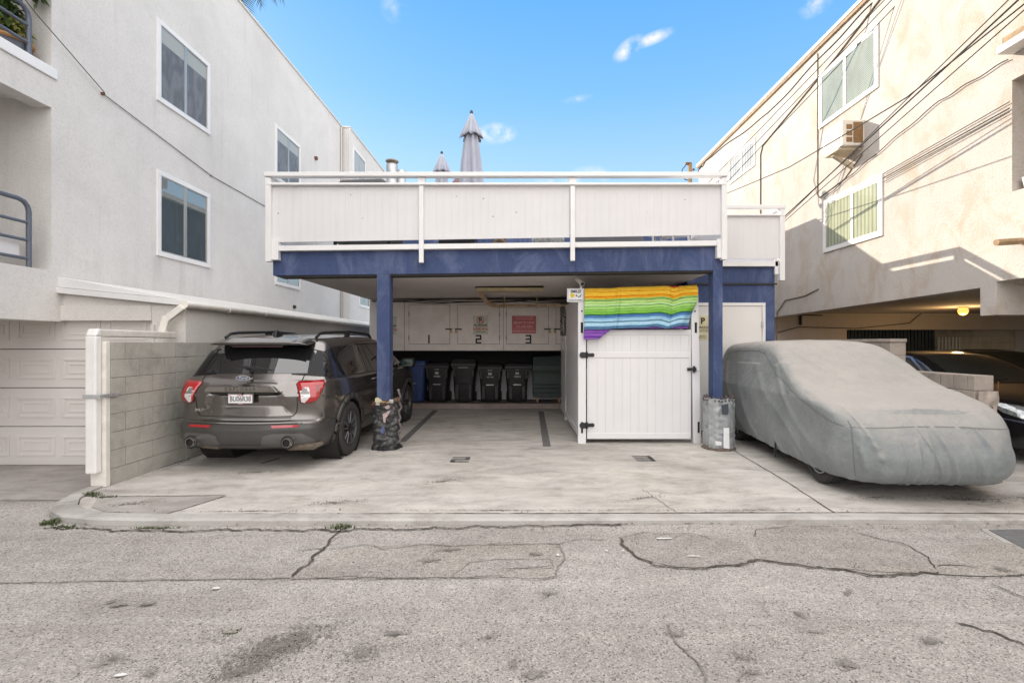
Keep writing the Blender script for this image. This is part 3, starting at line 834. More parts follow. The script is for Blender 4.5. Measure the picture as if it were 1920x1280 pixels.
def screen_mat(name, top, c_lo, c_hi):
    m, n, l, b = new_mat(name)
    g = n.new('ShaderNodeNewGeometry'); s = n.new('ShaderNodeSeparateXYZ'); l.new(g.outputs['Position'], s.inputs[0])
    nz = noise_node(n, l, pos_node(n, l, (1, 3, 1)), 2.2, 5, .6, 1.2)
    wv = n.new('ShaderNodeTexWave'); wv.inputs['Scale'].default_value = 7; wv.inputs['Distortion'].default_value = 9; wv.inputs['Detail Scale'].default_value = .6
    l.new(pos_node(n, l, (1, 1, .5)), wv.inputs['Vector'])
    lo = mixc(n, l, .28, ramp(n, l, nz, [(.3, tuple(x * .8 for x in c_lo)), (.7, c_lo)]), wv.outputs[0], 'MULTIPLY')
    mm = n.new('ShaderNodeMath'); mm.operation = 'GREATER_THAN'; mm.inputs[1].default_value = top
    l.new(s.outputs[2], mm.inputs[0])
    l.new(mixc(n, l, mm.outputs[0], lo, c_hi), b.inputs['Base Color'])
    b.inputs['Roughness'].default_value = .12
    b.inputs['Specular IOR Level'].default_value = .25
    return m
scr = screen_mat('grey insect screen over blind', 7.12, (.20, .20, .21), (.36, .37, .355))
for y0, y1 in ((8.59, 10.05), (12.74, 14.19)):
    side_window(LB, XL, 1, y0, y1, 6.02, 7.50, scr, M['white_trim'])
    side_window(LB, XL, 1, y0, y1, 3.24, 4.78, M['pane_dark'], M['white_trim'])
side_window(LB, -6.22, 1, 17.85, 19.3, 7.9, 9.0, scr, M['white_trim'])
side_window(LB, -6.22, 1, 18.5, 19.8, 3.1, 4.4, M['pane_dark'], M['white_trim'])
m = MB(); m.box(XL - .01, XL + .03, 16.0, 17.3, 3.72, 3.8); build('door_lintel', m, M['white_trim'], LB)
m = MB(); m.tube([(XL - .02, 15.25, 7.55), (XL + .07, 15.25, 7.55)], .06, 10); build('vent_pipe', m, M['rust'], LB, smooth=True)
m = MB(); m.tube([(XL - .02, 13.8, 2.72), (XL + .06, 13.8, 2.72)], .05, 10); build('vent_pipe', m, M['black'], LB, smooth=True)
m = MB(); m.tube([(XL + .03, 17.42, 2.6), (XL + .03, 17.42, 9.5)], .035, 8); build('rain_pipe', m, M['alu'], LB, smooth=True)
# balcony railings, bent tube
def balcony_rail(zt, zs, zb, y1):
    m = MB(); x = XL - .06
    pts = [(x, -2, zt), (x, y1 - .14, zt)] + [(x, y1 - .14 + .14 * math.sin(R(a)), zt - .14 + .14 * math.cos(R(a))) for a in (30, 60, 90)] + [(x, y1, zb)]
    m.tube(pts, .03, 10)
    for z in zs: m.tube([(x, -2, z), (x, y1 - .01, z)], .022, 8)
    build('balcony_railing', m, M['rail_blue'], LB, smooth=True, angle=60)
balcony_rail(3.56, (3.27, 3.035, 2.79), 2.66, 6.42)
balcony_rail(6.14, (5.90, 5.67, 5.46), 5.40, 6.42)
m = MB(); m.box(XL - .42, XL - .12, 1, 6.36, 2.82, 3.06); m.box(XL - .40, XL - .36, 5.9, 6.0, 2.66, 2.82); build('balcony_panel', m, M['white'], LB, .005)
# cable stapled to the wall
m = MB(); m.tube([(XL + .05, 5.0, 6.9), (XL + .06, 6.4, 6.05), (XL + .05, 7.46, 5.56), (XL + .02, 7.5, 5.54), (XL + .015, 10.1, 5.19), (XL + .015, 12.26, 5.16), (XL + .015, 17.3, 5.3)], .007, 6); build('wall_cable', m, plain('grey cable', (.10, .095, .09), .6), LB)
m = MB(); m.box(XL, XL + .04, 7.45, 7.49, 5.525, 5.56); build('cable_hook', m, M['rust'], LB)
m = MB(); m.box(XL, XL + .025, 10.08, 10.11, 5.178, 5.2); build('cable_hook', m, M['rust'], LB)

# cinder block wall with its drain pipe end
def block_mat(name, base):
    m, n, l, b = new_mat(name)
    v = pos_node(n, l)
    big = noise_node(n, l, v, 2.2, 7, .68, .3)
    colr = ramp(n, l, big, [(.3, tuple(x * .68 for x in base)), (.5, tuple(x * .95 for x in base)), (.72, tuple(x * 1.12 for x in base))])
    oi = n.new('ShaderNodeTexVoronoi'); oi.inputs['Scale'].default_value = 1.0
    l.new(pos_node(n, l, (1, 2.5, 5)), oi.inputs['Vector'])
    fine = noise_node(n, l, v, 90, 3, .7)
    colr = mixc(n, l, .5, colr, ramp(n, l, fine, [(.3, g3(.6)), (.6, g3(1))]), 'MULTIPLY')
    st = noise_node(n, l, pos_node(n, l, (4, 4, .5)), 1.0, 6, .7)
    colr = mixc(n, l, ramp(n, l, st, [(.52, g3(0)), (.75, g3(.5))]), colr, tuple(x * .5 for x in base))
    l.new(colr, b.inputs['Base Color']); b.inputs['Roughness'].default_value = .95; b.inputs['Specular IOR Level'].default_value = .2
    bump(n, l, b, fine, .5, .012)
    return m
M['block'] = block_mat('grey cinder block', (.45, .43, .385))
M['block_painted_glow'] = block_mat('cinder block with painted lamp glow', (.62, .50, .34))  # tan block made lighter and warmer, lamp glow put into the colour
M['block_tan'] = block_mat('tan cinder block', (.47, .40, .345))
M['mortar'] = plain('block mortar', (.27, .255, .23), .95, 0, .3, 10)
def block_wall(m, x0, x1, y0, y1, z0, rows, bh, bl, rnd, gap=.006, offs=0.0):
    for r in range(rows):
        y = y0 - (bl / 2 if (r + int(offs)) % 2 else 0)
        while y < y1:
            a, b = max(y, y0), min(y + bl, y1)
            if b - a > .03:
                j = rnd.uniform(-.003, .003)
                m.box(x0 + j, x1 + j, a + gap / 2, b - gap / 2, z0 + r * bh + gap / 2, z0 + (r + 1) * bh - gap / 2)
            y += bl
BW = thing('block_wall', 'grey cinder block wall between the garage and the parked car', 'wall', (-4.76, 8, .05))
m = MB(); block_wall(m, -4.81, -4.63, 5.43, 11.8, .03, 8, .206, .41, random.Random(3)); build('block', m, M['block'], BW, .004)
m = MB(); m.box(-4.80, -4.637, 5.44, 11.79, .0, 1.675); build('mortar', m, M['mortar'], BW)
m = MB(); m.box(-4.80, -4.628, 5.36, 5.428, .05, 1.68); build('wall_end', m, M['pipe'], BW, .01)
m = MB(); m.box(-4.785, -4.665, 5.275, 5.357, .22, 1.74); m.prism([(5.275, 1.74), (5.357, 1.74), (5.357, 1.82), (5.31, 1.82)], 'x', -4.785, -4.665); build('drain_pipe', m, plain('white drain pipe', (.76, .74, .72), .4, 0, .06, 5), BW, .016)
m = MB(); m.box(-4.80, -4.612, 5.262, 5.273, 1.055, 1.095); m.box(-4.624, -4.612, 5.273, 5.52, 1.055, 1.095); build('strap', m, M['steel'], BW, .003)
# ------------------------------------------------------------------ carport with roof deck
CP = thing('carport', 'navy blue carport with white boarded roof deck over three parking stalls', 'carport', (-.4, 9, .05))
TL = .0118                                           # the deck edge tilts a little
def zt(x, z): return z + TL * (x + .35)
BY = 7.40
xl, xr = -3.81, 3.13
m = MB()
m.hexa([(xl, BY, zt(xl, 2.745)), (xr, BY, zt(xr, 2.745)), (xr, BY + .22, zt(xr, 2.745)), (xl, BY + .22, zt(xl, 2.745)),
        (xl, BY, zt(xl, 3.108)), (xr, BY, zt(xr, 3.108)), (xr, BY + .22, zt(xr, 3.108)), (xl, BY + .22, zt(xl, 3.108))])
build('beam', m, M['blue_stucco'], CP, .008)
m = MB()
m.hexa([(xl + .1, BY + .012, zt(xl, 2.715)), (xr - .1, BY + .012, zt(xr, 2.715)), (xr - .1, BY + .19, zt(xr, 2.715)), (xl + .1, BY + .19, zt(xl, 2.715)),
        (xl + .1, BY + .012, zt(xl, 2.744)), (xr - .1, BY + .012, zt(xr, 2.744)), (xr - .1, BY + .19, zt(xr, 2.744)), (xl + .1, BY + .19, zt(xl, 2.744))])
build('drip_edge', m, M['dark'], CP)
m = MB(); m.box(-2.21, -2.01, BY + .002, BY + .20, .05, 2.74); build('column', m, M['blue_stucco'], CP, .008)
m = MB(); m.box(2.98, 3.128, BY + .002, BY + .20, .05, 2.79); build('column', m, M['blue_stucco'], CP, .008)
m = MB()
xa, xb = -3.62, 3.08
m.hexa([(xa, BY + .22, zt(xa, 2.76)), (xb, BY + .22, zt(xb, 2.76)), (xb, 13.2, zt(xb, 2.76)), (xa, 13.2, zt(xa, 2.76)),
        (xa, BY + .22, 3.10), (xb, BY + .22, 3.10), (xb, 13.2, 3.10), (xa, 13.2, 3.10)])
build('ceiling', m, M['ceiling'], CP)
m = MB(); m.box(xl + .02, xr - .02, BY + .23, 12.3, 3.104, 3.13); build('deck_floor', m, plain('grey deck coating', (.33, .32, .31), .8), CP)
m = MB(); m.box(-3.62, 3.1, 12.9, 13.1, .0, 2.75); m.box(3.0, 3.1, 9.0, 12.9, .0, 2.75); build('back_wall', m, M['white'], CP)
m = MB(); m.box(-3.6, 2.99, 12.87, 12.898, .98, 2.7); build('upper_back_sheet', m, plain('flat black', (.012, .011, .011), .8), CP)  # black sheet over the upper back wall, above the bins
m = MB(); m.box(-3.62, 3.0, 11.95, 12.9, .0, .17); build('wheel_curb', m, M['concrete_in'], CP, .01)
# fascia and railing
FY = 7.30
m = MB()
m.hexa([(xl + .03, FY + .02, zt(xl, 3.112)), (xr - .03, FY + .02, zt(xr, 3.112)), (xr - .03, BY + .2, zt(xr, 3.112)), (xl + .03, BY + .2, zt(xl, 3.112)),
        (xl + .03, FY + .02, zt(xl, 3.19)), (xr - .03, FY + .02, zt(xr, 3.19)), (xr - .03, BY + .2, zt(xr, 3.19)), (xl + .03, BY + .2, zt(xl, 3.19))])
build('fascia', m, M['white_trim'], CP, .004)
def boards(m, p0, p1, z0f, z1f, n, th, gapw=.0009):
    p0, p1 = Vector(p0), Vector(p1); d = p1 - p0; L = d.length; d.normalize(); nn = Vector((-d.y, d.x, 0)) * th
    for i in range(n):
        a = p0 + d * (L * i / n + gapw / 2); b = p0 + d * (L * (i + 1) / n - gapw / 2)
        m.hexa([(a.x, a.y, z0f(a)), (b.x, b.y, z0f(b)), (b.x + nn.x, b.y + nn.y, z0f(b)), (a.x + nn.x, a.y + nn.y, z0f(a)),
                (a.x, a.y, z1f(a)), (b.x, b.y, z1f(b)), (b.x + nn.x, b.y + nn.y, z1f(b)), (a.x + nn.x, a.y + nn.y, z1f(a))])
def bottom(p): return 3.262 + .0166 * (p.x + .35)
def top(p): return 4.06 + .004 * (p.x + .35)
for (a, b, n) in ((-3.80, -1.53, 20), (-1.50, .76, 20), (.80, 3.07, 20)):
    m = MB(); boards(m, (a, FY + .03, 0), (b, FY + .03, 0), bottom, top, n, .02); build('railing_panel', m, M['boards'], CP)
m = MB(); m.box(-3.79, 3.06, FY + .052, FY + .07, 3.33, 4.03); build('panel_backing', m, M['white'], CP)
PX = [(-3.86, -3.78), (-1.535, -1.465), (.765, .835), (3.06, 3.14)]
for i, (a, b) in enumerate(PX):
    m = MB()
    if i in (0, 3):
        m.box(a, b, FY - .03, FY + .06, 2.90 + (.03 if i else -.0), 4.17)
        m.box(a + (.075 if i == 0 else -.06), b + (.10 if i == 0 else -.075), FY + .0, FY + .09, 2.93 + (.03 if i else 0), 3.25)
    else:
        m.box(a, b, FY - .02, FY + .028, zt(a, 2.90), 4.05); m.box(a - .02, b + .02, FY + .0, FY + .05, 4.05, 4.18)
    build('railing_post', m, M['white_trim'], CP, .006)
m = MB(); m.box(-3.84, 3.12, FY - .035, FY + .075, 4.062, 4.095); build('mid_rail', m, M['white_trim'], CP, .006)
m = MB(); m.box(-3.88, 3.15, FY - .04, FY + .08, 4.19, 4.255); build('handrail', m, M['white_trim'], CP, .008)
# side railings of the deck
for x, y1 in ((-3.82, 12.2), (3.10, 8.78)):
    m = MB(); boards(m, (x, FY + .07, 0), (x, y1, 0), lambda p: 3.27, lambda p: 4.05, int((y1 - FY) / .113), .02); build('railing_panel', m, M['boards'], CP)
    m = MB(); m.box(x - .03, x + .05, FY + .081, y1, 4.19, 4.255); build('handrail', m, M['white_trim'], CP, .006)
    m = MB(); m.box(x - .02, x + .04, FY + .076, y1, 4.062, 4.095); build('mid_rail', m, M['white_trim'], CP, .005)
    y = FY + 1.7
    while y < y1 - .2:
        m = MB(); m.box(x - .04, x + .045, y, y + .08, 2.95, 4.19); build('railing_post', m, M['white_trim'], CP, .005); y += 1.75

# house behind, with the side deck and the utility door
HS = thing('house', 'navy blue stucco house with white utility door behind the carport', 'house', (1, 14, .05))
m = MB()
m.box(-3.8, 4.6, 12.32, 17, 3.0, 5.42); m.box(-3.62, 4.6, 13.1, 17, -.1, 3.0)
build('wall', m, M['blue_stucco'], HS)
m = MB(); m.box(-3.9, 4.7, 12.2, 17.1, 5.422, 5.55); build('roof', m, M['white_trim'], HS)
SY = 8.80
m = MB(); m.box(3.06, 4.67, SY, 12.3, .05, 3.06); build('stair_block', m, M['blue_stucco'], HS, .006)
dx0, dx1, dzt = 3.14, 4.42, 2.345
D = MB(); D.box(dx0, dx1, SY - .03, SY - .004, .07, dzt); D = build('door', D, M['cream'], HS, .004)
m = MB(); m.box(dx0 - .06, dx1 + .06, SY - .045, SY - .003, dzt + .004, dzt + .06); m.box(dx1 + .004, dx1 + .06, SY - .045, SY - .003, .05, dzt + .003); m.box(dx0 - .06, dx0 - .004, SY - .045, SY - .003, .05, dzt + .003)
build('door_frame', m, M['white_trim'], D, .004)
m = MB()
for z in (1.95, .5): m.box(dx1 - .012, dx1 + .02, SY - .055, SY - .03, z, z + .11)
build('hinge', m, M['steel'], D)
m = MB(); m.box(3.06, 4.70, SY - .03, SY - .001, 2.735, 2.765); build('cable_band', m, M['wire'], HS)
m = MB(); m.box(3.14, 4.72, SY - .07, 12.2, 3.065, 3.16); build('deck_fascia', m, M['white_trim'], HS, .005)
m = MB(); boards(m, (3.145, SY - .09, 0), (4.70, SY - .09, 0), lambda p: 3.195 + .004 * (p.x - 3), lambda p: 3.965, 12, .02); build('railing_panel', m, M['boards'], HS)
m = MB(); boards(m, (4.755, SY - .02, 0), (4.755, 12.2, 0), lambda p: 3.195, lambda p: 3.965, 28, .02); build('railing_panel', m, M['boards'], HS)
m = MB(); m.box(4.70, 4.79, SY - .13, SY - .03, 2.80, 4.099); m.box(4.64, 4.70, SY - .07, SY - .02, 2.92, 3.19); build('railing_post', m, M['white_trim'], HS, .006)
m = MB(); m.box(3.145, 4.79, SY - .135, SY - .03, 3.967, 4.0); m.box(4.71, 4.79, SY - .03, 12.2, 3.967, 4.0); build('mid_rail', m, M['white_trim'], HS, .005)
m = MB(); m.box(3.145, 4.80, SY - .14, SY - .03, 4.10, 4.165); m.box(4.71, 4.80, SY - .03, 12.2, 4.10, 4.165); build('handrail', m, M['white_trim'], HS, .005)

# storage cabinet hung over the stall ends
ST = thing('storage_cabinet', 'pale hanging storage cabinet with doors numbered 1 2 3 under the carport', 'cabinet', (-1, 11.5, 1.5))
CY = 11.40
m = MB(); m.box(-3.57, 1.75, CY, 12.88, 1.497, 2.70); build('carcass', m, M['cabinet'], ST)
m = MB(); m.box(-3.57, -3.38, CY - .012, CY - .001, 1.50, 2.69); build('end_panel', m, M['white'], ST)
m = MB()
for x in (-2.745, -.392): m.box(x - .004, x + .004, CY - .004, CY - .0005, 1.5, 2.69)
build('panel_joint', m, M['rust'], ST)
M['num'] = plain('black number paint', (.016, .015, .015), .7, 0, .2, 20)
for i, (x0, x1, hx, num, nx) in enumerate([(-2.63, -1.67, 'l', '1', -2.16), (-1.48, -.49, 'r', '2', -.985), (-.32, .67, 'l', '3', .20), (.86, 1.70, 'r', '', 0)]):
    z0, z1 = 1.655, 2.585
    m = MB(); m.box(x0, x1, CY - .014, CY - .002, z0, z1)
    d = build('door', m, M['cabinet'], ST, .002)
    m = MB()
    for (a, b, c, e) in ((x0 - .008, x1 + .008, z0 - .008, z0), (x0 - .008, x1 + .008, z1, z1 + .008), (x0 - .008, x0, z0, z1), (x1, x1 + .008, z0, z1)): m.box(a, b, CY - .004, CY - .001, c, e)
    build('door_gap', m, M['rust'], d)
    hxx = x0 - .004 if hx == 'l' else x1 + .004
    m = MB()
    for z in (1.80, 2.36): m.tube([(hxx, CY - .012, z - .05), (hxx, CY - .012, z + .05)], .010, 6)
    build('hinge', m, M['rust'], d)
    if num:
        m = MB()
        for (a, b, c, e) in seg_digit(num, nx - .068, nx + .068, 1.665, 1.87, .036): m.box(a, b, CY - .0165, CY - .0143, c, e)
        build('painted_number', m, M['num'], d)
    lx = x1 if hx == 'l' else x0; s = 1 if hx == 'l' else -1
    m = MB(); m.box(min(lx - .1 * s, lx + .06 * s), max(lx - .1 * s, lx + .06 * s), CY - .03, CY - .0145, 1.99, 2.02); build('hasp', m, M['black'], d)
    m = MB(); m.box(lx + .035 * s - .022, lx + .035 * s + .022, CY - .05, CY - .022, 1.915, 1.965); m.tube([(lx + .035 * s - .014, CY - .036, 1.963), (lx + .035 * s - .014, CY - .036, 1.985), (lx + .035 * s + .014, CY - .036, 1.985), (lx + .035 * s + .014, CY - .036, 1.963)], .005, 6)
    build('padlock', m, M['brass'], d)

# signs
M['sign_pale'] = plain('yellowed sign enamel', (.52, .50, .40), .4, 0, .12, 9)
M['sign_red'] = plain('faded red sign paint', (.42, .075, .080), .45, 0, .15, 6)
M['ink_black'] = plain('black ink', (.02, .02, .02), .6)
M['ink_red'] = plain('red ink', (.45, .035, .03), .6)
M['ink_pink'] = plain('faded white ink', (.62, .36, .36), .6)
M['ink_white'] = plain('white ink', (.8, .8, .8), .6)
def ring(m, cx, cz, y, r0, r1, n=28):
    vs = []; fs = []
    for k in range(n):
        a = 6.2832 * k / n
        vs += [(cx + r0 * math.cos(a), y, cz + r0 * math.sin(a)), (cx + r1 * math.cos(a), y, cz + r1 * math.sin(a))]
    for k in range(n):
        j = (k + 1) % n; fs.append((2 * k, 2 * k + 1, 2 * j + 1, 2 * j))
    m.add(vs, fs)
def no_parking(x0, x1, z0, z1, y, label):
    t = thing('parking_sign', label, 'sign', ((x0 + x1) / 2, y, z0))
    m = MB(); m.box(x0, x1, y - .008, y, z0, z1); build('sign_plate', m, M['sign_pale'], t, .003)
    w, h = x1 - x0, z1 - z0; cx = (x0 + x1) / 2
    m = MB(); cz = z0 + h * .755; ring(m, cx, cz, y - .0095, .070, .086); d = .0075
    m.add([(cx - .055 - d, y - .0097, cz + .055 - d), (cx - .055 + d, y - .0097, cz + .055 + d), (cx + .055 + d, y - .0097, cz - .055 + d), (cx + .055 - d, y - .0097, cz - .055 - d)], [(0, 1, 2, 3)])
    build('no_entry_ring', m, M['ink_red'], t, normals=False)
    text('P', .145, M['ink_black'], t, (cx, y - .0088, cz), bold=.004)
    text('NO PARKING', .054, M['ink_black'], t, (cx, y - .009, z0 + h * .49), bold=.002)
    m = MB(); m.box(x0 + .03, x1 - .03, y - .0095, y - .008, z0 + h * .425, z0 + h * .432); m.box(x0 + .03, x1 - .03, y - .0095, y - .008, z0 + h * .17, z0 + h * .176); build('rule', m, M['ink_black'], t)
    text('VEHICLES WILL BE', .030, M['ink_red'], t, (cx, y - .009, z0 + h * .375), bold=.001)
    text('TOWED AWAY', .054, M['ink_red'], t, (cx, y - .009, z0 + h * .265), bold=.002)
    text("AT OWNER'S EXPENSE", .024, M['ink_black'], t, (cx, y - .009, z0 + h * .12), bold=.0005)
    m = MB()
    for sx in (x0 + .02, x1 - .02):
        for sz in (z0 + .02, z1 - .02): m.tube([(sx, y - .011, sz), (sx, y, sz)], .007, 8)
    build('screw', m, M['rust'], t)
no_parking(-1.115, -.76, 1.885, 2.325, CY - .0145, 'no parking sign on cabinet door number 2')
no_parking(-3.28, -2.925, 1.87, 2.31, CY - .0005, 'no parking sign half hidden behind the blue column')
t = thing('tow_sign', 'faded red towing sign on cabinet door number 3', 'sign', (.1, CY, 1.9))
y = CY - .0145
m = MB(); m.box(-.19, .38, y - .008, y, 1.905, 2.322); build('sign_plate', m, M['sign_red'], t, .003)
text('VEHICLES PARKED WITHOUT PERMIT', .030, M['ink_pink'], t, (.095, y - .009, 2.285), bold=.0005, sx=.92)
text('TOWED AT OWNER EXPENSE', .030, M['ink_pink'], t, (.095, y - .009, 2.24), bold=.0005)
text("BRUFFY'S TOW", .082, M['ink_pink'], t, (.095, y - .009, 2.155), bold=.0018, sx=.88)
text('310-398-0004', .072, M['ink_pink'], t, (.095, y - .009, 2.06), bold=.0015)
m = MB(); m.box(-.17, .36, y - .0095, y - .008, 1.945, 1.968); m.box(-.17, .36, y - .0095, y - .008, 2.000, 2.006); build('rule', m, M['ink_pink'], t)
text('24 HOUR TOWING', .020, M['sign_red'], t, (.095, y - .0102, 1.9565))
# parking notice beside the utility door
t = thing('parking_notice', 'pale yellow parking notice on the white door left of the right column', 'sign', (3.3, SY, 1.5))
nx0, nx1 = 3.175, 3.50; y = SY - .031
m = MB(); m.box(nx0, nx1, y - .006, y, 1.72, 2.17); build('sign_plate', m, plain('pale yellow sign', (.66, .60, .40), .5), t, .003)
text('P', .15, M['ink_black'], t, (nx0 + .16, y - .007, 2.07), bold=.006)
text('PARKING', .055, M['ink_black'], t, (nx0 + .16, y - .007, 1.955), bold=.001)
text('AUTHORIZED', .034, M['ink_black'], t, (nx0 + .15, y - .007, 1.91))
text('TENANTS ONLY', .030, M['ink_black'], t, (nx0 + .16, y - .007, 1.88))
text('1 VEHICLE', .034, M['ink_black'], t, (nx0 + .15, y - .007, 1.80))
text('PER STALL', .034, M['ink_black'], t, (nx0 + .15, y - .007, 1.765))

# ceiling light, pipe, cables
t = thing('ceiling_light', 'yellowed strip light fixed under the carport ceiling', 'light fixture', (-.2, 9.3, 2.7))
zc = 2.76
m = MB(); m.box(-.86, .45, 9.20, 9.42, zc - .03, zc + .0); build('housing', m, M['dark'], t)
m = MB(); m.prism([(9.17, zc - .03), (9.45, zc - .03), (9.41, zc - .10), (9.21, zc - .10)], 'x', -.85, .44); build('diffuser', m, M['tan_metal'], t, .015)
m = MB()
for x in (-.55, -.2, .12): m.box(x, x + .02, 9.175, 9.19, zc - .055, zc - .03)
build('clip', m, M['brass'], t)
t = thing('drain_pipe', 'rusty cream drain pipe hung under the carport ceiling', 'pipe', (.3, 11.1, 2.6))
py = 11.05
m = MB(); m.tube([(-.80, 9.75, 2.74), (-.80, 10.0, 2.68), (-.76, 10.4, 2.60), (-.66, 10.75, 2.545), (-.55, py - .1, 2.525), (-.40, py, 2.53), (.2, py, 2.535), (1.4, py, 2.54)], [.055, .055, .055, .052, .045, .028, .028, .028], 10)
build('pipe', m, plain('rust stained cream paint', (.50, .36, .23), .6, 0, .45, 7, .2, 40), t, smooth=True)
for x in (-.36, .39):
    m = MB(); m.box(x - .012, x + .012, py - .005, py + .005, 2.53, 2.76); m.box(x - .02, x + .02, py - .035, py + .035, 2.495, 2.505); build('hanger', m, M['tan_metal'], t)
t = thing('cable_bundle', 'black cables sagging along the top of the numbered cabinet', 'cable', (-1, 11.3, 2.65))
m = MB(); rnd = random.Random(4)
for k in range(3):
    pts = []
    for i in range(40):
        x = -3.5 + 5.2 * i / 39
        pts.append((x, CY - .03 - .015 * k, 2.665 - .012 * k + .022 * math.sin(x * 2.1 + k * 1.3) + .01 * math.sin(x * 5 + k)))
    m.tube(pts, .009, 5)
build('cable', m, M['wire'], t)

# column guards: battered wrapped sheet round each column foot
def guard(name, label, cx, cy, r, z0, z1, mats, seed, ribs, crease, tilt=0):
    t = thing(name, label, 'column guard', (cx, cy, .05))
    n, h = 72, 60
    vs = []; fs = []; mi = []
    for j in range(h + 1):
        for i in range(n):
            a = 6.2832 * i / n; f = j / h; z = z0 + (z1 - z0) * f
            p = Vector((math.cos(a) * 2.2, math.sin(a) * 2.2, z * 5.5 + seed))
            q = Vector((math.cos(a) * .9, math.sin(a) * .9, z * 11 + seed * 2))
            d = crease * (abs(noise.noise(q)) * 1.4 - .35) + .6 * crease * noise.noise(p * 2.6)
            if ribs: d += .011 * max(0, math.sin(a * ribs + .4 * math.sin(z * 3))) ** 3 + .006 * (math.sin(a * ribs * 1.7 + 2) > .8)
            rr = r + d
            sx = abs(math.cos(a)) ** .75 * (1 if math.cos(a) > 0 else -1); sy = abs(math.sin(a)) ** .75 * (1 if math.sin(a) > 0 else -1)
            zz = z + (tilt * math.cos(a) + .02 * noise.noise(p * 3)) * f ** 3
            vs.append((cx + rr * sx, cy + rr * sy, zz))
    for j in range(h):
        for i in range(n):
            k = (i + 1) % n; fs.append((j * n + i, j * n + k, (j + 1) * n + k, (j + 1) * n + i))
    m = MB(); m.add(vs, fs); o = build('wrap', m, mats[0], t, smooth=True, angle=80)
    return t
def wrap_mat(name, c, c2, rough, metal):
    m, n, l, b = new_mat(name); v = pos_node(n, l)
    f = noise_node(n, l, v, 6, 7, .7, 1.2)
    colr = ramp(n, l, f, [(.32, tuple(x * .55 for x in c)), (.5, c), (.60, c), (.66, c2)])
    l.new(colr, b.inputs['Base Color']); b.inputs['Roughness'].default_value = rough; b.inputs['Metallic'].default_value = metal
    bump(n, l, b, noise_node(n, l, v, 22, 5, .7, .5), .5, .02)
    return m
gx, gy = -2.06, 7.42
t = guard('column_guard', 'crumpled black plastic guard strapped round the left column foot', gx, gy, .185, .05, .80, [wrap_mat('crumpled black plastic', (.062, .062, .062), (.22, .18, .175), .38, .1)], 3, 0, .05, .02)
for k in range(9):
    a = R(185 + k * 20); m = MB(); m.box(gx + .2 * math.cos(a) - .030, gx + .2 * math.cos(a) + .030, gy + .2 * math.sin(a) - .012, gy + .2 * math.sin(a) + .004, .70 + .010 * k, .755 + .010 * k)
    build('strap_piece', m, M['rust'] if k % 3 else M['steel'], t, .004)  # short pieces that together make up one strap
m = MB(); m.prism([(gx - .04, .36), (gx + .0, .43), (gx + .035, .37), (gx + .015, .31), (gx - .025, .31)], 'y', gy - .222, gy - .2); build('tear', m, M['blue_stucco'], t)
m = MB(); m.prism([(gx + .0, .60), (gx + .05, .63), (gx + .12, .66), (gx + .08, .58), (gx + .045, .54), (gx + .04, .47), (gx + .015, .48)], 'y', gy - .226, gy - .2)
m.prism([(gx + .03, .71), (gx + .08, .74), (gx + .11, .71), (gx + .09, .68), (gx + .05, .68)], 'y', gy - .222, gy - .2); build('paper_scrap', m, plain('torn pinkish tape', (.45, .34, .33), .8, 0, .3, 30), t)
m = MB()
for k in range(5):
    zz = .20 + k * .16; m.tube([(gx + .19, gy - .06, zz + .12), (gx + .225 + .015 * (k % 2), gy - .05, zz), (gx + .20, gy - .07, zz - .06)], .016, 5)
build('torn_flap', m, wrap_mat('torn tape', (.14, .12, .12), (.42, .38, .36), .6, 0), t, smooth=True)
m = MB(); m.grid(14, 8, lambda a, b: (gx - .12 + .24 * a, gy - .185 - .03 * b, .80 + .05 * math.sin(a * 5 + 1) * (1 - b) + .03 * noise.noise(Vector((a * 6, b * 3, 1))) - .015 * b)); build('foam', m, plain('yellow foam', (.5, .45, .28), .9, 0, .2, 20), t)
m = MB(); m.lathe([(.225, .045), (.235, .06), (.20, .09)], (gx, gy, .005), n=30, mod=lambda th, h: 1 + .06 * math.sin(th * 7) + .05 * math.sin(th * 13 + 1)); build('bottom_hem', m, M['black'], t)
gx, gy = 3.06, 7.40
t = guard('column_guard', 'grey duct taped guard with rusty chain rim round the right column foot', gx, gy, .205, .05, .83, [wrap_mat('grey duct tape', (.36, .375, .385), (.50, .51, .52), .45, .2)], 8, 9, .016)
m = MB(); rnd = random.Random(8)
for z, rr in ((.84, .205), (.80, .22), (.06, .225)):
    for k in range(26):
        a = 6.2832 * k / 26 + rnd.uniform(-.05, .05); s = .016
        c = Vector((gx + rr * math.cos(a), gy + rr * math.sin(a), z + rnd.uniform(-.012, .012)))
        m.ball(c, s, 6, 4)
build('chain', m, plain('dirty chain steel', (.13, .095, .085), .7, .4, .6, 25), t, smooth=True)
m = MB(); m.prism([(gx - .05, .74), (gx + .05, .76), (gx + .05, .60), (gx - .03, .60)], 'y', gy - .236, gy - .22); build('tear', m, plain('dark blue grey', (.05, .06, .075), .6), t)
m = MB(); m.prism([(gx - .02, .40), (gx + .06, .40), (gx + .065, .09), (gx - .02, .10)], 'y', gy - .240, gy - .222); m.prism([(gx - .14, .20), (gx - .05, .19), (gx - .05, .14), (gx - .13, .14)], 'y', gy - .232, gy - .2); build('paper_scrap', m, M['ink_white'], t)
m = MB(); m.lathe([(.24, .05), (.245, .07), (.21, .10)], (gx, gy, 0), n=30, mod=lambda th, h: 1 + .04 * math.sin(th * 9)); build('bottom_hem', m, plain('dirty torn hem', (.15, .115, .095), .9, 0, .5, 25), t)

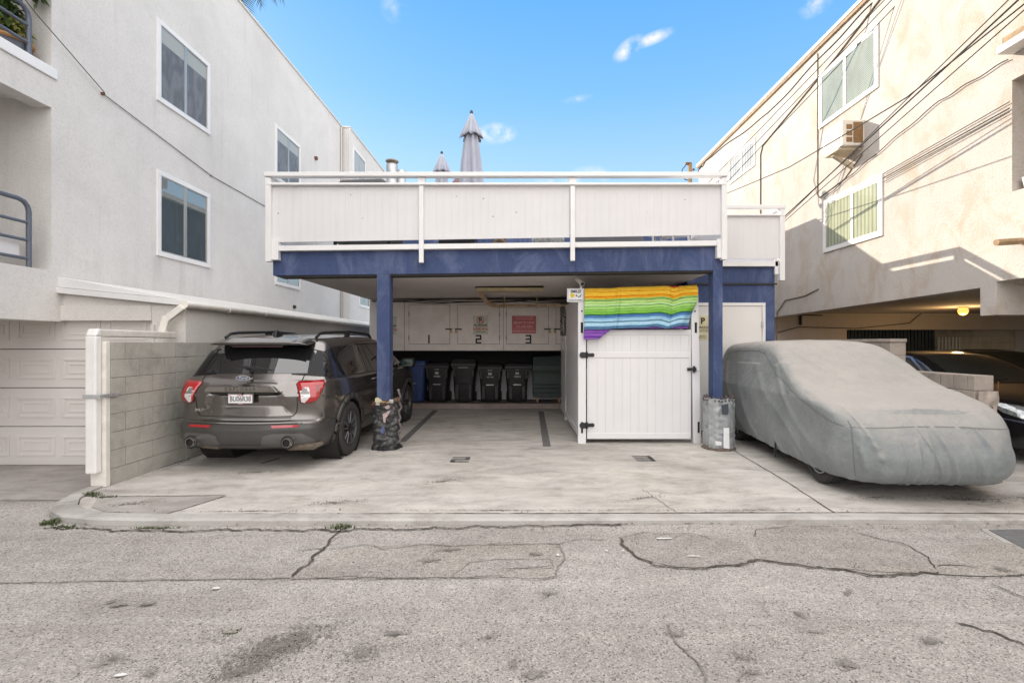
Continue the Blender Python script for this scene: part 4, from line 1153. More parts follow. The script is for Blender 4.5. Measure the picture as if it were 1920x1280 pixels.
# ------------------------------------------------------------------ deck things
DZF = 3.132
def umbrella(name_label, x, y, seed, w):
    t = thing('closed_umbrella', name_label, 'umbrella', (x, y, DZF), 'closed umbrellas on the roof deck')
    fab = M['umb']
    N = 112
    def sheath(prof, k, amp, hem, ph, twist):
        m = MB(); vs = []; fs = []
        for i, (r, h) in enumerate(prof):
            f = i / (len(prof) - 1)
            for q in range(N):
                th = 6.2832 * q / N
                wv = math.sin(k * th + ph + twist * h)
                rr = r * w * (1 + amp * f ** .5 * (abs(wv) ** .6 * (1 if wv > 0 else -1)) + .04 * math.sin(3 * th + ph + h * 2))
                vs.append((x + rr * math.cos(th), y + rr * math.sin(th), DZF + h + hem * f ** 4 * math.cos(k * th + ph + twist * h + 1.2)))
        for i in range(len(prof) - 1):
            for q in range(N):
                q2 = (q + 1) % N; fs.append((i * N + q, i * N + q2, (i + 1) * N + q2, (i + 1) * N + q))
        m.add(vs, fs); return m
    m = sheath([(.02, 2.50), (.05, 2.42), (.09, 2.25), (.125, 2.05), (.150, 1.8), (.168, 1.55), (.182, 1.35), (.19, 1.18)], 6, .26, .035, seed, .9); o = build('canopy', m, fab, t, smooth=True, angle=80)
    sd_ = o.modifiers.new('thick', 'SOLIDIFY'); sd_.thickness = .006
    m = sheath([(.022, 2.60), (.055, 2.52), (.095, 2.42), (.135, 2.31), (.165, 2.23), (.175, 2.18)], 8, .22, .03, seed + .5, 0); o = build('top_flap', m, fab, t, smooth=True, angle=80)
    sd_ = o.modifiers.new('thick', 'SOLIDIFY'); sd_.thickness = .006
    m = MB(); m.lathe([(.016, 2.56), (.03, 2.60), (.024, 2.64), (.004, 2.66)], (x, y, DZF), n=12); build('finial', m, M['black'], t, smooth=True)
    m = MB(); m.tube([(x, y, DZF), (x, y, DZF + 2.55)], .02, 10); build('pole', m, M['wood'], t, smooth=True)
    m = MB(); m.lathe([(.26, 0), (.26, .05), (.08, .09), (.03, .25)], (x, y, DZF), n=20); build('base', m, M['black'], t, smooth=True)
M['umb'] = plain('pale blue grey canvas', (.37, .385, .455), .85, 0, .08, 4, .1, 90)
umbrella('tall closed grey umbrella nearest the deck rail', -.86, 8.5, 1.0, 1.0)
umbrella('smaller looking closed grey umbrella farther back on the deck', -1.68, 10.3, 2.2, 1.0)
t = thing('covered_grill', 'black covered barbecue behind the left of the deck rail', 'grill', (-2.6, 8.2, DZF))
m = MB(); yy = 8.0
m.hexa([(-3.2, yy, DZF + .25), (-2.1, yy, DZF + .25), (-2.1, yy + .6, DZF + .25), (-3.2, yy + .6, DZF + .25), (-3.28, yy - .02, DZF + .95), (-2.02, yy - .02, DZF + .95), (-2.02, yy + .62, DZF + .95), (-3.28, yy + .62, DZF + .95)])
m.hexa([(-3.3, yy - .04, DZF + .95), (-2.0, yy - .04, DZF + .95), (-2.0, yy + .64, DZF + .95), (-3.3, yy + .64, DZF + .95), (-3.02, yy + .1, DZF + 1.305), (-2.32, yy + .1, DZF + 1.325), (-2.32, yy + .5, DZF + 1.325), (-3.02, yy + .5, DZF + 1.305)])
build('cover', m, plain('black vinyl cover', (.030, .031, .036), .5, 0, .2, 4, .3, 20), t, .05)
m = MB()
for x in (-3.1, -2.2):
    for y2 in (yy + .05, yy + .55): m.tube([(x, y2, DZF), (x, y2, DZF + .3)], .03, 8)
build('leg', m, M['black'], t)
t = thing('roof_vent', 'galvanised roof vent pipe with round cap beside the covered grill', 'vent', (-3.41, 12.8, 5.85))
m = MB(); m.lathe([(.15, 5.8), (.15, 6.42)], (-3.41, 12.8, 0), n=20); m.lathe([(.12, 5.8), (.12, 6.28), (.02, 6.3)], (-3.17, 12.85, 0), n=16); build('pipe', m, M['steel'], t, smooth=True)
m = MB(); m.lathe([(.08, 6.42), (.08, 6.50), (.17, 6.50), (.17, 6.53), (.03, 6.57)], (-3.41, 12.8, 0), n=20); build('cap', m, plain('weathered cap', (.30, .26, .20), .7), t, smooth=True)
t = thing('kettle_grill', 'dark red kettle grill behind the tall closed umbrella', 'grill', (-1.05, 9.5, DZF))
m = MB(); m.lathe([(.34, 1.30), (.36, 1.42), (.34, 1.58), (.24, 1.71), (.08, 1.76), (.01, 1.765)], (-1.05, 9.4, DZF), n=28); build('lid', m, plain('dark red enamel', (.17, .045, .03), .35, 0, .3, 5), t, smooth=True)
m = MB(); m.lathe([(.08, 1.0), (.25, 1.08), (.34, 1.29)], (-1.05, 9.4, DZF), n=28); build('bowl', m, M['black'], t, smooth=True)
for a in (90, 210, 330):
    m = MB(); m.tube([(-1.05 + .3 * math.cos(R(a)), 9.4 + .3 * math.sin(R(a)), DZF), (-1.05 + .1 * math.cos(R(a)), 9.4 + .1 * math.sin(R(a)), DZF + 1.05)], .02, 6); build('leg', m, M['black'], t)
t = thing('planter_box', 'long grey planter box seen under the right railing panel', 'planter', (1.6, 8, DZF))
m = MB(); m.box(.95, 2.05, 7.95, 8.4, DZF, DZF + .42); m = build('box', m, plain('grey composite', (.20, .20, .21), .7), t, .01)
m = MB(); m.box(.93, 2.07, 7.93, 8.42, DZF + .421, DZF + .45); build('rim', m, plain('grey rim', (.25, .25, .26), .7), t)
def patio_chair(x, y, rot, label):
    t = thing('patio_chair', label, 'chair', (x, y, DZF), 'white patio chairs on the deck', rot, False)
    for sx in (-.22, .22):
        for sy in (-.2, .2):
            m = MB(); m.tube([(sx * 1.15, sy * 1.25, 0), (sx, sy, .42)], .018, 8); build('leg', m, M['white'], t, smooth=True)
    m = MB(); m.box(-.25, .25, -.24, .24, .42, .45); build('seat', m, M['white'], t, .01)
    m = MB()
    for k in range(5): m.box(-.23 + k * .1, -.17 + k * .1, .22, .24, .45, .88)
    m.box(-.25, .25, .215, .245, .86, .92); build('backrest', m, M['white'], t, .005)
patio_chair(2.30, 8.25, .5, 'white patio chair glimpsed under the rail right of the grey planter')
patio_chair(2.72, 8.4, -.4, 'white patio chair glimpsed under the rail beside the right corner post')
t = thing('folding_table', 'wooden table with crossed legs glimpsed under the middle railing panel', 'table', (-.2, 8.4, DZF))
for (a, b) in (((-.65, 8.2), (-.05, 8.2)), ((-.05, 8.75), (-.65, 8.75))):
    m = MB(); m.tube([(a[0], a[1], DZF), (b[0], b[1], DZF + .7)], .03, 6); build('leg', m, M['wood'], t)
    m = MB(); m.tube([(b[0], b[1], DZF), (a[0], a[1], DZF + .7)], .03, 6); build('leg', m, M['wood'], t)
m = MB(); m.box(-.85, .15, 8.05, 8.9, DZF + .70, DZF + .74); build('tabletop', m, M['wood'], t, .005)
t = thing('storage_chest', 'black storage chest glimpsed under the railing left of the second post', 'chest', (-1.1, 8.3, DZF))
m = MB(); m.box(-1.35, -.75, 7.95, 8.45, DZF, DZF + .45); build('chest_body', m, M['black'], t, .01)
m = MB(); m.box(-1.37, -.73, 7.93, 8.47, DZF + .452, DZF + .50); build('lid', m, M['black'], t, .01)
t = thing('patio_cushion', 'rolled pale cushion lying on the deck right of the wooden table', 'cushion', (.35, 8, DZF))
m = MB(); m.tube([(.2, 7.9, DZF + .20), (.32, 7.9, DZF + .21), (.55, 7.92, DZF + .21), (.72, 7.93, DZF + .20)], [.06, .15, .16, .08], 12); build('cover', m, plain('mottled cushion cloth', (.5, .5, .46), .9, 0, .4, 18), t, smooth=True)
# ------------------------------------------------------------------ apartment building on the right
XR = 6.50
RB = thing('apartment_building', 'sunlit beige stucco apartment building over an open carport on the right', 'building', (9, 8, .05))
def zb(y): return 2.44 - (y - 6.78) * .019
m = MB()
ZRT = 8.12
# wall slab, with the deep balcony opening near the camera left out
m.prism([(6.55, 2.45), (17.46, 2.24), (17.46, ZRT), (6.55, ZRT)], 'x', XR, XR + .25)
m.prism([(-6, 2.505), (6.55, 2.505), (6.55, 3.66), (-6, 3.66)], 'x', XR, XR + .25)
m.prism([(-6, 5.18), (6.34, 5.13), (6.34, 3.66), (6.55, 3.66), (6.55, ZRT), (-6, ZRT)], 'x', XR, XR + .25)
build('wall', m, M['right_stucco'], RB)
m = MB(); m.box(XR + .25, 15, 6.36, 17.4, 2.56, ZRT - .02); m.box(XR + 1.6, 15, -6, 6.36, 2.56, ZRT - .02); m.box(XR + .25, XR + 1.6, -6, 6.36, 3.40, 3.655); m.box(XR + .25, XR + 1.6, -6, 6.36, 5.2, ZRT - .02); build('upper_floors', m, M['right_stucco'], RB)
m = MB(); m.box(XR + .25, 15, -6, 17.4, 2.46, 2.555); build('soffit', m, M['right_soffit'], RB)
m = MB(); m.box(XR + .001, XR + .24, 6.551, 6.78, 2.05, 2.452); m.box(XR + .24, 15, 6.552, 6.78, 2.05, 2.458); build('cross_beam', m, M['right_stucco'], RB)
m = MB(); m.box(XR + .20, 15, 12.6, 12.8, 2.03, 2.458); m.box(XR + .22, 8.58, 12.602, 12.8, -.1, 2.03); build('carport_wall', m, M['right_soffit'], RB)
m = MB(); m.box(XR - .06, 15, -6, 17.55, ZRT + .001, ZRT + .07); build('roof_edge', m, M['white_trim'], RB)
m = MB(); m.box(XR - .045, XR - .001, -6, 17.5, ZRT - .07, ZRT); build('drip_strip', m, M['wood'], RB)
def right_pane(name, c1, c2, scale, axis, rough=.08):
    m, n, l, b = new_mat(name)
    wv = n.new('ShaderNodeTexWave'); wv.bands_direction = axis; wv.inputs['Scale'].default_value = scale; wv.inputs['Distortion'].default_value = .6
    l.new(pos_node(n, l), wv.inputs['Vector'])
    nz = noise_node(n, l, pos_node(n, l, (1, 3, 1)), 1.5, 4, .6)
    cc = mixc(n, l, .35, ramp(n, l, wv.outputs[0], [(.2, c1), (.6, c2)]), ramp(n, l, nz, [(.35, g3(.55)), (.6, g3(1))]), 'MULTIPLY')
    l.new(cc, b.inputs['Base Color']); b.inputs['Roughness'].default_value = rough; b.inputs['Specular IOR Level'].default_value = .6
    return m
p_slat = right_pane('glass over grey green blinds', (.20, .22, .18), (.34, .36, .30), 9, 'Z')
p_curt = right_pane('glass over pale green curtain', (.29, .31, .20), (.43, .44, .32), 3.2, 'Y')
p_pale = right_pane('glass over pale net curtain', (.33, .32, .30), (.45, .44, .42), 2, 'Y')
rf = plain('cream window trim', (.74, .71, .66), .5, 0, .04)
def ywin(u): return XR * F / (u - 975.0)
side_window(RB, XR, -1, ywin(1648), ywin(1537), 6.30, 7.47, p_slat, rf, .07, .03, .52)
side_window(RB, XR, -1, ywin(1656), ywin(1545), 3.59, 4.70, p_curt, rf, .09, .03, .47)
side_window(RB, XR, -1, ywin(1417), ywin(1368), 6.58, 7.36, p_pale, rf, .06, .03, .5)
side_window(RB, XR, -1, 16.0, 17.3, 6.0, 6.9, p_pale, rf, .06, .03, .5)
# balcony opening on the near right: reveal, window, pot
side_window(RB, XR + 1.6, -1, 4.2, 6.2, 3.7, 4.95, M['pane_dark'], rf, .08, .03, .5)
m = MB(); m.prism([(5.2, 5.46), (6.33, 5.46), (6.33, 5.55), (5.2, 5.55)], 'x', XR - .22, XR); build('awning', m, rf, RB, .006)
m = MB(); m.prism([(5.2, 5.56), (6.36, 5.56), (6.36, 5.70), (5.2, 5.66)], 'x', XR - .12, XR); build('awning_roof', m, M['wood'], RB, .01)
m = MB(); m.tube([(XR - .02, 6.2, 2.98), (XR - .35, 6.2, 2.96)], .045, 6); build('beam_stub', m, M['wood'], RB)
t = thing('flower_pot', 'small white pot on the sill of the deep opening at right edge', 'pot', (6.75, 6.2, 3.66))
m = MB(); m.lathe([(.055, 0), (.08, .15), (.085, .16), (.07, .155), (.06, .05)], (XR + .12, 6.22, 3.662), n=16); build('pot', m, M['white'], t, smooth=True)
m = MB(); m.lathe([(.068, .14), (.02, .145)], (XR + .12, 6.22, 3.662), n=12); build('soil', m, M['earth'], t)
# conduit lines on the wall
m = MB()
y1 = ywin(1427); m.tube([(XR - .015, y1, 4.0), (XR - .015, y1, 6.75), (XR - .015, y1 - .12, 6.95), (XR - .015, 9.8, 7.55), (XR - .015, 8.3, 7.95)], .016, 6)
y2 = ywin(1534); m.tube([(XR - .012, y2, 4.9), (XR - .012, y2, 7.98)], .010, 6); m.tube([(XR - .012, y2, 4.9), (XR - .012, y2 - .06, 4.82), (XR - .012, 9.6, 4.95), (XR - .012, 9.1, 5.25)], .009, 6)
m.tube([(XR - .012, ywin(1457), 1.6), (XR - .012, ywin(1458), 2.45), (XR - .012, ywin(1473), 2.72), (XR - .012, ywin(1510), 2.75), (XR - .012, ywin(1536), 2.85)], .010, 6)
build('wall_conduit', m, M['bark'], RB, smooth=True)
m = MB(); m.box(XR - .05, XR + .02, 12.3, 12.4, 1.78, 1.9); m.tube([(6.75, 12.58, 1.95), (7.3, 12.57, 2.1), (8.8, 12.57, 2.06), (10.2, 12.57, 2.2), (10.5, 12.57, 2.45)], .01, 5); m.tube([(7.35, 12.57, 2.15), (7.35, 12.57, 2.4)], .03, 6); m.tube([(7.05, 12.55, 2.42), (7.9, 12.55, 2.40)], .015, 6); build('carport_wiring', m, M['wire'], RB)
# air conditioner
ac = thing('air_conditioner', 'window air conditioner on a wooden bracket under the upper right window', 'air conditioner', (6.2, 9.9, 5.3))
ya, yb = 9.06, 9.64; xa = XR - .42; za, zc2 = 5.40, 5.88
m = MB(); m.box(xa, XR + .05, ya, yb, za, zc2); body = build('casing', m, plain('cream sheet metal', (.66, .61, .54), .45, .1, .06), ac, .012)
m = MB(); m.box(xa - .008, xa - .001, ya + .06, yb - .06, za + .05, zc2 - .07); build('back_grille', m, plain('grille grey tan', (.40, .34, .30), .6, .2, .15, 40), ac)
m = MB()
for z in (za + .1, za + .22, za + .34): m.box(xa + .08, xa + .19, ya - .006, ya - .001, z - .035, z + .055)
m.box(xa + .21, XR - .03, ya - .006, ya - .001, za + .05, zc2 - .04)
build('side_louvre', m, plain('louvre brown', (.22, .12, .05), .7, 0, .3, 30), ac)  # flat brown panels on the casing side
m = MB(); m.box(xa - .02, XR, ya + .08, yb - .08, za - .05, za - .004); m.hexa([(xa + .02, ya + .28, za - .09), (xa + .02, ya + .36, za - .09), (XR, ya + .36, za - .34), (XR, ya + .28, za - .34), (xa + .02, ya + .28, za - .05), (xa + .02, ya + .36, za - .05), (XR, ya + .36, za - .24), (XR, ya + .28, za - .24)])
build('bracket', m, plain('cream painted wood', (.60, .50, .36), .7, 0, .15), ac, .005)
# block wall on the right, stepped
t = thing('block_wall', 'tan cinder block wall with a broken stepped end beside the covered car', 'wall', (6, 8, .05))
rnd = random.Random(11)
m = MB(); block_wall(m, 5.87, 6.12, 6.2, 7.60, .03, 6, .203, .203, rnd, .008); block_wall(m, 5.87, 6.12, 7.61, 12.0, .03, 8, .206, .41, rnd, .006)
m.box(5.86, 6.13, 7.6, 12.0, 1.682, 1.735)
build('block', m, M['block_tan'], t, .006)
m = MB(); m.box(5.882, 6.108, 6.23, 7.61, 0, 1.235); m.box(5.882, 6.108, 7.62, 11.99, 0, 1.67); build('mortar', m, M['mortar'], t)
m = MB()
m.grid(10, 22, lambda a, b: (5.88 + .25 * a, 6.19 - .05 * max(0, noise.noise(Vector((a * 3, b * 6, 2))) + .35) - .02, .05 + 1.0 * b)); build('broken_mortar', m, M['block_tan'], t)
m = MB(); m.tube([(6.14, 6.17, .3), (6.135, 6.18, .8), (6.14, 6.16, 1.17)], .009, 6); m.tube([(6.05, 6.12, .5), (6.04, 6.14, .85)], .007, 6); build('rebar', m, M['rust'], t)
# inside of the carport on the right
t = thing('storage_shed', 'dark green corrugated storage shed at the back of the right carport', 'shed', (10.5, 15, .05))
m = MB(); x = 9.9
while x < 12.95: m.box(x, x + .075, 14.98, 15.04, .05, 2.3); x += .11
m.box(9.9, 12.95, 15.03, 16, .05, 2.3); build('siding', m, plain('dark green siding', (.05, .06, .05), .6), t)
m = MB(); m.box(9.85, 13.0, 14.9, 16, 2.301, 2.36); build('shed_roof', m, M['dark'], t)
t = thing('rear_block_wall', 'block wall with lamp glow put into its colour at the back of the right carport', 'wall', (15, 15.5, .05))
m = MB(); rnd = random.Random(2)
for r in range(11):
    x = 12.97 - (.2 if r % 2 else 0)
    while x < 15.75:
        a, b = max(x, 12.97), min(x + .41, 15.75)
        if b - a > .03: m.box(a + .004, b - .004, 15.3 + rnd.uniform(-.004, .004), 15.5, .05 + r * .206 + .004, .05 + (r + 1) * .206 - .004)
        x += .41
m.cur = 1; m.box(12.97, 15.75, 15.315, 15.49, 0, 2.3); build('block', m, [M['block_painted_glow'], M['mortar']], t)
t = thing('slatted_gate', 'cream slatted gate in front of the rear block wall', 'gate', (13, 14.6, .05))
m = MB(); 
for k in range(7): m.box(12.72 + k * .105, 12.77 + k * .105, 14.6, 14.63, .1, 1.86)
build('slat', m, plain('cream steel slat', (.62, .56, .44), .5), t)
m = MB(); m.box(12.72, 13.41, 14.631, 14.65, 1.72, 1.77); m.box(12.72, 13.41, 14.631, 14.65, .3, .35); build('cross_bar', m, plain('cream steel bar', (.60, .54, .42), .5), t)
t = thing('wall', 'dark far wall closing the right carport', 'wall', (14, 17, .05))
m = MB(); m.box(6.7, 30, 17.2, 17.4, -.1, 2.5); m.box(15.76, 30, 15.3, 15.5, -.1, 2.5); build('wall_face', m, M['right_soffit'], t)
m = MB(); m.box(15.02, 30, -6, 17.3, 2.48, 2.6); o = build('ceiling_slab', m, M['right_soffit'], RB)
L = thing('globe_light', 'lit yellow globe light on the right carport ceiling', 'lamp', (9.55, 10.4, 2.4))
m = MB(); m.ball((9.6, 10.4, 2.37), .092, 20, 12); build('globe', m, emis('lit amber glass', (1.0, .56, .14), .55), L, smooth=True)
lamp = bpy.data.lights.new('globe_glow', 'POINT'); lamp.energy = 17; lamp.color = (1.0, .66, .30); lamp.shadow_soft_size = .08
lo = bpy.data.objects.new('globe_glow', lamp); lo.location = (9.6, 10.4, 2.14); link(lo)
m = MB(); m.lathe([(.09, 2.455), (.09, 2.48)], (9.6, 10.4, 0), n=18); build('lamp_base', m, M['brass'], L)

# ------------------------------------------------------------------ wires and the utility mast
t = thing('utility_mast', 'weathered wooden utility mast with insulators behind the deck', 'mast', (4.3, 12.3, 5.85))
mx, my = 4.34, 12.25
m = MB(); m.tube([(mx, my, 5.6), (mx, my, 6.25)], .055, 8); build('pole', m, M['wood'], t, smooth=True)
m = MB(); m.box(mx - .12, mx + .02, my - .05, my + .02, 6.22, 6.27); m.ball((mx + .09, my, 6.1), .03, 8, 6); m.ball((mx + .12, my, 5.92), .05, 8, 6); build('insulator', m, M['rust'], t)
m = MB(); m.tube([(mx - .1, my, 6.22), (mx - .2, my, 6.10), (mx - .22, my, 5.95), (mx - .12, my, 5.84), (mx + .02, my, 5.82)], .012, 6); m.tube([(mx + .2, my, 5.9), (mx + .22, my, 6.1), (mx + .3, my, 6.2)], .012, 6); build('drop_loop', m, M['wire'], t)
def wire(pts, r, label, wob=0, n=26, sag=0):
    pts = [Vector(p) for p in pts]
    out = []
    seg = len(pts) - 1
    for i in range(seg):
        for k in range(n // seg + 1):
            f = k / (n // seg + 1)
            p = pts[i].lerp(pts[i + 1], f)
            g = (i + f) / seg
            p.z -= sag * 4 * g * (1 - g)
            if wob: p.z += wob * math.sin(g * 40)
            out.append(p)
    out.append(pts[-1])
    m = MB(); m.tube(out, r * .78, 6)
    o = build('overhead_wire', m, M['wire'], smooth=True)
    tag(o, label, 'wire', 'overhead wires by the right building')
def wp(u, v, Y): return P(u, v, Y)
wire([wp(2050, -130, 4.6), wp(1430, 444, 11.6)], .014, 'thick wire running straight down to the corner of the side deck')
wire([wp(2050, -155, 4.6), wp(1432, 448, 11.6)], .009, 'thin wire just above the thick one toward the side deck corner')
wire([wp(2050, -95, 4.7), wp(1436, 446, 11.5)], .009, 'thin wire just below the thick one toward the side deck corner')
wire([wp(2080, -120, 4.6), wp(1700, 178, 6.4), wp(1480, 310, 9.2), wp(1340, 372, 12.2)], .011, 'sagging wire crossing in front of the air conditioner', 0, 40, .04)
wire([wp(1735, -95, 8.2), wp(1590, 50, 9.2), wp(1440, 210, 11.0), wp(1328, 295, 12.2), wp(1312, 318, 12.25)], .018, 'wavy twisted wire following the roof edge to the mast', .02, 60, .04)
wire([wp(1760, -105, 7.6), wp(1300, 372, 12.3)], .010, 'upper of the three parallel wires over the far right window')
wire([wp(1772, -105, 7.6), wp(1300, 392, 12.3)], .010, 'middle of the three parallel wires over the far right window')
wire([wp(1790, -105, 7.6), wp(1300, 408, 12.3)], .010, 'lowest of the three parallel wires over the far right window')
XW = XR - .03
def ww(u, v, x=XW):
    Y = x * F / (u - 975.0); return (x, Y, CAMH + (645 - v) * Y / F)
wire([ww(1893, 191), ww(1656, 326)], .008, 'upper wall wire between the deep opening and the lower window')
wire([ww(1893, 203), ww(1656, 334)], .011, 'middle wall wire between the deep opening and the lower window')
wire([ww(1893, 210), ww(1656, 342)], .007, 'lower wall wire between the deep opening and the lower window')
wire([ww(1890, 112), ww(1760, 196), ww(1620, 312), ww(1545, 372)], .010, 'wavy wire crossing the beige wall below the upper right ledge', .012, 40, -.05)
# ------------------------------------------------------------------ white vinyl enclosure, gate, blanket
EN = thing('vinyl_fence', 'white vinyl fence posts and side panels enclosing the third stall', 'fence', (1.0, 9, .05))
def slot(m, x0, x1, y, z0, z1): m.box(x0, x1, y - .003, y, z0, z1)
PYF = 7.72
p = MB(); p.box(.935, 1.062, PYF, PYF + .127, .05, 2.54); P1 = build('post', p, M['vinyl'], EN, .006)
p = MB(); p.hexa([(2.80, PYF + .02, .05), (2.92, PYF + .02, .05), (2.92, PYF + .147, .05), (2.80, PYF + .147, .05), (2.755, PYF + .02, 2.56), (2.875, PYF + .02, 2.56), (2.875, PYF + .147, 2.56), (2.755, PYF + .147, 2.56)]); P2 = build('post', p, M['vinyl'], EN, .006)
p = MB(); p.hexa([(.95, 10.14, .05), (1.05, 10.14, .05), (1.05, 10.26, .05), (.95, 10.26, .05), (1.03, 10.14, 2.5), (1.13, 10.14, 2.5), (1.13, 10.26, 2.5), (1.03, 10.26, 2.5)]); build('post', p, M['vinyl'], EN, .006)
for (par, xs, y) in ((P1, (.995, .995, .998), PYF), (P2, (2.835, 2.822, 2.88), PYF + .02)):
    m = MB()
    slot(m, xs[0] - .018, xs[0] + .018, y - .0006, 1.83, 2.0); slot(m, xs[2] - .016, xs[2] + .016, y - .0006, .22, .40)
    m.tube([(xs[1], y - .003, 2.18), (xs[1], y, 2.18)], .014, 12)
    build('slot', m, M['dark'], par)
def vpanel(y0, y1, x, z0, z1, label=None):
    m = MB()
    n = int((y1 - y0) / .15)
    for i in range(n):
        a, b = y0 + (y1 - y0) * i / n, y0 + (y1 - y0) * (i + 1) / n
        m.box(x - .012, x + .012, a + .003, b - .003, z0, z1)
    m.box(x - .006, x + .006, y0, y1, z0, z1); o = build('side_panel', m, M['vinyl'], EN)
    for z in (z0 - .07, z1):
        m = MB(); m.box(x - .03, x + .03, y0, y1, z, z + .09); build('panel_rail', m, M['vinyl'], o, .005)
vpanel(7.85, 10.13, .985, .20, 2.36)
vpanel(10.27, 11.38, .985, .20, 1.74)
GT = thing('gate', 'white vinyl gate of vertical boards between two white posts', 'gate', (1.9, PYF, .1))
gx0, gx1, gy = 1.085, 2.765, 7.76
zl, zr = .118, .128
m = MB(); n = 12
for i in range(n):
    a, b = gx0 + .03 + (gx1 - gx0 - .06) * i / n, gx0 + .03 + (gx1 - gx0 - .06) * (i + 1) / n
    m.box(a + .001, b - .001, gy + .012, gy + .036, zl + .06, 1.85)
m.box(gx0 + .02, gx1 - .02, gy + .02, gy + .03, zl + .05, 1.85)
build('gate_board', m, M['vinyl'], GT)
for (a, b) in ((zl, zl + .095), (1.43, 1.52), (1.80, 1.885)):
    m = MB(); m.box(gx0, gx1, gy, gy + .05, a, b); build('rail', m, M['vinyl'], GT, .006)
m = MB(); m.box(gx0, gx0 + .028, gy + .003, gy + .047, zl + .09, 1.81); build('stile', m, M['vinyl'], GT, .004)
m = MB(); m.box(gx1 - .028, gx1, gy + .003, gy + .047, zl + .09, 1.81); build('stile', m, M['vinyl'], GT, .004)
for z in (1.475, .345):
    m = MB(); m.box(.985, 1.06, PYF - .02, PYF - .001, z - .045, z + .045); m.tube([(1.075, PYF - .012, z - .055), (1.075, PYF - .012, z + .055)], .016, 10)
    m.box(1.09, 1.19, gy - .02, gy - .001, z - .028, z + .028); m.tube([(1.17, gy - .022, z), (1.17, gy - .002, z)], .032, 12); m.tube([(1.005, PYF - .024, z), (1.005, PYF - .002, z)], .05, 12)
    build('hinge', m, M['black'], GT, .004)
m = MB(); m.box(2.70, 2.77, gy - .03, gy - .001, 1.22, 1.27); m.box(2.775, 2.83, PYF - .03, PYF + .015, 1.215, 1.275); m.box(2.785, 2.805, PYF - .045, PYF + .01, 1.19, 1.30); build('latch', m, M['black'], GT, .004)
m = MB(); m.tube([(2.83, PYF - .02, 1.245), (2.88, PYF - .035, 1.225)], .010, 8); build('latch_handle', m, M['steel'], GT)
# blanket
stripes = [(0, (.55, .06, .03)), (.03, (.75, .22, .02)), (.045, (.80, .50, .05)), (.10, (.80, .42, .03)), (.115, (.62, .14, .01)), (.125, (.82, .52, .05)), (.175, (.84, .46, .04)),
           (.19, (.60, .12, .01)), (.20, (.78, .36, .02)), (.225, (.80, .42, .03)), (.235, (.30, .50, .12)), (.262, (.04, .16, .04)), (.275, (.46, .66, .22)), (.315, (.34, .60, .17)), (.335, (.50, .72, .30)),
           (.345, (.55, .74, .40)), (.36, (.05, .24, .07)), (.372, (.36, .62, .17)), (.42, (.10, .34, .06)), (.43, (.30, .56, .12)), (.46, (.12, .38, .05)), (.475, (.24, .52, .08)), (.50, (.10, .34, .05)), (.515, (.02, .07, .03)), (.525, (.07, .17, .36)),
           (.56, (.12, .28, .50)), (.585, (.30, .52, .70)), (.62, (.42, .66, .80)), (.635, (.03, .10, .17)), (.648, (.18, .34, .46)), (.665, (.42, .64, .78)), (.705, (.30, .52, .70)), (.72, (.08, .20, .34)), (.74, (.05, .11, .22)), (.752, (.16, .30, .46)), (.765, (.02, .03, .06)),
           (.78, (.16, .06, .30)), (.81, (.24, .10, .42)), (.835, (.08, .02, .16)), (.845, (.26, .11, .46)), (.88, (.19, .07, .36)), (.90, (.07, .02, .14)), (.915, (.25, .10, .45)), (.955, (.18, .06, .34)), (.975, (.08, .02, .17))]
m_, n_, l_, b_ = new_mat('striped serape cloth')
uvn = n_.new('ShaderNodeUVMap'); uvn.uv_map = 'cloth'
sx_ = n_.new('ShaderNodeSeparateXYZ'); l_.new(uvn.outputs[0], sx_.inputs[0])
stripes = [(p_, tuple(x * 1.0 for x in c_)) for p_, c_ in stripes]
ca, cb = stripes[:30], stripes[30:]
ra = ramp(n_, l_, sx_.outputs[1], ca, 'CONSTANT'); rb = ramp(n_, l_, sx_.outputs[1], cb, 'CONSTANT')
gt = n_.new('ShaderNodeMath'); gt.operation = 'GREATER_THAN'; gt.inputs[1].default_value = cb[0][0]; l_.new(sx_.outputs[1], gt.inputs[0])
cc = mixc(n_, l_, gt.outputs[0], ra, rb)
nzz = noise_node(n_, l_, pos_node(n_, l_, (1.0, .5, 13)), 6, 4, .7)
cc = mixc(n_, l_, .7, cc, ramp(n_, l_, nzz, [(.36, g3(.45)), (.48, g3(.95)), (.66, g3(1.12))]), 'MULTIPLY')
l_.new(cc, b_.inputs['Base Color']); b_.inputs['Roughness'].default_value = .9
b_.inputs['Specular IOR Level'].default_value = .1
bump(n_, l_, b_, noise_node(n_, l_, pos_node(n_, l_), 220, 2, .5), .25, .004)
mb = MB(); mb.uv = []
NU, NV = 150, 70
botf = lin([(0, 1.722), (.155, 1.735), (.20, 1.80), (.27, 1.888), (.5, 1.895), (1, 1.90)])
topf = lin([(0, 2.545), (.26, 2.55), (.28, 2.555), (.31, 2.56), (.34, 2.565), (.62, 2.58), (.76, 2.585), (.78, 2.575), (1, 2.60)])
vs = []; fs = []
